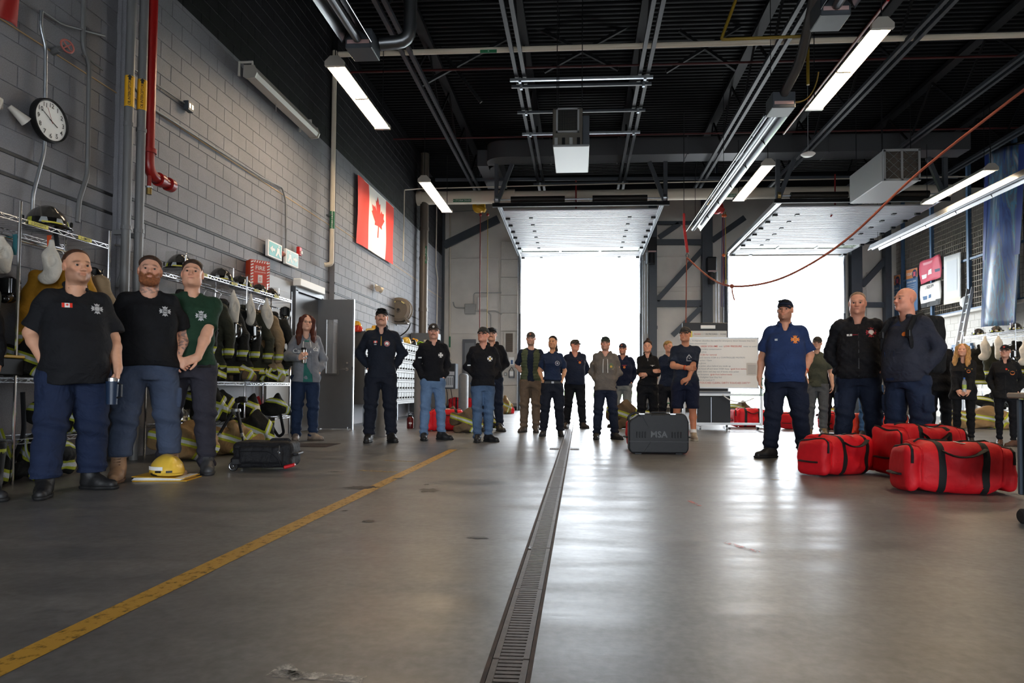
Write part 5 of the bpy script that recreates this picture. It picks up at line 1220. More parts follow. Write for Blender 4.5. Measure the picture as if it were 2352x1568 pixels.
# arm poses: wrist (for the +x side, in units of a 1.8 m figure), elbow pole, hand direction, palm normal, finger curl
POSE = {
 'pocket': ((.166, -.03, .965), (.62, .8, -.1), (-.30, -.05, -.95), (-1, 0, 0), .3),
 'pouch': ((.12, -.078, 1.02), (.62, .8, -.3), (-.93, -.1, -.1), (0, 1, 0), .3),
 'back': ((.09, .175, 1.0), (.9, .35, -.2), (-.8, .1, -.5), (0, -1, 0), .5),
 'hang': ((.255, -.03, .915), (.3, .9, 0), (-.03, -.12, -1), (-1, 0, 0), .55),
 'clasp': ((.085, -.215, .93), (.95, .35, -.1), (-.8, -.35, -.55), (0, 1, 0), .75),
 'wrist': ((.045, -.235, .94), (.95, .35, -.1), (-.85, -.15, -.35), (0, .8, -.5), .7),
 'cross': ((-.085, -.185, 1.20), (.9, .1, -.6), (-.97, .1, .12), (0, 1, 0), .35),
 'crosslow': ((-.03, -.215, 1.14), (.9, .1, -.6), (-.95, .2, .0), (0, 1, 0), .4),
 'cup': ((.10, -.25, 1.16), (.8, .35, -.7), (-.45, -.55, .55), (-.7, .6, 0), .95),
 'fist': ((.10, -.22, .94), (.95, .35, -.1), (-.75, -.2, -.6), (0, 1, 0), 1.25),
 'hold': ((.24, -.10, .93), (.4, .9, 0), (-.1, -.25, -.95), (-1, 0, 0), .9),
 'hip': ((.155, .085, .99), (.75, .5, -.1), (-.6, .3, -.7), (0, -1, 0), .5),
}
SHOE = {}
def shoe_mesh(kind):
    """one low shoe or laced boot, toe along -Y, heel at +.08"""
    if kind in SHOE: return SHOE[kind]
    F = Field((-.07, -.24, 0), (.07, .13, .30), .0075)
    F.add(cone((0, .045, .05), (0, -.06, .05), .045, .046), .01); F.add(cone((0, -.06, .042), (.004, -.155, .036), .048, .038), .03)
    F.add(cone((0, .035, .06), (0, .03, .115), .046, .042), .03); F.add(cone((0, -.03, .08), (0, .01, .11), .036, .042), .04)
    if kind == 'boot': F.add(cone((0, .03, .11), (0, .038, .235), .05, .056), .03)
    F.keep(lambda X, Y, Z: .012-Z+0*X+0*Y); F.keep(lambda X, Y, Z: Z-(.255 if kind == 'boot' else .125)+0*X+0*Y)
    S2 = Field((-.07, -.24, 0), (.07, .13, .05), .0075); S2.add(cone((0, .05, .02), (0, -.06, .02), .05, .052), .02); S2.add(cone((0, -.06, .02), (.004, -.165, .02), .054, .042), .03); S2.keep(lambda X, Y, Z: np.maximum(-Z, Z-.026)+0*X+0*Y)
    V, Fc = F.net(); V2, F2 = S2.net(); n = len(V)
    L = MB()
    for i in range(7 if kind == 'boot' else 4):
        z = .105+i*.022; y = -.036-.0+i*.006 if kind == 'boot' else -.055+i*.012
        if kind != 'boot': z = .088+i*.008
        L.tube([(-.024, y+.004, z), (.024, y-.004, z+.006)], .0035, 4)
    SHOE[kind] = ((V, Fc), (V2, F2), L); return SHOE[kind]
def add_shoes(root, feet, kind, upper, sole, sc=1.):
    a, b, L = shoe_mesh(kind)
    for (x, y, ang) in feet:
        R = np.array(Matrix.Rotation(ang, 3, 'Z'))*sc
        me = np_mesh('boot' if kind == 'boot' else 'shoe', (a[0]@R.T)+np.array([x, y, 0]), a[1], [upper]); o = put('boot' if kind == 'boot' else 'shoe', me, root)
        put('sole', np_mesh('sole', (b[0]@R.T)+np.array([x, y, 0]), b[1], [sole]), o)
        lb = MB(); lb.add([tuple(R@np.array(v)+np.array([x, y, 0])) for v in L.v], L.f); lb.build('laces', sole, o)
def tubes_np(tubes, n=8):
    """list of (points, radii, colour) -> quads"""
    V, F, C, o = [], [], [], 0
    for P, r, c in tubes:
        mb = MB(); mb.tube(P, r, n, False)
        V += mb.v; F += [tuple(i+o for i in f) for f in mb.f]; C += [c]*len(mb.v); o += len(mb.v)
    return V, F, C
def person(label, loc, yaw, h=1.8, g=1., belly=0., sw=1., female=False, vox=.0075, gvox=.012, skin='c99b80', arms=('hang', 'hang'), feet=None, head=(0, 0, 0),
           top=('tee', '15171c'), legs=('pants', '1c2230'), shoes=('shoe', '17171a', '0d0d0e'), hair=None, cap=None, beard=None, lean=0., seed=0, hands=True, neck=1., bottom_len=None, hemz=None, kangaroo=False, fold=1., head_sc=1., tat=None, gl=1.):
    """a clothed figure facing -Y; everything is modelled for 1.8 m and scaled to h. arms = (figure's right, figure's left) as seen at -x / +x"""
    r = random.Random(seed); s = h/1.8
    root = thing('person', label, 'person', loc, yaw); ROOT = root; root.scale = (s, s, s)
    sk = np.array(lin(skin))*1.18; SX = .160*sw*(.88 if female else 1.); SZ = 1.435
    hipx = .095*(1.02 if female else 1)*(1+.35*(g-1))
    feet = feet or [(-.13, 0, -.2), (.13, 0, .2)]
    tk, tc = top[0], top[1]; long_ = tk not in ('tee', 'polo', 'vest')
    thick = {'tee': .010, 'polo': .012, 'hoodie': .018, 'jacket': .022, 'zip': .015, 'vest': .012, 'softshell': .018}[tk]
    # ---- skeleton
    J = []
    for i, sd in ((0, -1), (1, 1)):
        spec = arms[i]; P = POSE[spec] if isinstance(spec, str) else spec
        Sh = Vector((sd*SX, .012, SZ)); W = Vector((sd*P[0][0], P[0][1], P[0][2])); kx = 1+.5*(g-1)
        W.x *= (g if spec == 'pocket' else kx) if abs(P[0][0]) > .12 else 1; W.y = W.y*(1+1.0*(g-1)+(belly*2.5 if P[0][1] < -.1 and P[0][2] < 1.15 else 0))
        E = ik(Sh, W, .29, .255, (sd*P[1][0], P[1][1], P[1][2])); d = (W-Sh)
        if d.length > .54: W = Sh+d.normalized()*.54
        hd = Vector((sd*P[2][0], P[2][1], P[2][2])).normalized(); pn = Vector((sd*P[3][0], P[3][1], P[3][2])); pn = (pn-hd*pn.dot(hd)).normalized()
        J.append((Sh, E, W, hd, pn, P[4], sd))
    # ---- skin: head, neck, arms, palms as one surface
    lo = np.array([min(-.25, min(min(j[1].x, j[2].x)-.12 for j in J)), min(-.28, min(j[2].y for j in J)-.16), min(j[2].z for j in J)-.16]); hi = np.array([max(.25, max(max(j[1].x, j[2].x)+.12 for j in J)), max(.2, max(max(j[2].y, j[1].y) for j in J)+.12), 1.82])
    F = Field(lo, hi, vox)
    HC = Vector((0, -.018, 1.683)); Rh = (Matrix.Rotation(head[0], 3, 'Z') @ Matrix.Rotation(-head[1], 3, 'X') @ Matrix.Rotation(head[2], 3, 'Y'))
    ks = head_sc*(.95 if female else 1.); fat = 1+.14*max(0, g-1)+belly*.15
    RT = np.array(Rh.transposed())
    def hp(x, y, z): return tuple(HC+Rh@Vector((x*ks*fat, y*ks, z*ks)))
    def he(c, q, k): F.add(ell(hp(*c), np.array(q)*ks*np.array((fat, 1, 1)), RT), k)
    he((0, .014, .032), (.076, .097, .085), 0); he((0, -.028, -.035), (.063, .066, .084), .035); he((0, -.04, -.082), (.046 if not female else .04, .046, .036), .03)
    for q in (-1, 1):
        he((q*.04, -.066, -.022), (.022, .022, .02), .025); he((q*.052, -.005, -.07), (.016, .03, .03), .04); he((q*.079, .012, -.008), (.009, .02, .032), .008)
        F.sub(ell(hp(q*.031, -.103, -.002), np.array((.019, .016, .013))*ks, RT), .012)
    F.add(cone(hp(-.034, -.083, .020), hp(.034, -.083, .020), .0125*ks), .014)
    F.add(cone(hp(0, -.09, .006), hp(0, -.109, -.030), .0085*ks, .0125*ks), .012)
    for q in (-1, 1): he((q*.012, -.1, -.034), (.0085, .01, .008), .008)
    F.add(cone(hp(-.017, -.090, -.0575), hp(.017, -.090, -.0575), .0075*ks, .0075*ks), .008); F.add(cone(hp(-.014, -.0905, -.068), hp(.014, -.0905, -.068), .008*ks), .008)
    he((0, -.083, -.1), (.02, .017, .016), .02)
    nw = .056*neck*(.86 if female else 1)*(1+.25*(g-1))
    F.add(cone(hp(0, .018, -.06), (0, .02, 1.50), nw, nw*1.08), .025)
    F.add(cone((0, .015, 1.47), (0, .02, 1.36), .060, .07), .02)
    for (Sh, E, W, hd, pn, cu, sd) in J:
        am = (1+.45*(g-1))*(.82 if female else 1.)
        F.add(cone((sd*.04, .015, 1.45), Sh, .034, .042*am), .02); F.add(cone(Sh, Sh.lerp(E, .6), .041*am, .047*am), .02); F.add(cone(Sh.lerp(E, .6), E, .047*am, .042*am), .02)
        m_ = E.lerp(W, .3); F.add(cone(E, m_, .042*am, .043*am), .02); F.add(cone(m_, W, .043*am, .028), .02)
        if hands:
            sdv = hd.cross(pn)*sd; R3 = np.array(Matrix((sdv, hd, pn))); c = W+hd*.05
            F.add(rbox(c, (.040, .048, .015), .014, R3), .016); F.add(cone(W, W+hd*.03, .026, .026), .016)
    V, Fq = F.net()
    def skull(th):
        """the head's own surface pushed out by th"""
        r_ = F.blk(np.array(HC)-.17, np.array(HC)+.17, 0); q_ = Field((0, 0, 0), (.01, .01, .01), vox); q_.D = F.D[r_[0]]-th; q_.ax = [F.ax[i][r_[0][i]] for i in range(3)]; q_.lo = np.array([a_[0] for a_ in q_.ax]); q_.n = np.array(q_.D.shape); return q_
    # vertex colours
    col = np.tile(sk, (len(V), 1)); Q = ((V-np.array(HC))@np.array(Rh))/ks; Q[:, 0] /= fat; x, y, z = Q.T
    fz = np.array(lin(beard[1])) if beard else None
    def blend(mask, c, a=1.):
        w = np.clip(mask, 0, 1)[:, None]*a; col[:] = col*(1-w)+np.array(c)*w
    onhead = (np.abs(x) < .1) & (np.abs(z) < .14) & (np.abs(y) < .14)
    front = onhead & (y < -.03)
    blend(front*np.exp(-(((np.abs(x)-.04)/.022)**2+((z+.03)/.022)**2)), sk*np.array([1.02, .72, .66]), .45)
    blend(front*np.exp(-((x/.012)**2+((z+.03)/.016)**2)), sk*np.array([1.0, .74, .68]), .4)
    blend(onhead*np.exp(-(((np.abs(x)-.082)/.012)**2)), sk*np.array([1.0, .7, .62]), .4)
    lipc = sk*np.array([.86, .5, .48]); blend(front*np.exp(-(((np.abs(x))/.021)**4+((z+.0625)/.009)**2)), lipc, .75); blend(front*np.exp(-((x/.024)**4+((z+.0625)/.0028)**2)), sk*.28, .7)
    brow = np.array(lin(hair[1] if hair else '3a2a20'))*.9; blend(front*np.exp(-(((np.abs(x)-.034)/.019)**4+((z-.0245+.12*(np.abs(x)-.03))/.006)**2)), brow, .85 if not female else .7)
    blend(front*np.exp(-(((np.abs(x)-.031)/.017)**4+((z-.001)/.010)**2)), sk*np.array([.55, .45, .42]), .5)
    if beard:
        kind = beard[0]; jaw = onhead & (y < .03)
        bz = np.clip((-.048-z-np.clip(np.abs(x)-.03, 0, 1)*-.9)/.012, 0, 1)*np.clip((.05-y-.04)/.02, 0, 1)*(np.hypot(x/.02, (z+.063)/.010) > 1)
        if kind == 'stubble': blend(jaw*bz, fz, .42)
        if kind == 'full': blend(jaw*bz, fz, .9); blend(front*np.exp(-((x/.034)**4+((z+.047)/.008)**2)), fz, .95)
        if kind == 'moustache': blend(jaw*bz, fz, .12)
    if tat is not None:
        for (Sh, E, W, hd, pn, cu, sd) in J:
            if sd != tat: continue
            d = np.linalg.norm(V-np.array(E.lerp(W, .5)), axis=1) < .15; pat = np.sin(V[:, 0]*95+3*np.sin(V[:, 2]*60))*np.sin(V[:, 2]*80+2*np.sin(V[:, 1]*70)); blend(d*(pat > .1), np.array(lin('4a5560')), .6)
        nk = (V[:, 2] < 1.6) & (V[:, 2] > 1.50) & (np.abs(V[:, 0]) < .09); pat = np.sin(V[:, 0]*120+2*np.sin(V[:, 2]*90))*np.sin(V[:, 2]*110); blend(nk*(pat > .0), np.array(lin('55585c')), .55)
    # fingers and eyes
    T = []
    if hands:
        for (Sh, E, W, hd, pn, cu, sd) in J:
            sdv = hd.cross(pn)*sd
            for f, (u, L_, rr) in enumerate(((-.030, .070, .0086), (-.010, .080, .009), (.010, .075, .0087), (.029, .058, .0076))):
                p = W+hd*.088+sdv*(-u); d = hd.copy(); a0 = cu*.75; pts = [p-hd*.02]; seg_ = [.45, .31, .24]; pts.append(p)
                for q in seg_: d = (Matrix.Rotation(a0, 3, hd.cross(pn)) @ d); pts.append(pts[-1]+d*L_*q); a0 = cu*.7
                T.append((pts, [rr, rr, rr*.95, rr*.86, rr*.55], tuple(sk*np.array([1.0, .92, .9]))))
            d = (hd*.6+sdv*.75+pn*.25).normalized(); p = W+hd*.02+sdv*.022; d2 = (d*.5+hd*.6+pn*.5*cu-sdv*.2).normalized()
            T.append(([p, p+d*.035, p+d*.045+d2*.025, p+d*.045+d2*.05], [.0125, .0115, .0100, .007], tuple(sk)))
    for q in (-1, 1):
        c = Vector(hp(q*.031, -.0795, -.0005)); rr = .0118*ks
        fw = Rh@Vector((-head[0]*.25, -1, 0)).normalized(); dd = [(-.98, .2), (-.8, .62), (-.3, .95), (.3, .95), (.72, .70), (.72, .70), (.93, .38), (.93, .38), (1., .02)]
        cols = ['w', 'w', 'w', 'w', 'w', 'i', 'i', 'p', 'p']; mb = MB()
        T.append(([c+fw*rr*a for a, b in dd[:5]], [rr*b for a, b in dd[:5]], (.62, .60, .58))); T.append(([c+fw*rr*a for a, b in dd[4:7]], [rr*b for a, b in dd[4:7]], tuple(lin('4a4a44')))); T.append(([c+fw*rr*a for a, b in dd[6:]], [rr*b for a, b in dd[6:]], (.01, .01, .01)))
    tv, tf, tcol = tubes_np(T)
    n0 = len(V); V = np.concatenate([V, np.array(tv, np.float32)]); Fq = np.concatenate([Fq, np.array(tf, np.int32)+n0]); col = np.concatenate([col, np.array(tcol)])
    put('body', np_mesh('body', V, Fq, [M_SKIN], col=col), root)
    ph = [r.uniform(0, 6.3) for _ in range(8)]
    # ---- top
    hz = hemz if hemz is not None else {'tee': .88, 'polo': .87, 'hoodie': .88, 'jacket': .84, 'zip': .86, 'vest': .92, 'softshell': .80}[tk]
    t_ = thick; ff = .92 if female else 1.; wa = .148 if female else .158
    def torso(e, z0, z1=1.50):
        P = [(z0, (.168*g+e)*(1.02 if female else 1), .118*g+belly*.55+e, -belly*.40), (.95, (.170*g+e)*(1.03 if female else 1), .122*g+belly*.85+e, -belly*.65), (1.07, wa*g+belly*.35+e, .112*g+belly+e, -belly*.8), (1.18, (.162*ff)*g+belly*.2+e, .116*g+belly*.7+e, -.004-belly*.6),
             (1.30, .176*ff*(1+.6*(g-1))+e, (.122+(.018 if female else 0))*(1+.7*(g-1))+e, -.008-(.014 if female else 0)-belly*.25), (1.39, .165*ff*(1+.6*(g-1))+e, .108*(1+.6*(g-1))+e, .0), (1.44, .135*ff*sw+e, .086+e, .012), (1.48, .088+e, .068+e, .016), (1.52, .064+e*.6, .060+e*.6, .016)]
        P = [q for q in P if q[0] >= z0]; return column(P, p=2.25)
    G = Field((-.52, -.46, hz-.02), (.52, .40, 1.60), gvox)
    G.add(torso(t_, hz), 0)
    for (Sh, E, W, hd, pn, cu, sd) in J:
        am = (1+.45*(g-1))*(.84 if female else 1.); e = t_
        G.add(cone((sd*.05, .015, 1.468), Sh+Vector((-sd*.012, 0, -.004)), .040+e, .050*am+e), .035)
        if tk == 'vest': continue
        if long_:
            G.add(cone(Sh, E, .052*am+e, .048*am+e), .03); G.add(ccone(E, W+(W-E).normalized()*.008, .048*am+e, .033+e), .02)
        else:
            e2 = Sh.lerp(E, .86 if tk != 'tee' else .80); G.add(ccone(Sh, e2, .052*am+e, .064*am+e), .03)
    if tk in ('hoodie',):
        G.add(cone((-.085, .045, 1.525), (0, .10, 1.50), .034, .045), .02); G.add(cone((.085, .045, 1.525), (0, .10, 1.50), .034, .045), .02)
        for q in (-1, 1): G.add(cone((q*.085, .04, 1.525), (q*.03, -.075, 1.455), .03, .02), .02)
        G.add(ell((0, .12, 1.45), (.10, .05, .09)), .04)
    if tk in ('polo', 'jacket', 'zip', 'softshell'):
        up = .035 if tk == 'polo' else (.075 if tk == 'zip' else .05)
        for q in (-1, 1): G.add(cone((q*.062, .05, 1.535+up*.3), (q*.052, -.055, 1.50+up*.3), .022, .02), .012)
        G.add(cone((-.05, .075, 1.54+up*.4), (.05, .075, 1.54+up*.4), .022), .015)
    hole = .058*neck*(1+.25*(g-1))+(.004 if tk != 'vest' else .01)
    if not (tk == 'vest'): G.sub(cone((0, -.004, 1.505), (0, .01, 1.64), hole*.95, hole*1.05), .010)
    if tk in ('hoodie', 'zip', 'jacket', 'softshell', 'polo'): G.sub(cone((0, -.055, 1.46), (0, -.10, 1.56), .022 if tk == 'polo' else .03, .055), .01)
    if tk == 'vest': G.sub(cone((0, -.02, 1.45), (0, -.01, 1.64), .075, .08), .012)
    if tk == 'vest':   # worn open: cut a front gap
        G.sub(rbox((0, -.2, 1.2), (.050, .2, .5), .02), .01)
    ws = .0085*fold
    def wr(X, Y, Z):
        a = np.sin(13*X+7*Z+ph[0]+1.6*np.sin(6*Z+ph[1]+3*X))*np.sin(15*Z-9*X+ph[2]+1.3*np.sin(9*Y+ph[3])); b = np.sin(30*Z+14*np.abs(X)+ph[4]+2*np.sin(8*X+ph[5]))*np.exp(-((Z-hz-.12)/.14)**2)
        c = np.sin(38*Z+ph[6]+12*X+10*Y)*np.clip((np.abs(X)-.17)/.08, 0, 1)
        return ws*(a+.8*b+.7*c)
    G.warp(wr)
    if tk == 'softshell' or tk == 'jacket':
        if len(top) > 2 and top[2] == 'quilt': G.warp(lambda X, Y, Z: .009*(np.abs(np.sin(38*(X+Z)))*np.abs(np.sin(38*(X-Z)))-.5)*-1+0*Y)
    if tk == 'vest': G.warp(lambda X, Y, Z: -.008*np.abs(np.sin(Z*PI/.055))+.004+0*X+0*Y)
    G.keep(lambda X, Y, Z: hz-Z+0*X+.012*np.sin(9*X+ph[0])+0*Y)
    if not long_:
        for (Sh, E, W, hd, pn, cu, sd) in J:
            if tk == 'vest':
                n_ = Vector((sd, 0, -.12)).normalized(); p_ = Sh+Vector((sd*.015, 0, 0))
                G.keep(lambda X, Y, Z: np.where((X*sd > .1) & (Z > 1.25), (X-p_.x)*n_.x+(Z-p_.z)*n_.z+0*Y, -1.))
    GV, GF = G.net(); M_top = cloth(tc, tk)
    nm = {'tee': 'shirt', 'polo': 'polo_shirt', 'hoodie': 'hoodie', 'jacket': 'jacket', 'zip': 'pullover', 'vest': 'vest', 'softshell': 'jacket'}[tk]
    to = put(nm, np_mesh(nm, GV, GF, [M_top]), root)
    if tk == 'vest':
        U = Field((-.4, -.3, .9), (.4, .3, 1.58), gvox); U.add(torso(.004, .90), 0)
        for (Sh, E, W, hd, pn, cu, sd) in J:
            U.add(cone((sd*.05, .015, 1.462), Sh, .042, .054), .035); e2 = Sh.lerp(E, .84); U.add(ccone(Sh, e2, .058, .066), .03)
        U.sub(cone((0, -.004, 1.505), (0, .01, 1.64), .058, .062), .010)
        U.warp(wr); put('shirt', np_mesh('shirt', *U.net(), [cloth(top[2], 'tee')]), root)
    # ---- trousers
    lk, lc = legs[0], legs[1]; B = Field((-.45, -.38, .0), (.45, .34, 1.10), gvox)
    le = {'pants': .012, 'jeans': .010, 'shorts': .022, 'leggings': -.012, 'cargo': .018, 'baggy': .03}[lk]; lg = (1+.55*(g-1))*gl
    B.add(column([(.80, .150*g+le, .105*g+le, .01), (.90, (.168 if not female else .176)*g+min(le, t_-.004), .118*g+min(le, t_-.004)+belly*.3, .006-belly*.2), (.98, .160*g+min(le, t_-.006), .110*g+belly*.5, -belly*.4), (1.08, .145*g, .100*g+belly*.5, -belly*.5)]), 0)
    KN = []
    for i, sd in ((0, -1), (1, 1)):
        fx, fy, an = feet[i]; Hj = Vector((sd*hipx, .005, .90)); A = Vector((fx, fy+.03, .085)); K = Hj.lerp(A, .485)+Vector((0, -.022, 0)); KN.append((Hj, K, A, an))
        B.add(cone(Hj, K, .098*lg+le, .070*lg+le), .03)
        if lk != 'shorts':
            cf = K.lerp(A, .35)+Vector((0, .016, 0)); lo_ = {'pants': .060, 'jeans': .060, 'leggings': .050, 'cargo': .062, 'baggy': .072}[lk]
            B.add(cone(K, cf, .070*lg+le*.8, .066*lg+le*.8), .03); B.add(cone(cf, A+Vector((0, 0, -.03)), .066*lg+le*.8, lo_*min(lg, 1.25)+le*.6), .03)
        if lk in ('cargo',): B.add(rbox((Hj.lerp(K, .62)+Vector((sd*(.072*lg+le), .0, 0)))[:], (.018, .075, .085), .015), .012)
    zb = {'pants': .055, 'jeans': .05, 'shorts': .50, 'leggings': .11, 'cargo': .10, 'baggy': .06}[lk] if bottom_len is None else bottom_len
    wl_ = .0085*fold
    def wl2(X, Y, Z):
        kn = np.exp(-((Z-.49)/.09)**2)*np.sin(62*Z+20*X+ph[1])*.9; an_ = np.exp(-((Z-.13)/.09)**2)*np.sin(75*Z+14*X+ph[2])*1.1; hp_ = np.exp(-((Z-.86)/.10)**2)*np.sin(40*Z+34*np.abs(X)+ph[3])*.8
        return wl_*(kn+an_+hp_+.6*np.sin(18*X+11*Z+ph[4])*np.sin(14*Z+12*Y+ph[5]))
    B.warp(wl2); B.keep(lambda X, Y, Z: np.maximum(zb-Z, Z-max(hz+.06, .93))+0*X+0*Y)
    nl = {'shorts': 'shorts', 'jeans': 'jeans', 'leggings': 'leggings'}.get(lk, 'trousers')
    lm = cloth(lc, 'denim', nscale=5., noise=.28) if lk == 'jeans' else cloth(lc, 'drill')
    put(nl, np_mesh(nl, *B.net(), [lm]), root)
    if lk == 'shorts':
        Lg = Field((-.3, -.2, 0), (.3, .2, .7), vox*1.2)
        for Hj, K, A, an in KN: cf = K.lerp(A, .33)+Vector((0, .02, 0)); Lg.add(cone(Hj.lerp(K, .5), K, .075, .056), .02); Lg.add(cone(K, cf, .055, .056), .03); Lg.add(cone(cf, A, .056, .038), .03); Lg.add(cone(A, A+Vector((0, -.02, -.03)), .038, .036), .02)
        LV, LF = Lg.net(); put('legs', np_mesh('legs', LV, LF, [M_SKIN], col=np.tile(sk*np.array([.95, .82, .76]), (len(LV), 1))), root)
        for Hj, K, A, an in KN: MB().tube([A+Vector((0, -.006, -.03)), A+Vector((0, -.004, .09))], [.052, .048], 14).build('sock', M_WHITE, root, smooth=40)
    if shoes: add_shoes(root, feet, shoes[0], mat('shoe_'+shoes[1], shoes[1], .55, bump=.15, bscale=50), mat('sole_'+shoes[2], shoes[2], .7), 1.0 if not female else .9)
    # ---- hair
    def hfield(lo_, hi_): return Field(lo_, hi_, min(vox, .0065))
    b0 = np.array(HC)-.2; b1 = np.array(HC)+.2
    def hloc(X, Y, Z):
        X, Y, Z = X-HC.x, Y-HC.y, Z-HC.z; R_ = np.array(Rh); return [(R_[0][i]*X+R_[1][i]*Y+R_[2][i]*Z)/ks for i in range(3)]
    if hair:
        hk_, hc_ = hair; hm = mat('hair_'+hc_, hc_, .6, noise=.35, nscale=60, bump=.5, bscale=120, stretch=(1, 1, .25), spec=.3)
        if hk_ in ('short', 'fade', 'balding', 'buzz', 'bun', 'pony', 'longf', 'capshort'):
            th = {'short': .011, 'fade': .012, 'balding': .006, 'buzz': .0025, 'bun': .012, 'pony': .012, 'longf': .018, 'capshort': .006}[hk_]
            A = skull(0.)
            zf = {'short': .055, 'fade': .068, 'balding': .105, 'buzz': .088, 'bun': .065, 'pony': .068, 'longf': .062, 'capshort': .045}[hk_]
            sl = {'balding': 1.28}.get(hk_, 1.05)
            def kp(X, Y, Z):
                x, y, z = hloc(X, Y, Z); hl = zf-sl*(y+.055); hl = np.maximum(hl, -.10); d = hl-z
                if hk_ == 'fade': d = np.maximum(d, .035-z)
                e = np.maximum(d, .042-np.hypot((y-.008), (z+.012)*.8)) if hk_ not in ('longf',) else d
                e = np.maximum(e, (y+.012)*-6-.1+np.abs(z)*0) if False else e
                return (e+.003*np.sin(90*x+40*y))*ks
            A.warp(lambda X, Y, Z: -.002-th*np.clip(-kp(X, Y, Z)/.03, 0, 1)**.8); A.keep(kp)
            if hk_ == 'bun': A.add(ell(hp(0, .02, .135), np.array((.038, .038, .034))*ks), .012); A.warp(lambda X, Y, Z: .004*np.sin(120*X+60*Z)*np.sin(100*Y))
            if hk_ == 'pony':
                for q in range(6): A.add(cone(hp(.03, .08-.0*q, .06-.045*q), hp(.035+.01*q, .09, .015-.045*q), .030, .026), .015)
            if hk_ == 'longf':
                A2 = Field(b0-np.array([.1, .05, .32]), b1+np.array([.1, 0, 0]), .008); wz = -.34 if hc_[0] != 'b' else -.30
                for q in (-1, 1):
                    pts = [(q*.045, -.035, .085), (q*.082, -.02, .03), (q*.092, -.005, -.06), (q*.100, -.03, -.16), (q*.105, -.075, -.24), (q*.098, -.095, wz)]
                    for i in range(len(pts)-1): A2.add(cone(hp(*pts[i]), hp(*pts[i+1]), (.024, .034, .040, .042, .038)[i], (.034, .040, .042, .038, .022)[i]), .025)
                    A2.add(cone(hp(q*.05, .07, .0), hp(q*.06, .07, -.22), .055, .05), .03)
                A2.add(ell(hp(0, .03, .03), np.array((.09, .10, .095))*ks), .03); A2.sub(ell(hp(0, -.07, -.04), np.array((.062, .085, .115))*ks, RT), .01)
                A2.warp(lambda X, Y, Z: .004*np.sin(95*X+70*Y+3*np.sin(14*Z))); put('hair', np_mesh('hair', *A2.net(), [hm]), root)
            else: put('hair', np_mesh('hair', *A.net(), [hm]), root)
    if beard and beard[0] in ('full', 'moustache'):
        bm_ = mat('beard_'+beard[1], beard[1], .8, noise=.35, nscale=80, bump=.6, bscale=160); A = Field(b0, b1, min(vox, .006))
        for q in (-1, 1): A.add(cone(hp(0, -.099, -.046), hp(q*.026, -.090, -.054), .0075, .006), .006); A.add(cone(hp(q*.026, -.09, -.054), hp(q*.034, -.080, -.070), .006, .004), .006)
        if beard[0] == 'full':
            A.add(ell(hp(0, -.052, -.096), np.array((.058, .052, .044))*ks*np.array((fat, 1, 1)), RT), .02)
            for q in (-1, 1): A.add(cone(hp(q*.060, -.02, -.045), hp(q*.045, -.055, -.09), .015, .024), .02)
            A.sub(ell(hp(0, -.112, -.064), np.array((.019, .022, .0065))*ks, RT), .004)
            A.warp(lambda X, Y, Z: .003*np.sin(150*X+30*Z)*np.sin(110*Z+40*Y))
        put('beard' if beard[0] == 'full' else 'moustache', np_mesh('beard', *A.net(), [bm_]), root)
    if cap:
        cm = cloth(cap[0], 'cap'); A = Field(b0, b1, min(vox, .0065))
        A.add(ell(hp(0, .012, .034), np.array((.084, .106, .092))*ks*np.array((fat, 1, 1)), RT), 0); A.add(ell(hp(0, -.055, .062), np.array((.055, .042, .05))*ks, RT), .03)
        A.keep(lambda X, Y, Z: (.030-hloc(X, Y, Z)[2]-.18*hloc(X, Y, Z)[1])*ks)
        co = put('cap', np_mesh('cap', *A.net(), [cm]), root)
        bb = MB()
        bs = cap[1] if len(cap) > 1 else 1
        def bfn(u, v, dz=0.):
            a = (u-.5)*2.3; rx, ry = .074+.004*v, .086; q = .068*v*math.cos((u-.5)*PI*.92)**.6
            X_ = math.sin(a)*rx*(1-.05*v); Y_ = -(math.cos(a)*ry+q+.006); return hp(X_, bs*Y_, .043-.020*v-.022*(abs(u-.5)*2)**2+dz+(.045 if bs < 0 else 0)*-1)
        bb.grid(lambda u, v: bfn(u, v), 14, 6); bb.build('brim', cm, co, smooth=60, solid=.006)
        if len(cap) > 2 and cap[2]:
            lb = MB(); lb.add([hp(math.cos(k*PI/8)*.018, -.105, .068+math.sin(k*PI/8)*.018) for k in range(16)], [tuple(range(16))]); lb.build('cap_badge', mat('badge_'+cap[2], cap[2], .6), co)
            lb.v = []
    root['_J'] = 0; del root['_J']
    return dict(root=root, top=to, GV=GV, GF=GF, hp=hp, J=J, s=s, ks=ks)
def bvh_of(p):
    if 'bvh' not in p: p['bvh'] = BVHTree.FromPolygons([tuple(v) for v in p['GV']], [tuple(int(i) for i in f) for f in p['GF']])
    return p['bvh']
def decal(p, name, polys, x, z, m, size=1., parent=None, lift=.004, rot=0., cuts=0):
    """print lying on the front of the garment: 2-D polygons (or geometry) dropped onto the cloth"""
    bv = bvh_of(p); mb = MB()
    for poly in polys:
        if isinstance(poly, tuple) and len(poly) == 2 and isinstance(poly[1], list) and poly[1] and isinstance(poly[1][0], tuple) and all(isinstance(i, int) for i in poly[1][0]): vs, fs = poly
        else: vs, fs = poly, [tuple(range(len(poly)))]
        out = []
        for v in vs:
            a, b = v[0]*size, v[1]*size; a, b = a*math.cos(rot)-b*math.sin(rot), a*math.sin(rot)+b*math.cos(rot)
            hit = bv.ray_cast(Vector((x+a, -1, z+b)), Vector((0, 1, 0)))[0]; out.append((x+a, (hit.y if hit else -.12)-lift, z+b))
        mb.add(out, fs)
    return mb.build(name, m, parent or p['top'], recalc=False)
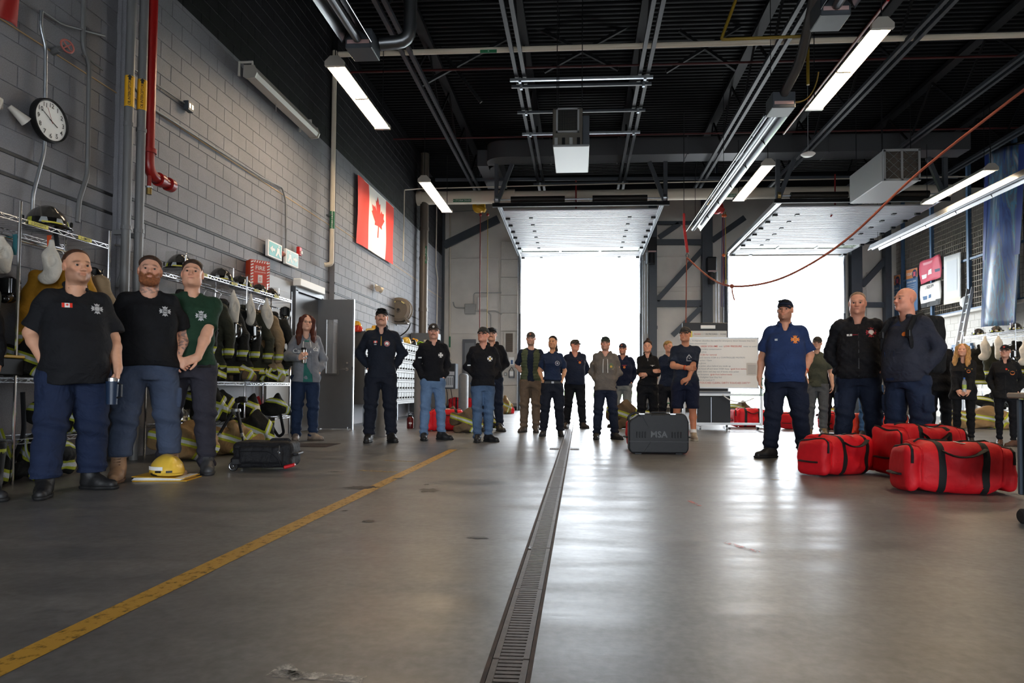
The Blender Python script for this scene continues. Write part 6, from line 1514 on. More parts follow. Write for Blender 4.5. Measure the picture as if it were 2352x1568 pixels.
def disc2(r, n=20, c=(0, 0)): return [(c[0]+r*math.cos(2*PI*k/n), c[1]+r*math.sin(2*PI*k/n)) for k in range(n)]
def ring2(r0, r1, n=20): vs = [(r0*math.cos(2*PI*k/n), r0*math.sin(2*PI*k/n)) for k in range(n)]+[(r1*math.cos(2*PI*k/n), r1*math.sin(2*PI*k/n)) for k in range(n)]; return (vs, [(k, (k+1) % n, n+(k+1) % n, n+k) for k in range(n)])
def maltese(r):
    """four flared arms around a disc"""
    out = [disc2(r*.55)]
    for k in range(4):
        a = k*PI/2; c, s = math.cos(a), math.sin(a); out.append([(x*c-y*s, x*s+y*c) for x, y in [(-.22*r, .3*r), (.22*r, .3*r), (.5*r, .92*r), (.2*r, .8*r), (0, 1.0*r), (-.2*r, .8*r), (-.5*r, .92*r)]])
    return out
def txt2(t, size, o=(0, 0), bold=.0): vs, fs = text_geo(t, size, bold); return ([(v[0]+o[0], v[1]+o[1]) for v in vs], fs)
def rect2(w, h, o=(0, 0)): return [(o[0]-w/2, o[1]-h/2), (o[0]+w/2, o[1]-h/2), (o[0]+w/2, o[1]+h/2), (o[0]-w/2, o[1]+h/2)]
def flag_patch(p, x, z, w=.06):
    decal(p, 'flag_patch', [rect2(w, w*.55)], x, z, M_WHITE, lift=.004); decal(p, 'flag_patch_red', [rect2(w*.25, w*.55, (-w*.37, 0)), rect2(w*.25, w*.55, (w*.37, 0)), [(a*w*.4, b*w*.42) for a, b in leaf]], x, z, M_FR, lift=.005)

# ------------------------------------------------------------------ the people
def face_cam(p, off=0.): return math.atan2(-p.x, p.y)+off
M_SILV = mat('silver_print', 'b9bbbf', .5); M_ORANGE = mat('orange_print', 'd9782c', .6); M_CRIMSON = mat('crimson_print', 'a02433', .6); M_GOLD = mat('gold_print', 'c9a13a', .6); M_NAVYP = mat('navy_print', '27406e', .6)
def who(px, py, label, off=0., **k):
    p = flo(px, py); return person(label, (p.x, p.y, 0), face_cam(p, off), **k)
def at_depth(px, Y, label, off=0., **k):
    p = aty(px, 900, Y); return person(label, (p.x, Y, 0), face_cam(p, off), **k)
def crest(p, x, z, r, m1, m2, txt=None):
    decal(p, 'crest', maltese(r), x, z, m1); decal(p, 'crest_ring', [ring2(r*.5, r*.42)], x, z, m2, lift=.005)
    if txt: decal(p, 'crest_lettering', [txt2(txt, r*.42, (0, 0), .02)], x, z, m2, lift=.0055)
def band(p, side, m, name='wristband'):
    Sh, E, W, hd, pn, cu, sd = p['J'][side]; a = (W-E).normalized(); c = W-a*.035
    MB().tube([c-a*.011, c+a*.011], .037, 12, False).build(name, m, p['root'], smooth=40, solid=.003)
def zip_line(p, z0, z1, m, name='zip', x=0.): decal(p, name, [rect2(.009, (z1-z0)/6, (0, z0+(z1-z0)*(k+.5)/6)) for k in range(6)], x, 0, m, lift=.003)
def cap_glasses(p, up=True):
    hp = p['hp']; g = MB(); z = .085 if up else 0.0
    for q in (-1, 1): g.rings([[hp(q*(.033+.024*math.cos(2*PI*k/12)), -(.112 if up else .10)+abs(q*.033+.02*math.cos(2*PI*k/12))*.25+d, z+.016*math.sin(2*PI*k/12)) for k in range(12)] for d in (0, .006)])
    g.tube([hp(-.012, -.108, z+.004), hp(.012, -.108, z+.004)], .003, 5)
    for q in (-1, 1): g.tube([hp(q*.055, -.095, z+.004), hp(q*.084, -.02, z+.004), hp(q*.086, .03, z)], .003, 5)
    g.build('sunglasses', mat('sunglass_black', '0c0c0e', .12), p['root'])
def spectacles(p):
    hp = p['hp']; g = MB()
    for q in (-1, 1): g.tube([hp(q*.031+.020*math.cos(2*PI*k/14), -.106, -.001+.014*math.sin(2*PI*k/14)) for k in range(15)], .0016, 4, False); g.tube([hp(q*.05, -.104, .003), hp(q*.078, -.04, .005), hp(q*.082, .01, .003)], .0016, 4)
    g.tube([hp(-.011, -.107, .002), hp(.011, -.107, .002)], .0016, 4); g.build('spectacles', M_BLK, p['root'])
def belt(p, z, m, buckle=None):
    pass
# --- near left group
pz = flo(2, 1142)
p = person('person in dark clothes mostly cut off by the left picture edge', (pz.x-.22, pz.y-.22, 0), .5, h=1.84, g=1.15, vox=.009, gvox=.013, arms=('hang', 'hang'), top=('zip', '17181c'), legs=('pants', '17181d'), shoes=('boot', '26262a', '151517'), hair=('short', '2a211c'), seed=1, feet=[(-.14, 0, -.1), (.22, -.02, .9)])
p = who(163, 1131, 'heavy man in black polo and navy trousers with one hand in his pocket', .12, h=1.82, g=1.16, belly=.06, vox=.0055, gvox=.0095, skin='c8967a', arms=('pocket', 'hold'), head=(.22, -.02, -.04), top=('polo', '1a1b1f'), bottom_len=.13, legs=('baggy', '1d2842'), shoes=('boot', '19191b', '0e0e10'), hair=('balding', '4a2e1f'), beard=('stubble', '5a4033'), seed=2, feet=[(-.17, -.10, -.25), (.15, .12, .75)], hemz=.80, head_sc=1.04, neck=1.1)
flag_patch(p, -.07, 1.375, .062); crest(p, .115, 1.365, .042, M_SILV, M_BLACK); Pm = p
decal(p, 'placket', [rect2(.03, .14, (0, 0))], .01, 1.42, cloth('141518', 'placket'), lift=.002)
p = who(333, 1099, 'bearded man in black t-shirt with tattooed forearm and tan boots', .05, h=1.93, g=1.2, belly=.03, vox=.0055, gvox=.0095, skin='c99780', arms=('hang', 'pocket'), head=(-.06, .08, .04), top=('tee', '15161a'), legs=('cargo', '414c62'), shoes=('boot', '9a7a60', '6d5240'), hair=('fade', '3d2a20'), beard=('full', '8a5230'), tat=1, seed=3, feet=[(-.19, -.07, -.2), (.20, .06, .35)], hemz=.90, bottom_len=.19, neck=1.08)
crest(p, .105, 1.35, .044, M_SILV, M_BLACK, 'FIRE')
p = who(432, 1087, 'young man in green t-shirt holding his own wrist', .0, h=1.97, g=1.06, vox=.0055, gvox=.0095, skin='cf9c82', arms=('fist', 'wrist'), head=(-.10, .14, .02), top=('tee', '1f3a2a'), legs=('pants', '302f38'), shoes=('boot', '3c3d40', '2a2a2c'), hair=('short', '3a2a20'), seed=4, feet=[(-.18, .10, -.3), (.14, -.04, .05)], hemz=.90, sw=1.05)
crest(p, .07, 1.32, .045, M_SILV, cloth('1f3a2a', 'tee'), 'FIRE')
decal(p, 'belt', [rect2(.30, .03)], .0, .905, M_BLACK, lift=.004)
# --- middle left
p = who(700, 1011, 'woman with long auburn hair in grey hoodie holding a steel tumbler', .05, h=1.90, g=1.0, belly=.02, female=True, vox=.0065, gvox=.011, skin='d6a68e', arms=('cup', 'pocket'), head=(.12, -.02, .08), top=('hoodie', '7d8088'), legs=('jeans', '22304a'), shoes=('shoe', '8a7a6e', '5d5148'), hair=('longf', '4d2317'), seed=5, feet=[(-.12, 0, -.1), (.11, -.02, .8)], hemz=.83, fold=1.1)
decal(p, 'undershirt', [[(-.045, .83), (.085, .83), (.055, 1.2), (.03, 1.42), (-.03, 1.42), (-.03, 1.2)]], 0, 0, cloth('2f6b63', 'teal'), lift=.014); decal(p, 'lettering', [txt2('Can', .085, (-.115, 0), .012), txt2('da', .085, (.12, .03), .012)], 0, 1.265, M_WHITE, lift=.004); spectacles(p); PW = p
for q in (-1, 1): MB().tube([(q*.045, -.15, 1.40), (q*.052, -.172, 1.34), (q*.05, -.175, 1.24)], .005, 6).build('drawstring', M_WHITE, p['root'])
p = who(873, 1015, 'tall moustached man in navy quarter zip pullover with hands behind', -.02, h=1.965, g=1.02, vox=.0065, gvox=.011, skin='cf9d86', arms=('hip', 'hip'), head=(-.04, .08, .03), top=('zip', '1b202c'), legs=('cargo', '191d29'), shoes=('boot', '1b1b1c', '101011'), hair=('capshort', '3a2a20'), cap=('131316', 1), beard=('moustache', '6d3f26'), seed=6, feet=[(-.15, 0, -.15), (.15, 0, .3)], hemz=.86)
cap_glasses(p); flag_patch(p, -.075, 1.34, .05); decal(p, 'name_tag', [rect2(.03, .014)], -.075, 1.305, M_SILV); decal(p, 'round_crest', [disc2(.038)], .075, 1.32, M_WHITE); decal(p, 'round_crest_ring', [ring2(.036, .024)], .075, 1.32, M_CRIMSON, lift=.005); zip_line(p, 1.29, 1.42, M_GOLD)
p = who(993, 1010, 'man in black hoodie, grey cap and faded jeans with thumbs in pockets', .12, h=1.79, g=.90, vox=.0065, gvox=.011, skin='d09a84', arms=('pocket', 'pocket'), head=(-.15, -.05, 0), top=('hoodie', '15151a'), legs=('jeans', '647d9e'), shoes=('shoe', '1a1a1c', '101012'), hair=('capshort', '3d2c22'), cap=('37322f', 1, 'cfcac2'), beard=('moustache', '7a4a2e'), seed=7, feet=[(-.13, -.02, -.1), (.15, .03, .9)], hemz=.90)
crest(p, .10, 1.31, .042, M_WHITE, M_BLACK); band(p, 1, mat('orange_band', 'e0541f', .5)); band(p, 0, M_BLK, 'watch'); decal(p, 'sleeve_print', [rect2(.05, .02)], -.205, 1.27, M_WHITE)
p = who(1108, 1014, 'man in black hoodie with glasses and flat cap, hands in the pouch', .05, h=1.715, g=.97, belly=.02, vox=.0065, gvox=.011, skin='d0937c', arms=('pouch', 'pouch'), head=(-.45, .12, .05), top=('hoodie', '141419'), legs=('jeans', '4c6280'), shoes=('shoe', '18181a', '101012'), hair=('capshort', '55483f'), cap=('3a3836', 1), seed=8, feet=[(-.08, -.04, -.05), (.10, .02, .8)], hemz=.87)
spectacles(p); decal(p, 'cross_crest', maltese(.045), .10, 1.30, M_WHITE); decal(p, 'cross_crest_center', [disc2(.018)], .10, 1.30, M_GOLD, lift=.005); decal(p, 'sleeve_print', [rect2(.05, .02)], -.22, 1.20, M_WHITE)
p = who(1128, 990, 'moustached man in dark hoodie half hidden behind the glasses man', -.1, h=1.93, g=1.0, vox=.0075, gvox=.012, skin='cf9a80', arms=('pouch', 'pouch'), head=(-.05, .05, 0), top=('hoodie', '16161b'), legs=('pants', '1d2436'), shoes=('boot', '3a3733', '222'+'222'), hair=('capshort', '3a2a20'), cap=('17171a', 1), beard=('moustache', '5a3a26'), seed=9, feet=[(-.12, .02, 0), (.15, 0, .5)])
cap_glasses(p)
# --- middle row before the left bay door
p = who(1218, 992, 'man in olive quilted vest over navy shirt and brown trousers', -.05, h=1.84, g=1.0, vox=.007, gvox=.011, skin='d09f88', arms=('back', 'back'), head=(-.05, 0, 0), top=('vest', '4d553f', '1a2236'), legs=('pants', '6b5a4b'), shoes=('shoe', '4a3f36', '2e2823'), hair=('capshort', '4a382c'), cap=('4a4541', 1, '9a5a3a'), beard=('stubble', '5a4638'), seed=10, feet=[(-.12, 0, -.4), (.10, -.01, .1)])
p = who(1268, 1001, 'woman in navy t-shirt with long dark ponytail and tied boots', .05, h=1.695, g=.94, female=True, vox=.007, gvox=.011, skin='c08a66', arms=('pocket', 'pocket'), head=(-.3, .05, .05), top=('tee', '202c45'), legs=('cargo', '191d28'), shoes=('boot', '17171a', '0f0f10'), hair=('pony', '1d1512'), seed=11, feet=[(-.16, 0, -.35), (.15, -.02, .1)], hemz=1.0)
decal(p, 'round_crest', [ring2(.042, .034), maltese(.03)[0]], .08, 1.30, M_SILV); decal(p, 'belt', [rect2(.29, .036)], 0, .96, M_BLACK, lift=.006); decal(p, 'buckle', [rect2(.045, .035)], 0, .96, M_SILV, lift=.010)
p = who(1320, 983, 'man in navy hoodie turning his capped head toward the right bay door', .05, h=1.80, g=1.12, belly=.03, vox=.0075, gvox=.012, skin='d09078', arms=('back', 'back'), head=(.75, .05, 0), top=('hoodie', '1a2236'), legs=('pants', '15171d'), shoes=('shoe', '3a302a', '241f1b'), hair=('capshort', '4a3a30'), cap=('45403a', 1), seed=12, feet=[(-.17, 0, -.2), (.17, 0, .5)])
decal(p, 'orange_crest', [disc2(.026)], .09, 1.33, M_ORANGE); decal(p, 'orange_arc', [rect2(.09, .012, (0, .04))], .09, 1.33, M_CRIMSON)
p = who(1390, 1008, 'man in taupe hoodie with hands in the pouch and a camouflage cap', .0, h=1.635, g=1.04, belly=.02, vox=.007, gvox=.011, skin='cf9880', arms=('pouch', 'pouch'), head=(-.08, .05, .03), top=('hoodie', '6a625b'), legs=('pants', '1c2334'), shoes=('shoe', '202022', '121214'), hair=('capshort', '55483e'), cap=('40443a', 1), beard=('stubble', '6a5548'), seed=13, feet=[(-.15, -.03, -.1), (.17, -.02, .7)], hemz=.85, fold=1.3)
cap_glasses(p)
decal(p, 'shield_patch', [[(-.035, -.045), (.035, -.045), (.035, .02), (0, .055), (-.035, .02)]], .10, 1.28, mat('patch_green', '55684a', .7)); decal(p, 'shield_center', [disc2(.02)], .10, 1.27, M_GOLD, lift=.006)
for q in (-1, 1): MB().tube([(q*.035, -.155, 1.40), (q*.04, -.172, 1.3), (q*.042, -.18, 1.16)], .0045, 5).build('drawstring', M_WHITE, p['root'])
p = who(1430, 981, 'man in navy hoodie and pale trousers standing behind the taupe hoodie', -.1, h=1.76, g=1.1, vox=.0075, gvox=.012, skin='cf9378', arms=('pocket', 'pocket'), head=(-.1, 0, 0), top=('hoodie', '18203a'), legs=('pants', '8b8f90'), shoes=('shoe', '3a3029', '241e1a'), hair=('capshort', '4a3a30'), cap=('33363f', 1, 'b05a3a'), beard=('stubble', '5a4234'), seed=14, feet=[(-.20, -.02, -.5), (.10, .05, .2)])
bpy.context.view_layer.update()
decal(p, 'orange_crest', [disc2(.026)], .05, 1.28, M_ORANGE); decal(p, 'orange_arc', [rect2(.09, .012, (0, .04))], .05, 1.28, M_CRIMSON)
p = who(1487, 999, 'woman with a curly bun in black zip jacket, arms crossed', .05, h=1.655, g=1.02, female=True, vox=.007, gvox=.011, skin='d29a80', arms=('cross', 'crosslow'), head=(-.1, -.02, .03), top=('zip', '141417'), legs=('pants', '141519'), shoes=('boot', '17171a', '101011'), hair=('bun', '35211a'), seed=15, feet=[(-.13, 0, -.1), (.14, 0, .2)], hemz=.93)
decal(p, 'small_crest', [disc2(.014), [(-.05, .012), (-.01, -.004), (-.012, .008)], [(.05, .012), (.012, .008), (.01, -.004)]], .085, 1.31, M_SILV); zip_line(p, 1.40, 1.47, M_SILV)
p = at_depth(1535, 12.6, 'blond person in dark top peeking out behind the shorts man', .1, h=1.72, g=1.0, female=True, vox=.009, gvox=.014, skin='d29a80', arms=('hang', 'hang'), head=(.6, 0, 0), top=('tee', '1e2a42'), legs=('pants', '1a1d26'), shoes=('shoe', '202022', '121214'), hair=('short', 'a8854e'), seed=16)
p = who(1574, 1010, 'man in dark t-shirt, navy shorts and cap with crossed wrists', .0, h=1.79, g=1.1, vox=.0065, gvox=.011, skin='c68a6c', arms=('crosslow', 'wrist'), head=(-.35, .05, .02), top=('tee', '252d3d'), legs=('shorts', '1a2036'), shoes=('shoe', '8a7c6c', 'b0a898'), hair=('capshort', '4a3a30'), cap=('3d3a38', 1), seed=17, feet=[(-.16, .02, -.1), (.13, -.03, .15)], hemz=.86, sw=1.05)
decal(p, 'arched_crest', [[(-.04, -.05), (.04, -.05), (.04, .01), (0, .06), (-.04, .01)]], .06, 1.30, M_SILV); decal(p, 'arched_crest_center', [[(-.028, -.04), (.028, -.04), (.028, .0), (0, .04), (-.028, .0)]], .06, 1.30, cloth('252d3d', 'tee'), lift=.005); decal(p, 'crest_dot', [disc2(.014)], .06, 1.29, M_SILV, lift=.006); band(p, 0, MATS['orange_band'])
# --- right
p = who(1805, 1051, 'man in blue polo and sunglasses on his cap, holding a green bottle', .03, h=1.87, g=1.2, belly=.05, vox=.006, gvox=.010, skin='c68c70', arms=('hang', 'pocket'), head=(-.22, .04, .02), top=('polo', '24365f'), legs=('cargo', '191f30'), shoes=('shoe', '17171a', '0f0f10'), hair=('capshort', '3a302a'), cap=('1c2333', 1), beard=('stubble', '5a4438'), seed=18, feet=[(-.17, -.06, -1.0), (.20, .08, .1)], hemz=.85, sw=1.04)
cap_glasses(p); PB = p; band(p, 1, MATS['orange_band']); crest(p, .10, 1.335, .05, M_ORANGE, mat('pale_orange', 'e8c08a', .6)); decal(p, 'logo', [rect2(.03, .008, (0, .006)), rect2(.03, .008, (0, -.006))], -.10, 1.335, M_WHITE)
p = who(1878, 999, 'young man in olive t-shirt and grey trousers behind the blue polo man', .1, h=1.755, g=.98, vox=.0075, gvox=.012, skin='d0a088', arms=('pocket', 'hang'), head=(-.2, 0, .1), top=('tee', '4a4d42'), legs=('pants', '5b5d60'), shoes=('boot', '6d5a42', '4a3d2e'), hair=('capshort', '3a2a20'), cap=('3a3632', 1), seed=19, feet=[(-.14, 0, -.2), (.10, -.03, .1)])
p = at_depth(1913, 12.6, 'person in black jacket hidden behind the quilted jacket man', .0, h=1.72, g=1.05, vox=.009, gvox=.014, skin='cf9a80', arms=('hang', 'pouch'), top=('softshell', '15151a'), legs=('pants', '14151a'), shoes=('shoe', '1a1a1c', '101012'), hair=('short', '2a211c'), seed=20)
p = at_depth(2000, 11.6, 'person in blue jeans seen between the stocky man and the bald man', .0, h=1.72, g=.98, vox=.009, gvox=.014, skin='cf9a80', arms=('hang', 'hang'), top=('tee', '1c2233'), legs=('jeans', '3a5a80'), shoes=('shoe', '1a1a1c', '101012'), hair=('short', '3a2a20'), seed=21)
p = at_depth(1971, 7.6, 'stocky man in black quilted jacket with a red crest', .05, h=1.905, g=1.14, belly=.03, vox=.006, gvox=.010, skin='cb917a', arms=('pocket', 'pocket'), head=(-.10, -.06, .02), top=('jacket', '1b1b1f', 'quilt'), legs=('cargo', '1c2436'), shoes=('boot', '17171a', '0f0f10'), hair=('buzz', '8a6d58'), seed=22, feet=[(-.17, 0, -.15), (.17, .02, .2)], hemz=.88, sw=1.08, neck=1.15)
crest(p, .12, 1.36, .055, M_CRIMSON, M_WHITE); decal(p, 'crest_star', [disc2(.022)], .12, 1.36, M_WHITE, lift=.006); decal(p, 'name_patch', [rect2(.05, .022)], -.085, 1.335, M_WHITE); decal(p, 'name_patch_text', [txt2('MAPLE', .018, (0, 0), .01)], -.03, 1.335, M_CRIMSON, lift=.006); decal(p, 'patch_leaf', [disc2(.007)], -.085, 1.335, M_BLACK, lift=.006); zip_line(p, .90, 1.44, M_BLK)
p = at_depth(2084, 6.92, 'bald man in slate softshell wearing a black backpack', -.6, h=1.85, g=1.12, belly=.05, vox=.006, gvox=.010, skin='cd8f78', arms=('back', 'pocket'), head=(-.25, .06, .02), top=('softshell', '2a2d39'), legs=('cargo', '1f2a40'), shoes=('boot', '17171a', '0f0f10'), hair=None, seed=23, feet=[(-.16, 0, -.1), (.16, .03, .15)], hemz=.86, sw=1.04, neck=1.15)
decal(p, 'open_shirt', [[(-.055, .88), (.03, .88), (.045, 1.15), (.05, 1.42), (.0, 1.47), (-.05, 1.42), (-.06, 1.15)]], -.03, 0, cloth('1d2a4a', 'open'), lift=.006); decal(p, 'orange_emblem', [disc2(.022), rect2(.012, .05, (.012, .01))], .075, 1.33, M_ORANGE); PK = p
# backpack and its strap hang on the man
bpk = thing('backpack', 'big black backpack with straps on the softshell man', 'backpack', tuple(p['root'].location), p['root'].rotation_euler.z); bpk.scale = (p['s'],)*3
M_BP = cloth('17181b', 'pack'); A = Field((-.25, .05, .85), (.25, .5, 1.58), .011); A.add(rbox((0, .27, 1.24), (.17, .12, .29), .06), 0); A.add(rbox((0, .375, 1.14), (.14, .06, .17), .04), .02); A.add(rbox((0, .36, 1.42), (.14, .05, .08), .03), .02); A.warp(lambda X, Y, Z: .006*np.sin(30*Z+12*X)*np.sin(20*X+14*Y)); put('pack_body', np_mesh('pack_body', *A.net(), [M_BP]), bpk)
for q in (-1, 1):
    MB().tube([(q*.12, .17, 1.46), (q*.125, .06, 1.515), (q*.13, -.07, 1.48), (q*.14, -.165, 1.36), (q*.16, -.15, 1.2), (q*.19, .02, 1.08), (q*.15, .2, 1.0)], .032, 8, flat=((0, 0, 1) if False else (1, 0, 0), .4)).build('shoulder_strap', M_BP, bpk, smooth=60)
    MB().box((q*.14, -.185, 1.33), (.05, .02, .07), bev=.006).build('buckle', M_BLK, bpk)
    MB().tube([(q*.09, .2, 1.4), (q*.09, .42, 1.3), (q*.09, .44, 1.1), (q*.09, .3, .96)], .012, 5).build('compression_strap', M_BLK, bpk)
p = at_depth(2155, 11.2, 'person in black standing behind the backpack, only trousers and a hand showing', .3, h=1.78, g=1.08, vox=.009, gvox=.014, skin='c98f74', arms=('hang', 'pocket'), top=('softshell', '15161b'), legs=('pants', '171920'), shoes=('shoe', '1a1a1c', '101012'), hair=('short', '2a211c'), seed=24)
p = who(2214, 1018, 'blond woman in black jacket holding a small water bottle at her waist', .0, h=1.53, g=1.12, female=True, vox=.0065, gvox=.011, skin='d8a084', arms=('clasp', 'clasp'), head=(-.15, .02, .06), top=('softshell', '17171a'), legs=('leggings', '131316'), shoes=('shoe', '18181a', '101012'), hair=('longf', 'b98a52'), seed=25, feet=[(-.10, .03, -.1), (.11, -.02, .1)], hemz=.78)
decal(p, 'orange_crest', [disc2(.03)], .085, 1.29, M_ORANGE); decal(p, 'orange_arc', [rect2(.11, .014, (0, .045))], .085, 1.29, M_GOLD); PWB = p; zip_line(p, .80, 1.40, M_BLK)
p = who(2312, 1024, 'person in black jacket, cap and sandals at the right picture edge', .0, h=1.485, g=1.0, female=True, vox=.0065, gvox=.011, skin='cf9a84', arms=('pocket', 'pocket'), head=(-.15, .05, 0), top=('softshell', '18181b'), legs=('leggings', '131318'), shoes=('shoe', '5a3a2a', '3a261c'), hair=('capshort', '6a5a4a'), cap=('1c1c1f', 1, 'b03a34'), seed=26, feet=[(-.10, .02, -.1), (.10, -.05, -.8)], hemz=.84)
decal(p, 'orange_crest', [disc2(.035)], .10, 1.29, M_ORANGE); decal(p, 'orange_arc', [rect2(.12, .014, (0, .05))], .10, 1.29, M_GOLD); decal(p, 'poppy', [disc2(.016)], .015, 1.36, M_FR); zip_line(p, .86, 1.42, M_BLK); spectacles(p)
# ------------------------------------------------------------------ things held in hands
def hand_world(p, side, along=.07, out=.03):
    Sh, E, W, hd, pn, cu, sd = p['J'][side]; q = W+hd*along+pn*out; bpy.context.view_layer.update(); return p['root'].matrix_world @ q
c = hand_world(PW, 0, .06, .035)
t = thing('travel_tumbler', 'brushed steel travel tumbler with black lid in the hoodie woman\'s hand', 'tumbler', tuple(c-Vector((0, 0, .11))))
MB().lathe([(.0001, 0), (.031, 0), (.033, .01), (.039, .19), (.038, .2)], (0, 0, 0), 20).build('cup', mat('brushed_steel', 'b0aaa6', .3, .9), t, smooth=40); MB().lathe([(.041, .195), (.041, .215), (.035, .225), (.0001, .228)], (0, 0, 0), 20).build('lid', M_BLK, t, smooth=40); MB().lathe([(.034, .05), (.036, .12)], (0, 0, 0), 20).build('print_band', M_STEEL, t)
c = hand_world(Pm, 1, .085, .03)
t = thing('travel_mug', 'dark blue travel mug with a steel rim hanging in the heavy man\'s hand', 'mug', tuple(c-Vector((0, 0, .2))))
MB().lathe([(.0001, 0), (.036, 0), (.044, .17), (.045, .18)], (0, 0, 0), 20).build('cup', mat('mug_navy', '1f3048', .35), t, smooth=40); MB().lathe([(.046, .175), (.047, .2), (.04, .205), (.036, .19), (.0001, .188)], (0, 0, 0), 20).build('rim', M_CHROME, t, smooth=40); MB().tube([(.045, 0, .16), (.075, 0, .15), (.075, 0, .06), (.042, 0, .05)], .007, 6).build('handle', M_BLK, t)
c = hand_world(PB, 0, .09, .03)
M_PET = glass('green_tint_plastic', '7fae92', .35)
t = thing('plastic_bottle', 'crumpled clear green bottle in the blue polo man\'s hand', 'bottle', tuple(c-Vector((.0, .0, .13))))
MB().lathe([(.0001, 0), (.03, 0), (.034, .02), (.03, .06), (.034, .1), (.026, .14), (.014, .175), (.013, .2)], (0, 0, 0), 16).build('bottle', M_PET, t, smooth=60); MB().lathe([(.0145, .195), (.0145, .215), (.0001, .216)], (0, 0, 0), 12).build('cap', mat('cap_green', '6aa08a', .5), t)
c = hand_world(PWB, 1, .05, .02)
t = thing('water_bottle', 'small clear water bottle with blue cap and green label in the blond woman\'s hands', 'bottle', tuple(c+Vector((-.05, -.045, .0))))
MB().lathe([(.0001, 0), (.028, 0), (.03, .02), (.03, .13), (.024, .165), (.012, .185), (.012, .2)], (0, 0, 0), 16).build('bottle', glass('clear_plastic', 'c9d2da', .3), t, smooth=60); MB().lathe([(.0305, .05), (.0305, .11)], (0, 0, 0), 16).build('label', mat('lime_label', 'a9c05a', .6), t, smooth=60); MB().lathe([(.0135, .195), (.0135, .215), (.0001, .216)], (0, 0, 0), 12).build('cap', mat('cap_blue', '2a5fb0', .5), t)

# ------------------------------------------------------------------ turnout gear: prototypes are built once, then copied
def soft(name, F, m, parent, fmi=None):
    V, Q = F.net(); mi = None
    if fmi is not None: c = V[Q].mean(1); mi = fmi(c)
    return put(name, np_mesh(name, V, Q, m if isinstance(m, list) else [m], mi), parent)
CB = [((0, 0, 1), -.875, .042, 0), ((0, 0, 1), -.665, .042, .235)]; BB = [((.3, .1, 1), .17, .04, 0), ((.8, 0, -.5), .07, .034, 0)]
M_LIME = mat('lime_trim', 'a9b035', .6); M_REFT = mat('silver_trim', 'b9c0c4', .35, .3); M_HOOD = cloth('cfc9be', 'knit', bscale=80.)
def stripe_mat(name, base, bands_):
    """turnout cloth: lime trim with a silver middle along planes of the garment's own coordinates; bands (normal, offset, half width, least |x|)"""
    m = cloth(base, name); nt = m.node_tree; N = nt.nodes.new; L = nt.links.new; b = nt.nodes['Principled BSDF']; src = b.inputs['Base Color'].links[0].from_socket
    tc = N('ShaderNodeTexCoord'); sp = N('ShaderNodeSeparateXYZ'); L(tc.outputs['Object'], sp.inputs[0])
    def M(op, a, c): q = N('ShaderNodeMath'); q.operation = op; (L(a, q.inputs[0]) if not isinstance(a, float) else None); q.inputs[1].default_value = c if isinstance(c, float) else 0; (L(c, q.inputs[1]) if not isinstance(c, float) else None); return q.outputs[0]
    ax = M('ABSOLUTE', sp.outputs[0], 0.)
    for frac, col in ((1., 'a9b035'), (.42, 'c3c9cc')):
        for nv, off, hw, mx_ in bands_:
            d = N('ShaderNodeVectorMath'); d.operation = 'DOT_PRODUCT'; L(tc.outputs['Object'], d.inputs[0]); d.inputs[1].default_value = nv
            k = M('LESS_THAN', M('ABSOLUTE', M('SUBTRACT', d.outputs['Value'], float(off)), 0.), float(hw*frac))
            if mx_: k = M('MULTIPLY', k, M('GREATER_THAN', ax, float(mx_)))
            x = N('ShaderNodeMix'); x.data_type = 'RGBA'; L(k, x.inputs['Factor']); L(src, x.inputs['A']); x.inputs['B'].default_value = (*lin(col), 1); src = x.outputs['Result']
    L(src, b.inputs['Base Color']); return m
M_CBLK, M_CTAN, M_CBRN, M_CYEL, M_COLV = [stripe_mat('coat'+c, c, CB) for c in ('222221', '86735a', '5e5244', 'a97a22', '33342a')]
M_BTAN, M_BBLK, M_BBRN, M_BPAL = [stripe_mat('heap'+c, c, BB) for c in ('8a7150', '1d1d1c', '665644', 'a3937a')]
def make_coat(seed):
    r = random.Random(seed); t = thing('turnout_coat', 'x', 'coat', group='turnout coats hanging on the racks'); F = Field((-.36, -.2, -1.0), (.36, .2, .05), .013)
    F.add(column([(-.93, .27, .085, 0), (-.6, .25, .08, 0), (-.25, .24, .085, 0), (-.1, .21, .08, 0), (-.03, .10, .07, 0), (0, .07, .06, 0)]), 0)
    for q in (-1, 1):
        a = r.uniform(-.03, .05); F.add(cone((q*.20, 0, -.12), (q*(.285+a), -.03, -.42), .07, .065), .03); F.add(ccone((q*(.285+a), -.03, -.42), (q*(.27+a), -.075, -.76), .065, .058), .02)
    F.add(cone((-.06, .0, .0), (.06, .0, .0), .05), .02); F.sub(ell((0, -.03, .05), (.05, .05, .05)), .01)
    ph = [r.uniform(0, 6) for _ in range(4)]
    F.warp(lambda X, Y, Z: .009*np.sin(16*X+6*Z+ph[0])*np.sin(11*Z+9*X+ph[1])+.006*np.sin(34*Z+10*X+ph[2])+0*Y)
    F.keep(lambda X, Y, Z: -.93-Z+.02*np.sin(8*X+ph[3])+0*Y)
    soft('shell', F, M_CBLK, t)
    MB().box((.12, -.088, -.2), (.07, .012, .045)).build('flag_tab', mat('tab_orange', 'c9603a', .6), t)
    MB().tube(bend([(0, 0, .0), (0, 0, .07), (.03, 0, .11), (0, 0, .14)], .03), .004, 5).build('hanger_hook', M_CHROME, t)
    MB().tube(bend([(-.19, 0, -.06), (0, 0, .02), (.19, 0, -.06)], .05), .007, 5).build('hanger', M_CHROME, t)
    return t
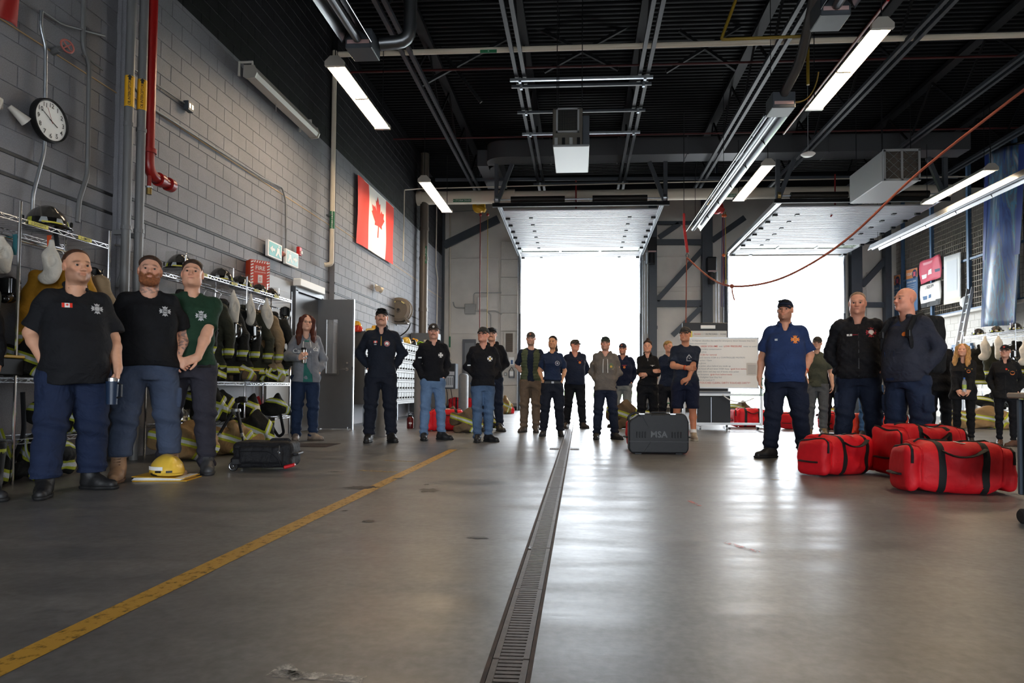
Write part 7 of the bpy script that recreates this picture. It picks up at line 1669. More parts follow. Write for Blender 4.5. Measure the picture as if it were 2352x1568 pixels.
def make_hood(seed):
    r = random.Random(seed); t = thing('flash_hood', 'x', 'hood', group='white flash hoods hung on the racks'); F = Field((-.13, -.1, -.42), (.13, .1, .03), .009)
    F.add(cone((0, 0, 0), (.01, 0, -.12), .028, .055), 0); F.add(ell((.015, 0, -.22), (.095, .05, .14)), .05); F.add(ell((-.02, 0, -.34), (.085, .04, .075)), .04)
    F.sub(ell((.04, -.06, -.20), (.035, .05, .06)), .015); ph = [r.uniform(0, 6) for _ in range(3)]
    F.warp(lambda X, Y, Z: .008*np.sin(30*X+14*Z+ph[0])+.006*np.sin(26*Z+20*X+ph[1])+0*Y); soft('knit', F, M_HOOD, t); MB().tube(bend([(0, 0, 0), (0, 0, .05), (.02, 0, .08)], .02), .003, 4).build('hook', M_CHROME, t); return t
M_MASK = mat('mask_rubber', '0e0e10', .25, coat=.3)
def make_mask():
    t = thing('face_mask', 'x', 'mask', group='black breathing masks on the racks'); F = Field((-.12, -.14, -.18), (.12, .1, .14), .008)
    F.add(ell((0, 0, 0), (.085, .075, .115)), 0); F.sub(ell((0, .06, 0), (.07, .08, .1)), .01); F.add(cone((0, -.06, -.07), (0, -.11, -.09), .045, .038), .01); soft('skirt', F, M_MASK, t)
    L = MB(); L.grid(lambda u, v: (.068*math.sin((u-.5)*2.2), -.052-.036*math.cos((u-.5)*2.2), .085-.12*v), 10, 6); L.build('lens', mat('mask_lens', '1a1d20', .05, spec=.9), t, smooth=60)
    for q in (-1, 1): MB().tube([(q*.075, 0, .06), (q*.05, .07, .1), (q*.02, .09, -.02)], .01, 5).build('head_strap', M_RUB, t)
    MB().lathe([(.0001, -.13), (.025, -.13), (.03, -.11)], (0, 0, -.09), 14, 'Y').build('valve', M_STEEL, t); return t
M_HSH = mat('helmet_black', '0f0f11', .18, coat=.4)
def make_helmet():
    """fire helmet with visor, front toward -Y"""
    t = thing('fire_helmet', 'x', 'helmet', group='black fire helmets'); F = Field((-.2, -.25, -.02), (.2, .25, .2), .0085)
    F.add(ell((0, 0, .02), (.118, .145, .145)), 0); F.add(cone((0, -.10, .125), (0, .10, .13), .022, .022), .03); F.keep(lambda X, Y, Z: .008-Z+0*X+0*Y)
    F.add(ell((0, .025, .02), (.148, .20, .018)), .012); soft('shell', F, M_HSH, t)
    for k in range(6):
        a = -PI/2+(k-2.5)*.75; g = MB(); g.grid(lambda u, v: (math.cos(a+(u-.5)*.42*(1-.35*v))*(.120-.010*v)*1.02, math.sin(a+(u-.5)*.42*(1-.35*v))*(.147-.012*v)*1.02, .032+.035*v), 4, 2); g.build('reflective_strip', M_LIME if k in (1, 4, 0, 5) else M_REFT, t)
    g = MB(); g.grid(lambda u, v: (.125*math.sin((u-.5)*2.4), -.05-.115*math.cos((u-.5)*2.4)*(1+.1*v), .16-.10*v), 14, 6); g.build('visor', glass('visor_clear', '8a8378', .16), t, smooth=60)
    g = MB(); g.grid(lambda u, v: (math.sin((u-.5)*.9)*.128, -math.cos((u-.5)*.9)*.158, .016+.022*v), 6, 1); g.build('name_strip', mat('name_strip_yellow', 'c9bb3c', .6), t)
    for q in (-1, 1): MB().tube([(q*.125, -.02, .06), (q*.135, -.02, .06)], .018, 10).build('visor_pivot', M_RUB, t)
    return t
def make_boot():
    t = thing('rubber_boot', 'x', 'boot', group='black rubber boots under the racks'); F = Field((-.1, -.24, 0), (.1, .14, .42), .011); F.add(cone((0, .04, .06), (0, -.13, .05), .055, .05), .02); F.add(cone((0, .04, .07), (0, .04, .36), .06, .085), .03); F.sub(cone((0, .04, .2), (0, .04, .5), .05, .09), .01); F.keep(lambda X, Y, Z: np.maximum(.004-Z, Z-.37)+0*X+0*Y)
    soft('upper', F, [M_RUB, M_LIME], t, lambda c: (np.abs(c[:, 2]-.3) < .014).astype(int)); MB().box((0, -.03, .012), (.1, .30, .024), bev=.01).build('sole', M_RUB, t); return t
def make_bundle(seed, w=.5, h=.35):
    """crumpled turnout trousers or jacket heap"""
    r = random.Random(seed); t = thing('turnout_bundle', 'x', 'turnout gear', group='crumpled turnout clothing'); F = Field((-w*.7, -.32, 0), (w*.7, .32, h*1.15), .013)
    for k in range(6): F.add(ell((r.uniform(-w*.32, w*.32), r.uniform(-.10, .10), r.uniform(.2, .55)*h), (r.uniform(.22, .36)*w, r.uniform(.11, .17), r.uniform(.24, .42)*h)), .05)
    F.add(cone((-w*.3, -.16, .07), (w*.35, -.20, .06), .065, .06), .03); F.add(cone((w*.1, -.05, h*.8), (w*.38, -.2, h*.3), .075, .065), .03); ph = [r.uniform(0, 6) for _ in range(4)]
    F.warp(lambda X, Y, Z: .022*np.sin(17*X+13*Z+ph[0]+1.5*np.sin(12*Y))*np.sin(19*Z-14*Y+ph[1])+.022*np.abs(np.sin(13*X+17*Y-9*Z+ph[2]+1.2*np.sin(11*Z+ph[3])))-.008); F.keep(lambda X, Y, Z: .002-Z+0*X+0*Y)
    soft('cloth', F, M_BTAN, t); return t
def make_bag(w, d, h, m, name, cat, label, grp=None):
    t = thing(name, label, cat, group=grp); F = Field((-w*.6, -d*.6, 0), (w*.6, d*.6, h*1.1), .013); F.add(rbox((0, 0, h/2), (w/2, d/2, h/2), min(d, h)*.25), 0); F.warp(lambda X, Y, Z: .01*np.sin(20*X+9*Z)*np.sin(17*Z+13*Y)); F.keep(lambda X, Y, Z: .002-Z+0*X+0*Y); soft('body', F, m, t); return t
park = Vector((0, -60, 0))
PROTO = dict(coat=make_coat(1), coat2=make_coat(2), hood=make_hood(3), hood2=make_hood(4), mask=make_mask(), helmet=make_helmet(), boot=make_boot(), bun=make_bundle(5), bun2=make_bundle(6, .6, .42), bun3=make_bundle(7, .45, .3))
USED = set()
def use(kind, loc, rz, label, mats=None, scale=None, name=None):
    o = dup(PROTO[kind], loc, rz, label, mats, scale)
    if name: o.name = name
    return o
CM = M_CBLK.name
# ------------------------------------------------------------------ chrome wire racks
def rack(label, x0, x1, y0, y1, z=(.36, .86, 2.16), ny=3, posts_above=.14):
    t = thing('wire_rack', label, 'rack', (x0, y0, 0)); ys = [y0+(y1-y0)*k/(ny-1) for k in range(ny)]
    for x in (x0, x1):
        for y in ys: MB().tube([(x, y, 0), (x, y, z[-1]+posts_above)], .0125, 8).build('post', M_CHROME, t, world=True, smooth=40)
    for q in z:
        s = MB()
        for x in (x0, x1):
            for dz in (0, -.035): s.bar((x, y0, q+dz), (x, y1, q+dz), .007, .007)
            n = int((y1-y0)/.07)
            for k in range(n): s.bar((x, y0+(y1-y0)*k/n, q-.035*(k % 2)), (x, y0+(y1-y0)*(k+1)/n, q-.035*((k+1) % 2)), .004, .004)
        for y in (y0, y1):
            for dz in (0, -.035): s.bar((x0, y, q+dz), (x1, y, q+dz), .007, .007)
        n = int((y1-y0)/.06)
        for k in range(1, n): s.bar((x0, y0+(y1-y0)*k/n, q), (x1, y0+(y1-y0)*k/n, q), .004, .004)
        s.build('shelf', M_CHROME, t, world=True, kind='stuff')
    MB().tube([((x0+x1)/2, y0, z[-1]-.12), ((x0+x1)/2, y1, z[-1]-.12)], .012, 8).build('hanging_rod', M_CHROME, t, world=True)
    for y in ys: MB().bar((x0, y, z[-1]+posts_above-.01), (x0, y+.3 if y < y1 else y-.3, z[-1]+posts_above-.01), .004, .004).build('rail', M_BLK, t, world=True)
    return t
RA = rack('chrome wire gear rack at the left picture edge behind the polo man', -5.0, -4.55, 3.0, 6.05, ny=4)
RB = rack('chrome wire gear rack behind the three near men, full of turnout coats', -4.97, -4.53, 7.25, 10.05)
RC = rack('chrome wire gear rack on the far right behind the two women', 9.65, 10.1, 13.2, 17.2)
def strip(t, p, txt, w=.16):
    MB().box(p, (.004, w, .034)).build('name_strip', MATS['name_strip_yellow'], t, world=True); mb = MB(); add_text(mb, txt, .028, Vector(p)+Vector((.004, 0, 0)), (0, 1, 0), (0, 0, 1), .008); mb.build('lettering', M_BLACK, t, world=True)
strip(RA, (-4.535, 5.2, 2.145), 'J. DOHERTY', .2); strip(RA, (-4.535, 5.72, 2.145), 'C. SMITH', .16)
for y in (7.6, 8.3, 8.9, 9.5): strip(RB, (-4.515, y, 2.145), 'E.R. LEE', .14)
# coats: (kind, y, cloth, label)
def coats(X, rows, rz, z=2.02):
    for k, (kd, y, m, lab) in enumerate(rows): use(kd, (X, y, z-.12), rz+random.uniform(-.12, .12), lab, {CM: m} if m is not M_CBLK else None)
coats(-4.76, [('coat', 3.9, M_CBLK, 'black turnout coat at the left picture edge'), ('coat2', 4.7, M_COLV, 'olive black turnout coat with orange tab left of the polo man'), ('coat', 5.72, M_CYEL, 'mustard turnout coat hanging left of the polo man'),
              ('coat2', 5.92, M_CTAN, 'tan turnout coat hanging behind the polo man')], .1)
coats(-4.72, [('coat', 7.55, M_CBLK, 'black turnout coat behind the bearded man'), ('coat2', 7.95, M_COLV, 'olive black turnout coat behind the green shirt man'), ('coat', 8.3, M_CBLK, 'black turnout coat at the elbow of the green shirt man'),
              ('coat2', 8.65, M_CBLK, 'black turnout coat below the first white hood of the middle rack'), ('coat', 9.0, M_COLV, 'olive black turnout coat with an orange tab in the middle rack'), ('coat2', 9.35, M_CTAN, 'tan turnout coat in the middle rack'), ('coat', 9.75, M_CBLK, 'last black turnout coat of the middle rack, nearest the hoodie woman')], .25)
coats(9.87, [('coat', 13.7, M_CBLK, 'black turnout coat on the far right rack at the picture edge'), ('coat2', 14.3, M_COLV, 'olive black turnout coat behind the capped person'), ('coat', 14.9, M_CBLK, 'black turnout coat between the two women'), ('coat2', 15.5, M_CBLK, 'black turnout coat right of the blond woman'), ('coat', 16.2, M_COLV, 'olive black turnout coat behind the blond woman'), ('coat2', 16.8, M_CBLK, 'black turnout coat at the ladder end of the far right rack')], -.2)
def hoods(rows):
    for kd, px, Y, lab, sc, rz in rows: p = aty(px[0], px[1], Y); use(kd, tuple(p), rz, lab, None, sc)
hoods([('hood', (118, 555), 5.5, 'white flash hood hanging left of the polo man', .92, .1), ('hood2', (4, 540), 5.12, 'white flash hood at the left picture edge', .8, .4),
       ('hood2', (537, 668), 8.22, 'white flash hood beside the green shirt man, first of three', (.75, .8, 1.1), .3), ('hood', (576, 678), 8.62, 'white flash hood in the middle of three on the middle rack', (.75, .8, 1.05), -.2), ('hood', (612, 688), 9.05, 'broad white flash hood nearest the hoodie woman', (.95, .9, 1.1), .2),
       ('hood', (2262, 774), 15.70, 'white flash hood between the two women on the right', 1.3, 0), ('hood2', (2293, 772), 15.20, 'narrow white flash hood beside the capped person', 1.3, .6), ('hood', (2352, 785), 14.3, 'white flash hood cut by the right picture edge', 1.2, .2)])
for px, Y, lab, rz in (((655, 720), 10.05, 'black breathing mask at the end of the middle rack by the hoodie woman', .4), ((20, 665), 5.2, 'black breathing mask at the left picture edge', .5), ((540, 760), 8.2, 'black breathing mask under the first white hood', .2), ((585, 765), 8.6, 'black breathing mask under the middle white hood', .1), ((215, 640), 6.08, 'black breathing mask behind the polo man\'s neck', .2), ((2330, 815), 14.5, 'black breathing mask on the far right rack', -.3)):
    use('mask', tuple(aty(px[0], px[1], Y)), rz, lab)
def helmets(rows):
    for X, Y, z, lab, rz, sc in rows: use('helmet', (X, Y, z), rz, lab, None, sc)
SZT = 2.168
helmets([(-4.75, 4.72, SZT, 'black fire helmet cut by the left picture edge', 1.1, 1.25), (-4.72, 5.5, SZT, 'black fire helmet with yellow strips above the polo man', .9, 1.35),
         (-4.78, 7.55, SZT, 'black fire helmet above the bearded man with raised visor', .5, 1.3), (-4.76, 8.4, SZT, 'black fire helmet just right of the green shirt man\'s head', .6, 1.25), (-4.76, 8.92, SZT, 'black fire helmet with white front, third on the middle rack', .5, 1.2), (-4.74, 9.4, SZT, 'black fire helmet below the fire sign', .6, .95), (-4.74, 9.78, SZT, 'last black fire helmet on the middle rack', .7, .9),
         (9.85, 16.9, SZT, 'black fire helmet nearest the ladder on the right rack', -.3, 1.1), (9.85, 16.2, SZT, 'black fire helmet with yellow band above the blond woman', -.2, 1.1), (9.85, 15.5, SZT, 'black fire helmet in the middle of the right rack', -.5, 1.1), (9.85, 14.9, SZT, 'black fire helmet right of centre on the right rack', -.1, 1.1), (9.85, 14.3, SZT, 'black fire helmet above the capped person', -.3, 1.1), (9.85, 13.7, SZT, 'black fire helmet at the right picture edge', -.2, 1.1),
         (-4.62, 7.35, .37+.01, 'black fire helmet low between the bearded man\'s knees', .4, 1.0)])
# bundles, boots and bags under the racks
tr = {M_BTAN.name: M_BBLK}
for X, Y, z, kd, lab, rz, m, sc in ((-4.75, 4.2, .87, 'bun', 'black turnout heap on the near rack shelf', .2, tr, 1), (-4.72, 5.3, .87, 'bun2', 'dark turnout heap behind the polo man\'s elbow', .5, tr, .9), (-4.7, 4.5, .37, 'bun2', 'black turnout heap low at the left picture edge', .1, tr, 1), (-4.72, 5.6, .37, 'bun', 'black turnout heap low behind the polo man', .9, tr, 1),
        (-4.73, 7.9, .87, 'bun', 'dark turnout heap behind the green shirt man\'s belt', .3, tr, 1), (-4.72, 8.75, .87, 'bun3', 'brown turnout heap on the middle rack shelf', .6, {M_BTAN.name: M_BBRN}, 1.1), (-4.7, 9.3, .87, 'bun', 'black turnout heap with straps on the middle rack shelf', .2, tr, .9), (-4.68, 9.8, .87, 'bun3', 'pale tan hood bundle at the end of the middle rack shelf', .1, {M_BTAN.name: M_BPAL}, 1.15),
        (-4.7, 8.2, .37, 'bun2', 'black turnout heap low behind the green shirt man', .4, tr, 1), (-4.68, 9.0, .37, 'bun3', 'black turnout heap low behind the tripod', .2, tr, 1.1), (-4.7, 9.7, .37, 'bun3', 'black turnout heap low at the end of the middle rack', .9, tr, 1.1),
        (-4.75, 3.9, 0, 'bun2', 'black turnout heap on the floor at the left picture edge', .3, tr, 1.1), (-4.78, 4.75, 0, 'bun', 'black turnout heap on the floor under the near rack', .7, tr, 1.2), (-4.75, 5.5, 0, 'bun2', 'black turnout heap on the floor behind the polo man\'s legs', .1, tr, 1.1), (-4.75, 4.75, .87, 'bun2', 'black turnout heap on the near rack shelf, middle one', .4, tr, 1.1), (-4.72, 5.8, .87, 'bun', 'black turnout heap at the end of the near rack shelf', .2, tr, 1.0), (-4.74, 8.0, .37, 'bun', 'black turnout heap low in the middle of the rack', .5, tr, 1.3), (-4.2, 8.25, 0, 'bun2', 'black gear heap on the floor right of the green shirt man\'s legs', .5, tr, (.8, .9, 1.3)), (-4.74, 7.5, .87, 'bun2', 'black turnout heap behind the bearded man\'s hip', .3, tr, 1.1),
        (-4.35, 7.0, 0, 'bun2', 'tan turnout heap on the floor behind the bearded man\'s legs', .6, None, 1.1), (-4.2, 7.7, 0, 'bun', 'tan turnout trousers on the floor behind the green shirt man', .2, None, 1.1),
        (9.85, 13.9, .87, 'bun', 'dark turnout heap on the right rack at the picture edge', 0, tr, 1), (9.85, 14.8, .87, 'bun2', 'dark turnout heap on the right rack between the women', .3, tr, 1), (9.85, 15.8, .87, 'bun', 'dark turnout heap on the right rack behind the blond woman', .3, tr, 1), (9.8, 14.2, .37, 'bun2', 'brown turnout heap low on the right rack', .3, {M_BTAN.name: M_BBRN}, 1.1), (9.8, 15.4, .37, 'bun', 'black turnout heap low on the right rack', .5, tr, 1.1), (9.7, 16.3, .37, 'bun', 'black turnout heap low behind the ladder foot', .1, tr, 1.1)):
    use(kd, (X+(.06 if -5 < X < -4.6 else 0), Y, z), rz, lab, m, (sc*.74, sc, sc) if X < -4.6 and not hasattr(sc, '__len__') else sc)
p = flo(2262, 984); use('bun2', (p.x, p.y+.1, 0), -.2, 'tan turnout jacket with bright lime bands piled on the floor between the women', None, (1.9, 1.4, 1.25))
p = flo(2190, 985); use('bun3', (p.x, p.y, 0), .4, 'small tan turnout piece on the floor behind the blond woman\'s legs', None, 1.2)
for x, y, kd, lab, rz, m, sc in ((1072, 992, 'bun2', 'brown turnout trousers folded on the floor between the jeans men', .1, {M_BTAN.name: M_BBRN}, (1.0, .9, 1.15)), (1035, 958, 'bun3', 'small tan bundle beside the open red bag', .3, {M_BTAN.name: M_BBRN}, 1.0), (1120, 985, 'bun3', 'black and orange gear heap behind the glasses man\'s legs', .4, tr, 1.0),
        (1157, 950, 'bun', 'tan turnout gear with lime bands by the left bay door', .2, None, (.9, .9, 1.6)), (1430, 984, 'bun2', 'brown turnout coat heap left of the black case', .3, {M_BTAN.name: M_BBRN}, (1.05, 1, 1.5)), (1500, 975, 'bun', 'dark turnout gear behind the woman with the bun', .3, tr, 1.2),
        (1660, 958, 'bun3', 'tan gear pile behind the display board', .3, None, 1.0), (1700, 955, 'bun', 'brown gear pile behind the red bag under the whiteboard', .2, {M_BTAN.name: M_BBRN}, 1.3), (1925, 975, 'bun', 'tan gear pile behind the stocky man', .4, None, 1.4)):
    q = flo(x, y); use(kd, tuple(q), rz, lab, m, sc)
for X, Y, rz, lab in ((-4.45, 4.5, .8, 'black rubber boot under the near rack, left one'), (-4.45, 4.75, .8, 'black rubber boot under the near rack, right one'), (-4.4, 8.3, .6, 'black rubber boot behind the green shirt man'), (-4.45, 9.2, .6, 'black rubber boot behind the tripod'), (9.6, 14.6, -.6, 'black rubber boot under the far right rack')):
    use('boot', (X, Y, 0), rz, lab)
# hanging straps with bright trim
def strap(label, pts, w, m, edge):
    t = thing('trim_strap', label, 'strap', tuple(pts[0])); MB().tube(bend(pts, .12, 5), w/2, 8, flat=((0, 1, 0), .16)).build('webbing', m, t, world=True, smooth=60)
    if edge:
        Q = bend(pts, .12, 5); MB().tube([q+Vector((.0, -.012, 0)) for q in Q], w/5, 6, flat=((0, 1, 0), .3)).build('silver_stripe', M_REFT, t, world=True)
for lab, px, Y, m, e in (('lime reflective strap looping low at the left picture edge', [(0, 985), (22, 1050), (30, 1058)], 5.15, M_LIME, 1), ('lime reflective strap beside the polo man\'s boot', [(60, 1005), (62, 1040), (75, 1062)], 5.3, M_LIME, 1), ('black strap hanging at the left picture edge', [(52, 900), (56, 1000), (30, 1058)], 5.16, M_BLK, 0),
        ('lime reflective strap dangling above the tripod leg', [(570, 935), (582, 960), (592, 986)], 8.9, M_LIME, 1), ('second lime reflective strap left of the tripod', [(506, 930), (515, 948), (524, 962)], 8.3, M_LIME, 1), ('black strap hanging at the end of the middle rack', [(608, 925), (628, 985), (640, 1003), (652, 995), (643, 945)], 9.7, M_BLK, 0), ('red strap hanging on the end of the middle rack', [(592, 910), (598, 925), (600, 940)], 9.75, MATS['red_webbing'], 0),
        ('orange strap with a tag hanging from the near rack', [(113, 540), (114, 565), (115, 588)], 5.5, MATS['orange_band'], 0), ('teal knotted strap on the near rack rod', [(34, 538), (36, 555), (32, 585)], 5.2, mat('teal_cloth', '1d5a62', .7), 0), ('black strap draped over the near rack shelf', [(120, 510), (127, 530), (132, 565)], 5.5, M_BLK, 0)):
    strap(lab, [aty(x, y, Y) for x, y in px], .045, m, e)
# misc on the middle rack
t = thing('storage_board', 'orange yellow board with a black ring standing in the middle rack', 'board', (-4.75, 9.9, .88)); MB().box((-4.75, 9.92, 1.15), (.32, .03, .55), bev=.005).build('sheet', mat('amber_plastic', 'd8912a', .5), t, world=True); MB().tube([(-4.78+.05*math.cos(k*PI/8), 9.89, 1.1+.09*math.sin(k*PI/8)) for k in range(17)], .012, 5, False).build('ring', M_BLK, t, world=True)
t = thing('air_bottle', 'blue rounded air bottle on the middle rack', 'bottle', (-4.68, 9.25, .88)); MB().lathe([(.0001, 0), (.07, .01), (.085, .06), (.085, .22), (.05, .28), (.0001, .29)], (0, 0, 0), 16).build('tank', mat('tank_blue', '22509a', .4), t, smooth=50)
MB().tube([(0, 0, .28), (0, 0, .33)], .025, 8).build('valve', M_GALV, t)
for i, (Y, lab) in enumerate(((8.6, 'first'), (8.9, 'second'), (4.6, 'near rack'), (4.95, 'near rack, right'), (14.5, 'right rack'))):
    X = 9.7 if Y > 12 else -4.56; t = thing('battery_case', 'black case with a yellow lid on the rack shelf, '+lab, 'case', (X, Y, .88)); MB().box((0, 0, .07), (.1, .24, .14), bev=.01).build('case', M_BLK, t); MB().box((0, 0, .15), (.11, .25, .022), bev=.005).build('lid', MATS['reel_d9a920'], t)
use('mask', tuple(aty(170, 875, 5.85)), .3, 'black breathing mask low behind the polo man\'s pocket hand')
for o in list(PROTO.values()):
    for c in list(o.children): bpy.data.objects.remove(c)
    bpy.data.objects.remove(o)

# ------------------------------------------------------------------ red duffel bags
M_BAG = mat('red_nylon', 'dd0c1e', .65, noise=.06, nscale=14, bump=.3, bscale=28); M_WEB = mat('black_webbing', '141416', .7, bump=.2, bscale=90)
def make_duffel(seed, L=.86, D=.42, H=.42, sag=0., grp='red duffel bags'):
    r = random.Random(seed); t = thing('duffel_bag', 'x', 'bag', group=grp); F = Field((-L*.6, -D*.62, 0), (L*.6, D*.62, H*1.12), .0125); ph = [r.uniform(0, 6) for _ in range(6)]
    F.add(rbox((0, 0, H*.47), (L*.40, D*.47, H*.47), .10), 0)
    for q in (-1, 1): F.add(rbox((q*L*.43, 0, H*.44), (L*.075, D*.43, H*.42), .06), .025)
    def top(x): return H*(.98-sag*.30*math.exp(-((x-.1)/.2)**2))
    F.warp(lambda X, Y, Z: sag*.10*np.clip(Z/H-.4, 0, 1)*np.exp(-((X-.1)/.22)**2)+.012*np.sin(11*X+8*Z+ph[0])*np.sin(13*Z+9*Y+ph[1])+.008*np.sin(27*X+17*Z+ph[2]+2*np.sin(9*Y))*np.sin(9*X-12*Z+ph[4])+.007*np.abs(np.sin(17*Z-12*X+ph[3]+np.sin(14*X+ph[5]))))
    F.keep(lambda X, Y, Z: .003-Z+0*X+0*Y); V, Q = F.net(); put('body', np_mesh('body', V, Q, [M_BAG]), t); bv = BVHTree.FromPolygons([tuple(v) for v in V], [tuple(int(i) for i in f) for f in Q])
    def surf(x, a, lift=.004):
        o = Vector((x, math.cos(a)*1.2, H*.45+math.sin(a)*1.2)); d = (Vector((x, 0, H*.45))-o).normalized(); h = bv.ray_cast(o, d)[0]; return (h if h else Vector((x, 0, H*.45)))-d*lift
    for xs in (-L*.19, L*.19):
        w = .055; mb = MB(); R = [[surf(xs-w/2, a), surf(xs, a, .006), surf(xs+w/2, a)] for a in [-.9+(PI+1.8)*k/26 for k in range(27)]]; mb.rings([[*q] for q in R], False, False); mb.build('strap_band', M_WEB, t, smooth=60, recalc=False)
    for sy in (-1, 1):
        P = [surf(-L*.19, PI/2+sy*-.9, .01)]
        for k in range(1, 8): u = k/8; x = -L*.19+L*.38*u; q = surf(x, PI/2-sy*(.9+.25*math.sin(u*PI)), .012+.018*math.sin(u*PI)); P.append(q)
        P.append(surf(L*.19, PI/2-sy*.9, .01)); MB().tube(P, .026, 8, flat=((1, 0, 0) if False else (0, 0, 1), .3)).build('handle', M_WEB, t, smooth=60)
    MB().tube([surf(-L*.34+L*.68*k/16, PI/2, .004) for k in range(17)], .010, 6).build('zip', M_WEB, t)
    for q in (-1, 1):
        MB().tube([surf(q*L*.355, -.5+(PI+1.0)*k/20, .003) for k in range(21)], .007, 5).build('pocket_piping', M_BAG, t)
        MB().tube([surf(q*L*.45, .25+(PI-.5)*k/12, .004) for k in range(13)], .011, 6).build('pocket_zip', M_WEB, t)
        P = [Vector((q*L*.515, -.1, H*.34)), Vector((q*(L*.515+.02), -.05, H*.34)), Vector((q*(L*.515+.02), .05, H*.34)), Vector((q*L*.515, .1, H*.34))]; MB().tube(P, .03, 8, flat=((0, 0, 1), .3)).build('end_grip', M_WEB, t, smooth=60)
    mb = MB(); ring = [surf(.05*0+.0+.05*math.cos(k*PI/8), PI*.5-.55+.10*math.sin(k*PI/8)+PI*0+1.1, .005) for k in range(16)]; mb.add(ring, [tuple(range(16))]); mb.build('badge', M_SILV, t)
    return t
PB1 = make_duffel(1); PB2 = make_duffel(2, .95, .5, .52, .5); PB3 = make_duffel(3, .8, .42, .44, .25)
def bag(proto, x, y, rz, label, sc=1., dz=0., tilt=(0, 0), m=None):
    p = flo(x, y); o = dup(proto, (p.x, p.y, dz), None, label, m, sc); o.rotation_euler = (tilt[0], tilt[1], rz); return o
bag(PB1, 1927, 1087, .55, 'red duffel bag with a drooping black handle, left of the near three', .95)
bag(PB2, 2112, 1092, .2, 'largest red duffel bag, tucked behind the front one', (.78, .95, 1.0))
bag(PB1, 2186, 1129, -.05, 'red duffel bag in front, nearest the wheeled table', (.96, 1, 1.02))
bag(PB3, 1508, 1028, .05, 'red duffel bag behind the black molded case', 1.0)
bag(PB3, 1722, 980, .1, 'red duffel bag under the whiteboard stand', 1.0)
M_BAGO = mat('orange_red_nylon', 'd93416', .5, bump=.3, bscale=28)
bag(PB3, 1818, 984, 1.0, 'red duffel bag just behind the blue polo man\'s legs', .85); bag(PB3, 1900, 985, 1.2, 'red duffel bag right of the grey trousers', .9)
bag(PB3, 1985, 1000, .2, 'orange red bag between the stocky man\'s legs', 1.0, m={'red_nylon': M_BAGO}); bag(PB3, 2055, 990, .9, 'orange red bag behind the backpack man', .9, m={'red_nylon': M_BAGO})
bag(PB2, 1060, 942, .1, 'red duffel bag lying far back by the grey bollard', .95); bag(PB3, 1026, 988, .3, 'open red duffel bag behind the man in faded jeans', 1.0); bag(PB3, 1164, 950, .5, 'small red bag by the left bay door', .55); bag(PB3, 1093, 985, .8, 'red bag peeking between the glasses man\'s legs', .7)
for o in (PB1, PB2, PB3):
    for c in list(o.children): bpy.data.objects.remove(c)
    bpy.data.objects.remove(o)
# ------------------------------------------------------------------ black molded case
p = flo(1513, 1043); t = thing('equipment_case', 'black molded plastic case with raised MSA letters standing on the floor', 'case', (p.x, p.y+.1, 0), .02)
M_CASE = mat('black_molded_plastic', '1b1c1f', .55, spec=.35, noise=.08, nscale=20, bump=.12, bscale=140); W, D, H = .735, .2, .5
out = [(-W/2, .06), (-W/2+.03, .012), (W/2-.03, .012), (W/2, .06), (W/2-.0, .40), (W/2-.03, .47), (W/2-.06, H), (-W/2+.14, H), (-W/2+.02, .42), (-W/2, .38)]
b = MB(); b.prism(out, (0, -D/2, 0), (1, 0, 0), (0, 0, 1), (0, D, 0)); co = b.build('shell', M_CASE, t); md = co.modifiers.new('round', 'BEVEL'); md.width = .018; md.segments = 3
MB().box((0, -D/2-.003, .155), (W-.01, .012, .012)).build('seam', M_BLK, t)
def relief(name, pts, d=.014): MB().prism(pts, (0, -D/2+.002, 0), (1, 0, 0), (0, 0, 1), (0, -d, 0)).build(name, M_CASE, t)
relief('upper_panel', [(-.2, .47), (.2, .47), (.13, .335), (-.13, .335)]); relief('lower_panel', [(-.18, .03), (.2, .03), (.1, .15), (-.1, .15)])
relief('plate', [(-.055, .385), (.055, .385), (.04, .355), (-.04, .355)], .02); relief('plate', [(-.06, .105), (.06, .105), (.045, .135), (-.045, .135)], .02)
for k in range(4):
    for q in (-1, 1): MB().box((q*.165+q*k*.035+(.0 if q > 0 else -.06)*0, -D/2-.003, .24), (.014, .014, .075), bev=.004).build('rib', M_CASE, t)
mb = MB(); add_text(mb, 'MSA', .105, (0, -D/2-.004, .24), (1, 0, 0), (0, 0, 1), .03, 1.05)
lo_ = mb.build('lettering', mat('case_relief', '26282b', .45), t); sd_ = lo_.modifiers.new('thickness', 'SOLIDIFY'); sd_.thickness = .006
for x in (-.21, .17): MB().box((x, -D/2+.01, H-.005), (.075, .05, .022), bev=.004).build('latch', M_CHROME, t); MB().box((x, -D/2-.008, H-.02), (.05, .012, .04), bev=.003).build('latch_tongue', M_CASE, t)
MB().tube(bend([(-.10, -.02, H-.005), (-.085, -.02, H+.012), (.085, -.02, H+.012), (.10, -.02, H-.005)], .02), .012, 8).build('handle', M_BLK, t, smooth=50); MB().box((-.01, -D/2-.004, H-.05), (.16, .012, .07), bev=.01).build('handle_well', M_BLACK, t)
MB().tube(bend([(-W/2+.015, -.05, .38), (-W/2-.012, -.05, .45), (-W/2+.06, -.05, H+.01), (-W/2+.15, -.05, H)], .05), .014, 8).build('corner_handle', M_BLK, t, smooth=50)
for x in (-.25, .25): MB().box((x, 0, .007), (.08, .15, .014)).build('foot', M_CASE, t)
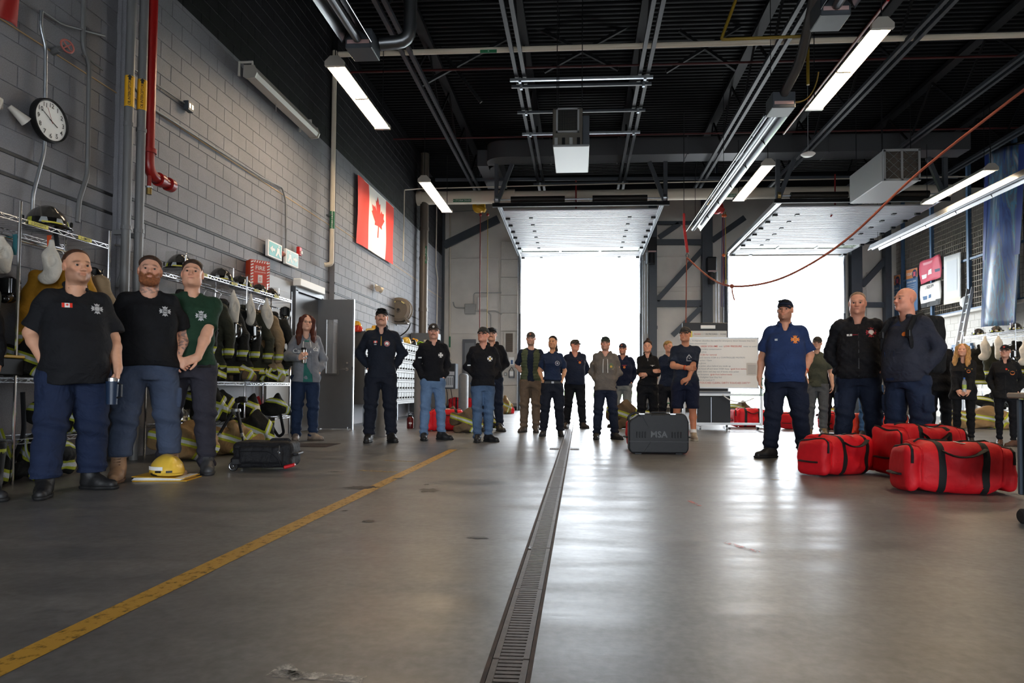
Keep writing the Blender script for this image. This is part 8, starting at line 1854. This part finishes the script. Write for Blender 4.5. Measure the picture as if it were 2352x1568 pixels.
# ------------------------------------------------------------------ rolling suitcase and tripod, hard hat on folders
p = flo(600, 1080); t = thing('rolling_suitcase', 'black rolling suitcase lying on its side with a silver wheel', 'suitcase', (p.x, p.y+.12, 0), .12); t.scale = (.86, .86, .9)
M_LUG = cloth('1a1a1d', 'luggage', .7); F = Field((-.36, -.22, 0), (.36, .22, .34), .011); F.add(rbox((0, 0, .165), (.325, .19, .14), .06), 0); F.add(rbox((.0, -.06, .17), (.24, .155, .09), .03), .01); F.warp(lambda X, Y, Z: .004*np.sin(20*X+9*Z)*np.sin(24*Z+12*Y)); F.keep(lambda X, Y, Z: .03-Z+0*X+0*Y); soft('body', F, M_LUG, t)
MB().tube([(-.30+.60*k/12, -.19-.012*math.sin(k), .235+.0*k) for k in range(13)], .006, 5).build('zip', M_BLK, t); MB().tube(bend([(-.22, -.222, .21), (.1, -.222, .21), (.2, -.222, .12), (.22, -.215, .06)], .08), .005, 5).build('pocket_zip', M_BLK, t)
MB().tube(bend([(.325, -.1, .17), (.36, -.1, .17), (.36, .1, .17), (.325, .1, .17)], .04), .016, 8).build('end_handle', M_BLK, t, smooth=50); MB().tube(bend([(.05, -.05, .305), (.07, -.05, .325), (.25, -.05, .325), (.27, -.05, .30)], .03), .014, 8).build('top_handle', M_LUG, t, smooth=50)
MB().box((.30, -.16, .05), (.12, .07, .035), (0, -.25, 0), bev=.01).build('foot_bar', mat('suitcase_red', 'c3141c', .4), t); MB().tube([(.20, -.205, .27), (.20, -.215, .22), (.20, -.212, .15)], .006, 5).build('zip_pull', M_CHROME, t); MB().tube([(.20+.014*math.cos(k*PI/5), -.222, .20+.014*math.sin(k*PI/5)) for k in range(11)], .004, 4, False).build('pull_ring', M_CHROME, t)
for y in (-.19, .17):
    w = MB(); w.lathe([(.03, -.018), (.047, -.018), (.052, -.008), (.052, .008), (.047, .018), (.03, .018)], (-.30, y, .052), 22, 'Y'); wo = w.build('wheel', M_RUB, t, smooth=40)
    h = MB(); h.lathe([(.0001, -.020), (.010, -.020), (.010, -.012)], (-.30, y, .052), 10, 'Y')
    for k in range(9): a = k*2*PI/9; h.bar((-.30, y-.014, .052), (-.30+math.cos(a)*.036, y-.014, .052+math.sin(a)*.036), .006, .008, (0, 1, 0))
    h.lathe([(.034, -.018), (.040, -.019), (.040, -.014)], (-.30, y, .052), 22, 'Y'); h.build('hub', M_CHROME, wo)
    MB().box((-.27, y+.0, .1), (.12, .05, .1), bev=.03).build('wheel_arch', M_BLK, t)
p = flo(545, 1045); t = thing('tripod', 'black camera tripod standing beside the suitcase', 'tripod', (p.x-.08, p.y+.1, 0)); Hh = aty(545, 945, p.y).z
for a in (3.5, 5.6, 1.6):
    d = Vector((math.cos(a), math.sin(a), 0)); A, B = Vector((0, 0, Hh))+d*.035, d*.30; lg = MB().tube([A, A.lerp(B, .55)], .017, 8).build('leg', M_BLK, t, smooth=40)
    MB().tube([A.lerp(B, .52), B], .012, 8).build('lower_tube', M_BLK, lg, smooth=40); MB().tube([A.lerp(B, .50), A.lerp(B, .58)], .021, 8).build('clamp', M_GALV, lg); MB().ball(B+Vector((0, 0, .012)), .015, 8, 6).build('foot', M_RUB, lg)
MB().lathe([(.0001, Hh+.03), (.05, Hh+.03), (.055, Hh), (.03, Hh-.04), (.0001, Hh-.05)], (0, 0, 0), 16).build('crown', M_GALV, t, smooth=30); MB().tube([(0, 0, Hh+.03), (0, 0, Hh+.10)], .018, 10).build('column', M_BLK, t); MB().ball((.02, 0, Hh+.13), .035, 12, 8).build('ball_head', M_BLK, t, smooth=60); MB().box((.09, -.02, Hh+.14), (.1, .07, .075), bev=.015).build('camera_clamp', M_BLK, t)
def hardhat(loc, rz, color, label, sc=1., strip=False, grp='hard hats on the mailbox cabinet', tilt=0.):
    m = mat('hat_'+color, color, .25, coat=.3); t = thing('hard_hat', label, 'hard hat', loc, rz, grp); t.rotation_euler = (tilt, 0, rz); t.scale = (sc,)*3
    F = Field((-.17, -.2, 0), (.17, .2, .17), .009); F.add(ell((0, 0, .02), (.112, .142, .13)), 0); F.add(cone((0, -.09, .12), (0, .09, .125), .018, .018), .03); F.keep(lambda X, Y, Z: .004+.02*np.exp(-(Y/.06)**2)-Z+0*X); F.add(ell((0, -.10, .014), (.085, .075, .010)), .008); soft('shell', F, m, t)
    MB().tube([(math.cos(k*PI/8)*.095, math.sin(k*PI/8)*.12, .012) for k in range(17)], .010, 5, False).build('headband', M_BLK, t)
    if strip:
        g = MB(); g.grid(lambda u, v: (math.sin(-1.75+u*1.1)*.1145, -math.cos(-1.75+u*1.1)*.1445, .045+.026*v), 8, 1); g.build('reflective_strip', M_WHITE, t); g = MB(); g.grid(lambda u, v: (-.03+.06*u, -.098+.05*v, .112+.024*v), 2, 2); g.build('top_patch', M_SILV, t)
        for q in (-.9, -.3): MB().box((math.sin(q)*.113, -math.cos(q)*.143, .036), (.04, .012, .014), (0, 0, q)).build('slot', M_BLK, t)
    return t
p = flo(380, 1100); FZ = .035
t = thing('folder_stack', 'stack of white papers in a yellow folder on the floor under the helmet', 'folder', (p.x, p.y, 0), .15)
MB().box((.02, 0, .004), (.44, .30, .006)).build('folder', MATS['reel_d9a920'], t); MB().box((.01, 0, .032), (.43, .30, .004), (0, .04, 0)).build('folder_cover', MATS['reel_d9a920'], t)
for k in range(5): MB().box((-.01+.004*k, .002*k, .0105+.0042*k), (.40, .28, .0032), (0, 0, .02*(k % 3)-.02)).build('sheet', M_WHITE, t)
hardhat((p.x+.0, p.y+.02, FZ), .9, 'e6bd45', 'yellow rescue helmet resting on white papers and a yellow folder', 1.18, True, None)
for i, (y, c, lab, dx, dz, sc) in enumerate(((13.55, 'c8321c', 'red hard hat at the near end of the mailbox cabinet', .0, 0, 1.1), (13.6, 'e0a92c', 'orange yellow hard hat stacked above the red one', -.05, .12, .9), (14.3, 'd8c06a', 'pale yellow hard hat second on the mailbox cabinet', .05, 0, 1.1), (14.75, 'e0a92c', 'big yellow hard hat stacked above the cream one', .05, .10, 1.15), (14.9, 'd9d2c2', 'cream hard hat on the mailbox cabinet', .1, 0, 1.1), (15.5, 'dcae3c', 'yellow hard hat behind the navy pullover man\'s head', .05, 0, 1.1), (16.6, '24406e', 'dark blue hard hat on the mailbox cabinet', .05, 0, 1.0), (17.0, 'd8b24a', 'yellow hard hat right of the navy pullover man', .1, 0, 1.2), (17.6, '1d1e22', 'black hard hat toward the far end of the cabinet', .1, 0, 1.1), (18.0, 'd89a2a', 'amber hard hat tipped on edge at the far end of the cabinet', .1, .05, 1.1))):
    hardhat((-4.68+dx, y, 1.95+dz), .6+.5*i, c, lab, sc, tilt=.9 if i == 9 else 0.)
t = MB(); t.grid(lambda u, v: Vector((-4.62+.28*v, 18.25+.3*u, 1.99+.10*math.sin(v*2.2+.4)-.35*max(0, v-.55)+.02*math.sin(u*9))), 8, 10); tag(t.build('hi_vis_vest', mat('lime_vest', 'a4d11f', .6), solid=.01, smooth=60), 'lime safety vest draped over the end of the mailbox cabinet', 'vest')
p = flo(942, 984); t = thing('drink_bottle', 'dark red metal drink bottle standing by the bollard', 'bottle', (p.x, p.y, 0)); MB().lathe([(.0001, 0), (.06, 0), (.065, .02), (.065, .2), (.04, .235)], (0, 0, 0), 18).build('bottle', mat('maroon_enamel', '5c1013', .3), t, smooth=40); MB().lathe([(.042, .23), (.042, .27), (.0001, .275)], (0, 0, 0), 14).build('cap', M_BLK, t); MB().tube([(.03, 0, .26), (.05, 0, .29), (.0, 0, .31), (-.04, 0, .28)], .008, 5).build('loop', M_BLK, t); MB().box((.02, -.064, .11), (.06, .004, .03)).build('label', M_WHITE, t)
# ------------------------------------------------------------------ whiteboard, display board, crates
WY = 13.1; a, b = aty(1578, 776, WY), aty(1741, 891, WY); cx, cz = (a.x+b.x)/2, (a.z+b.z)/2; w, h = b.x-a.x, a.z-b.z
t = thing('whiteboard', 'large whiteboard of handwritten steps on a wheeled stand', 'whiteboard', (cx, WY, 0))
MB().box((cx, WY, cz), (w, .03, h)).build('board', mat('whiteboard_face', 'dcd9d2', .3), t, world=True)
for (q, r_, s1, s2) in ((cx, cz+h/2, w+.03, .025), (cx, cz-h/2, w+.03, .025)): MB().box((q, WY, r_), (s1, .045, s2)).build('frame', M_ALU, t, world=True)
for q in (-1, 1): MB().box((cx+q*w/2, WY, cz), (.025, .045, h)).build('frame', M_ALU, t, world=True)
for q in (-1, 1): MB().box((cx+q*(w/2+.06), WY, cz/2+.05), (.045, .045, cz*1.0)).build('post', M_ALU, t, world=True); MB().box((cx+q*(w/2+.06), WY, .09), (.05, .6, .05)).build('foot_bar', M_ALU, t, world=True)
for z in (.13, .70): MB().box((cx, WY+.02, z), (w+.12, .04, .045)).build('rail', M_ALU, t, world=True)
for q in (-1, 1):
    for y in (-.27, .27): MB().lathe([(.0001, -.02), (.04, -.02), (.04, .02), (.0001, .02)], (cx+q*(w/2+.06), WY+y, .042), 14, 'X').build('caster', M_RUB, t, world=True)
MB().tube(arc3((cx+.0, WY-.03, .70), (cx+.25, WY-.05, .45), (cx+.6, WY-.03, .64), 10), .012, 6).build('cord', M_WHITE, t, world=True)
Y_ = WY-.018; 
rows = [('1.  Firefighter identifies the need for emergency decon because they have', 0), ('     been contaminated', 0), ('2.  Flowing                        and                           water to avoid', 0), ('     injury and secondary contamination', 0), ('3.  Remove helmet', 0), ('4.  Prepare SCBA for removal', 1), ('5.  Loosen and remove SCBA in a CONTROLLED MOTION', 0), ('6.  Loosen jacket / Open', 0), ('7.  Remove gloves', 0), ('8.  Remove jacket, place behind you inside up', 0), ('9.  Roll flash hood off and down SCBA hose', 0), ('10. Push pants down and step out of boots onto jacket', 0), ('11. Remove facepiece', 0), ('12. Ask the firefighter how they feel', 0), ('13. Send them to medical !!!', 0), ('*CLEAN TOUCHES CLEAN. DIRTY TOUCHES DIRTY*', 1)]
def wline(k, segs):
    A_, B_ = MB(), MB()
    x = cx-w/2+.05; z = cz+h/2-.055-k*(h-.14)/15.2
    for tx, red, sz in segs:
        vs, fs = text_geo(tx, sz, .006 if red == 2 else 0.); x0 = min(v[0] for v in vs); x1 = max(v[0] for v in vs); (B_ if red else A_).add([(x+v[0]-x0, Y_, z+v[1]) for v in vs], fs); x += x1-x0+.03
    if A_.v: A_.build('handwriting', mat('grey_marker', '8a8f96', .6), t, world=True)
    if B_.v: B_.build('red_handwriting', mat('red_marker', 'cf4a34', .6), t, world=True)
for k, (s_, red) in enumerate(rows):
    if k == 2: wline(k, [('2.  Flowing', 0, .043), ('HIGH VOLUME', 2, .05), ('and', 0, .043), ('LOW PRESSURE', 2, .05), ('water to avoid', 0, .043)])
    elif k in (10, 12): wline(k, [(s_, 0, .043), ('(grab from behind neck)', 1, .043)])
    else: wline(k, [(s_, red, .043 if k < 15 else .05)])
MB().box((cx+w*.41, Y_-.002, cz-h*.12), (.2, .003, .24)).build('pinned_sheet', mat('paper_grey', 'cfccc8', .7), t, world=True)
mb = MB()
for k in range(7): mb.box((cx+w*.41, Y_-.005, cz-h*.05-.026*k), (.15, .001, .006))
mb.build('sheet_lines', MATS['grey_marker'], t, world=True, kind='stuff')
DY2 = 13.75; a, b = aty(1567, 741, DY2), aty(1671, 900, DY2); cx, cz, w, h = (a.x+b.x)/2, (a.z+b.z)/2, b.x-a.x, a.z-b.z
t = thing('display_board', 'black framed planning board with sticky note columns behind the whiteboard', 'board', (cx, DY2, 0)); MB().box((cx, DY2, cz), (w, .05, h), bev=.01).build('panel', M_BLK, t, world=True)
z1 = a.z-.17; MB().box((cx+.0, DY2-.028, z1-.25), (w*.96, .006, .5)).build('sheet', mat('board_paper', 'c9c8c4', .7), t, world=True); MB().box((cx+.06, DY2-.03, a.z-.09), (.3, .01, .07), bev=.004).build('title_plate', M_WHITE, t, world=True)
MB().box((cx-w*.36, DY2-.034, z1-.09), (.14, .006, .16)).build('sticky_note', mat('sticky_yellow', 'd8c860', .7), t, world=True)
for q, x, m in (('IN PROGRESS', .14, M_STEEL), ('DONE', w*.4, M_STEEL), ('TO DO', -w*.17, MATS['red_marker'])): mb = MB(); add_text(mb, q, .042, (cx+x, DY2-.034, z1-.07), (1, 0, 0), (0, 0, 1), .006); mb.build('lettering', m, t, world=True)
mb = MB()
for q in (0, .3): mb.box((cx-.02+q*w, DY2-.033, z1-.25), (.008, .004, .5))
mb.build('column_line', M_ALU, t, world=True)
for q in (-1, 1): MB().box((cx+q*w*.48, DY2, (cz-h/2)/2), (.04, .04, cz-h/2)).build('leg', M_BLK, t, world=True); MB().box((cx+q*w*.48, DY2, .02), (.05, .5, .04)).build('foot', M_BLK, t, world=True)
a, b = aty(1598, 909, 13.45), aty(1674, 975, 13.45); t = thing('black_cabinet', 'black box cabinet with a grey top standing behind the whiteboard stand', 'cabinet', ((a.x+b.x)/2, 13.45, 0)); w, z1, z0 = b.x-a.x, a.z, max(b.z, .06)
MB().box((0, 0, (z0+z1)/2), (w, .3, z1-z0), bev=.01).build('body', M_BLK, t); MB().box((0, 0, z1+.05), (w*1.02, .34, .1), bev=.01).build('top_tray', mat('grey_tray', '6a6e74', .4), t); MB().box((-.05, -.152, (z0+z1)/2), (.01, .006, z1-z0-.04)).build('door_gap', M_GALV, t)
for x in (-w*.4, w*.4): MB().lathe([(.0001, -.02), (.03, -.02), (.03, .02), (.0001, .02)], (x, -.1, .031), 12, 'X').build('caster', M_GALV, t)
p = flo(1545, 968); t = thing('folding_chair', 'green folding chair mostly hidden behind the shorts man', 'chair', (p.x, p.y+.3, 0)); MB().box((0, 0, .45), (.42, .42, .03), bev=.01).build('seat', mat('chair_green', '2f6a4a', .6), t); MB().box((0, .2, .75), (.42, .03, .3), bev=.01).build('backrest', MATS['chair_green'], t)
for sx in (-1, 1):
    for sy in (-1, 1): MB().tube([(sx*.19, sy*.19, 0), (sx*.19, sy*.19, .45 if sy < 0 else .88)], .011, 6).build('leg', M_BLK, t)
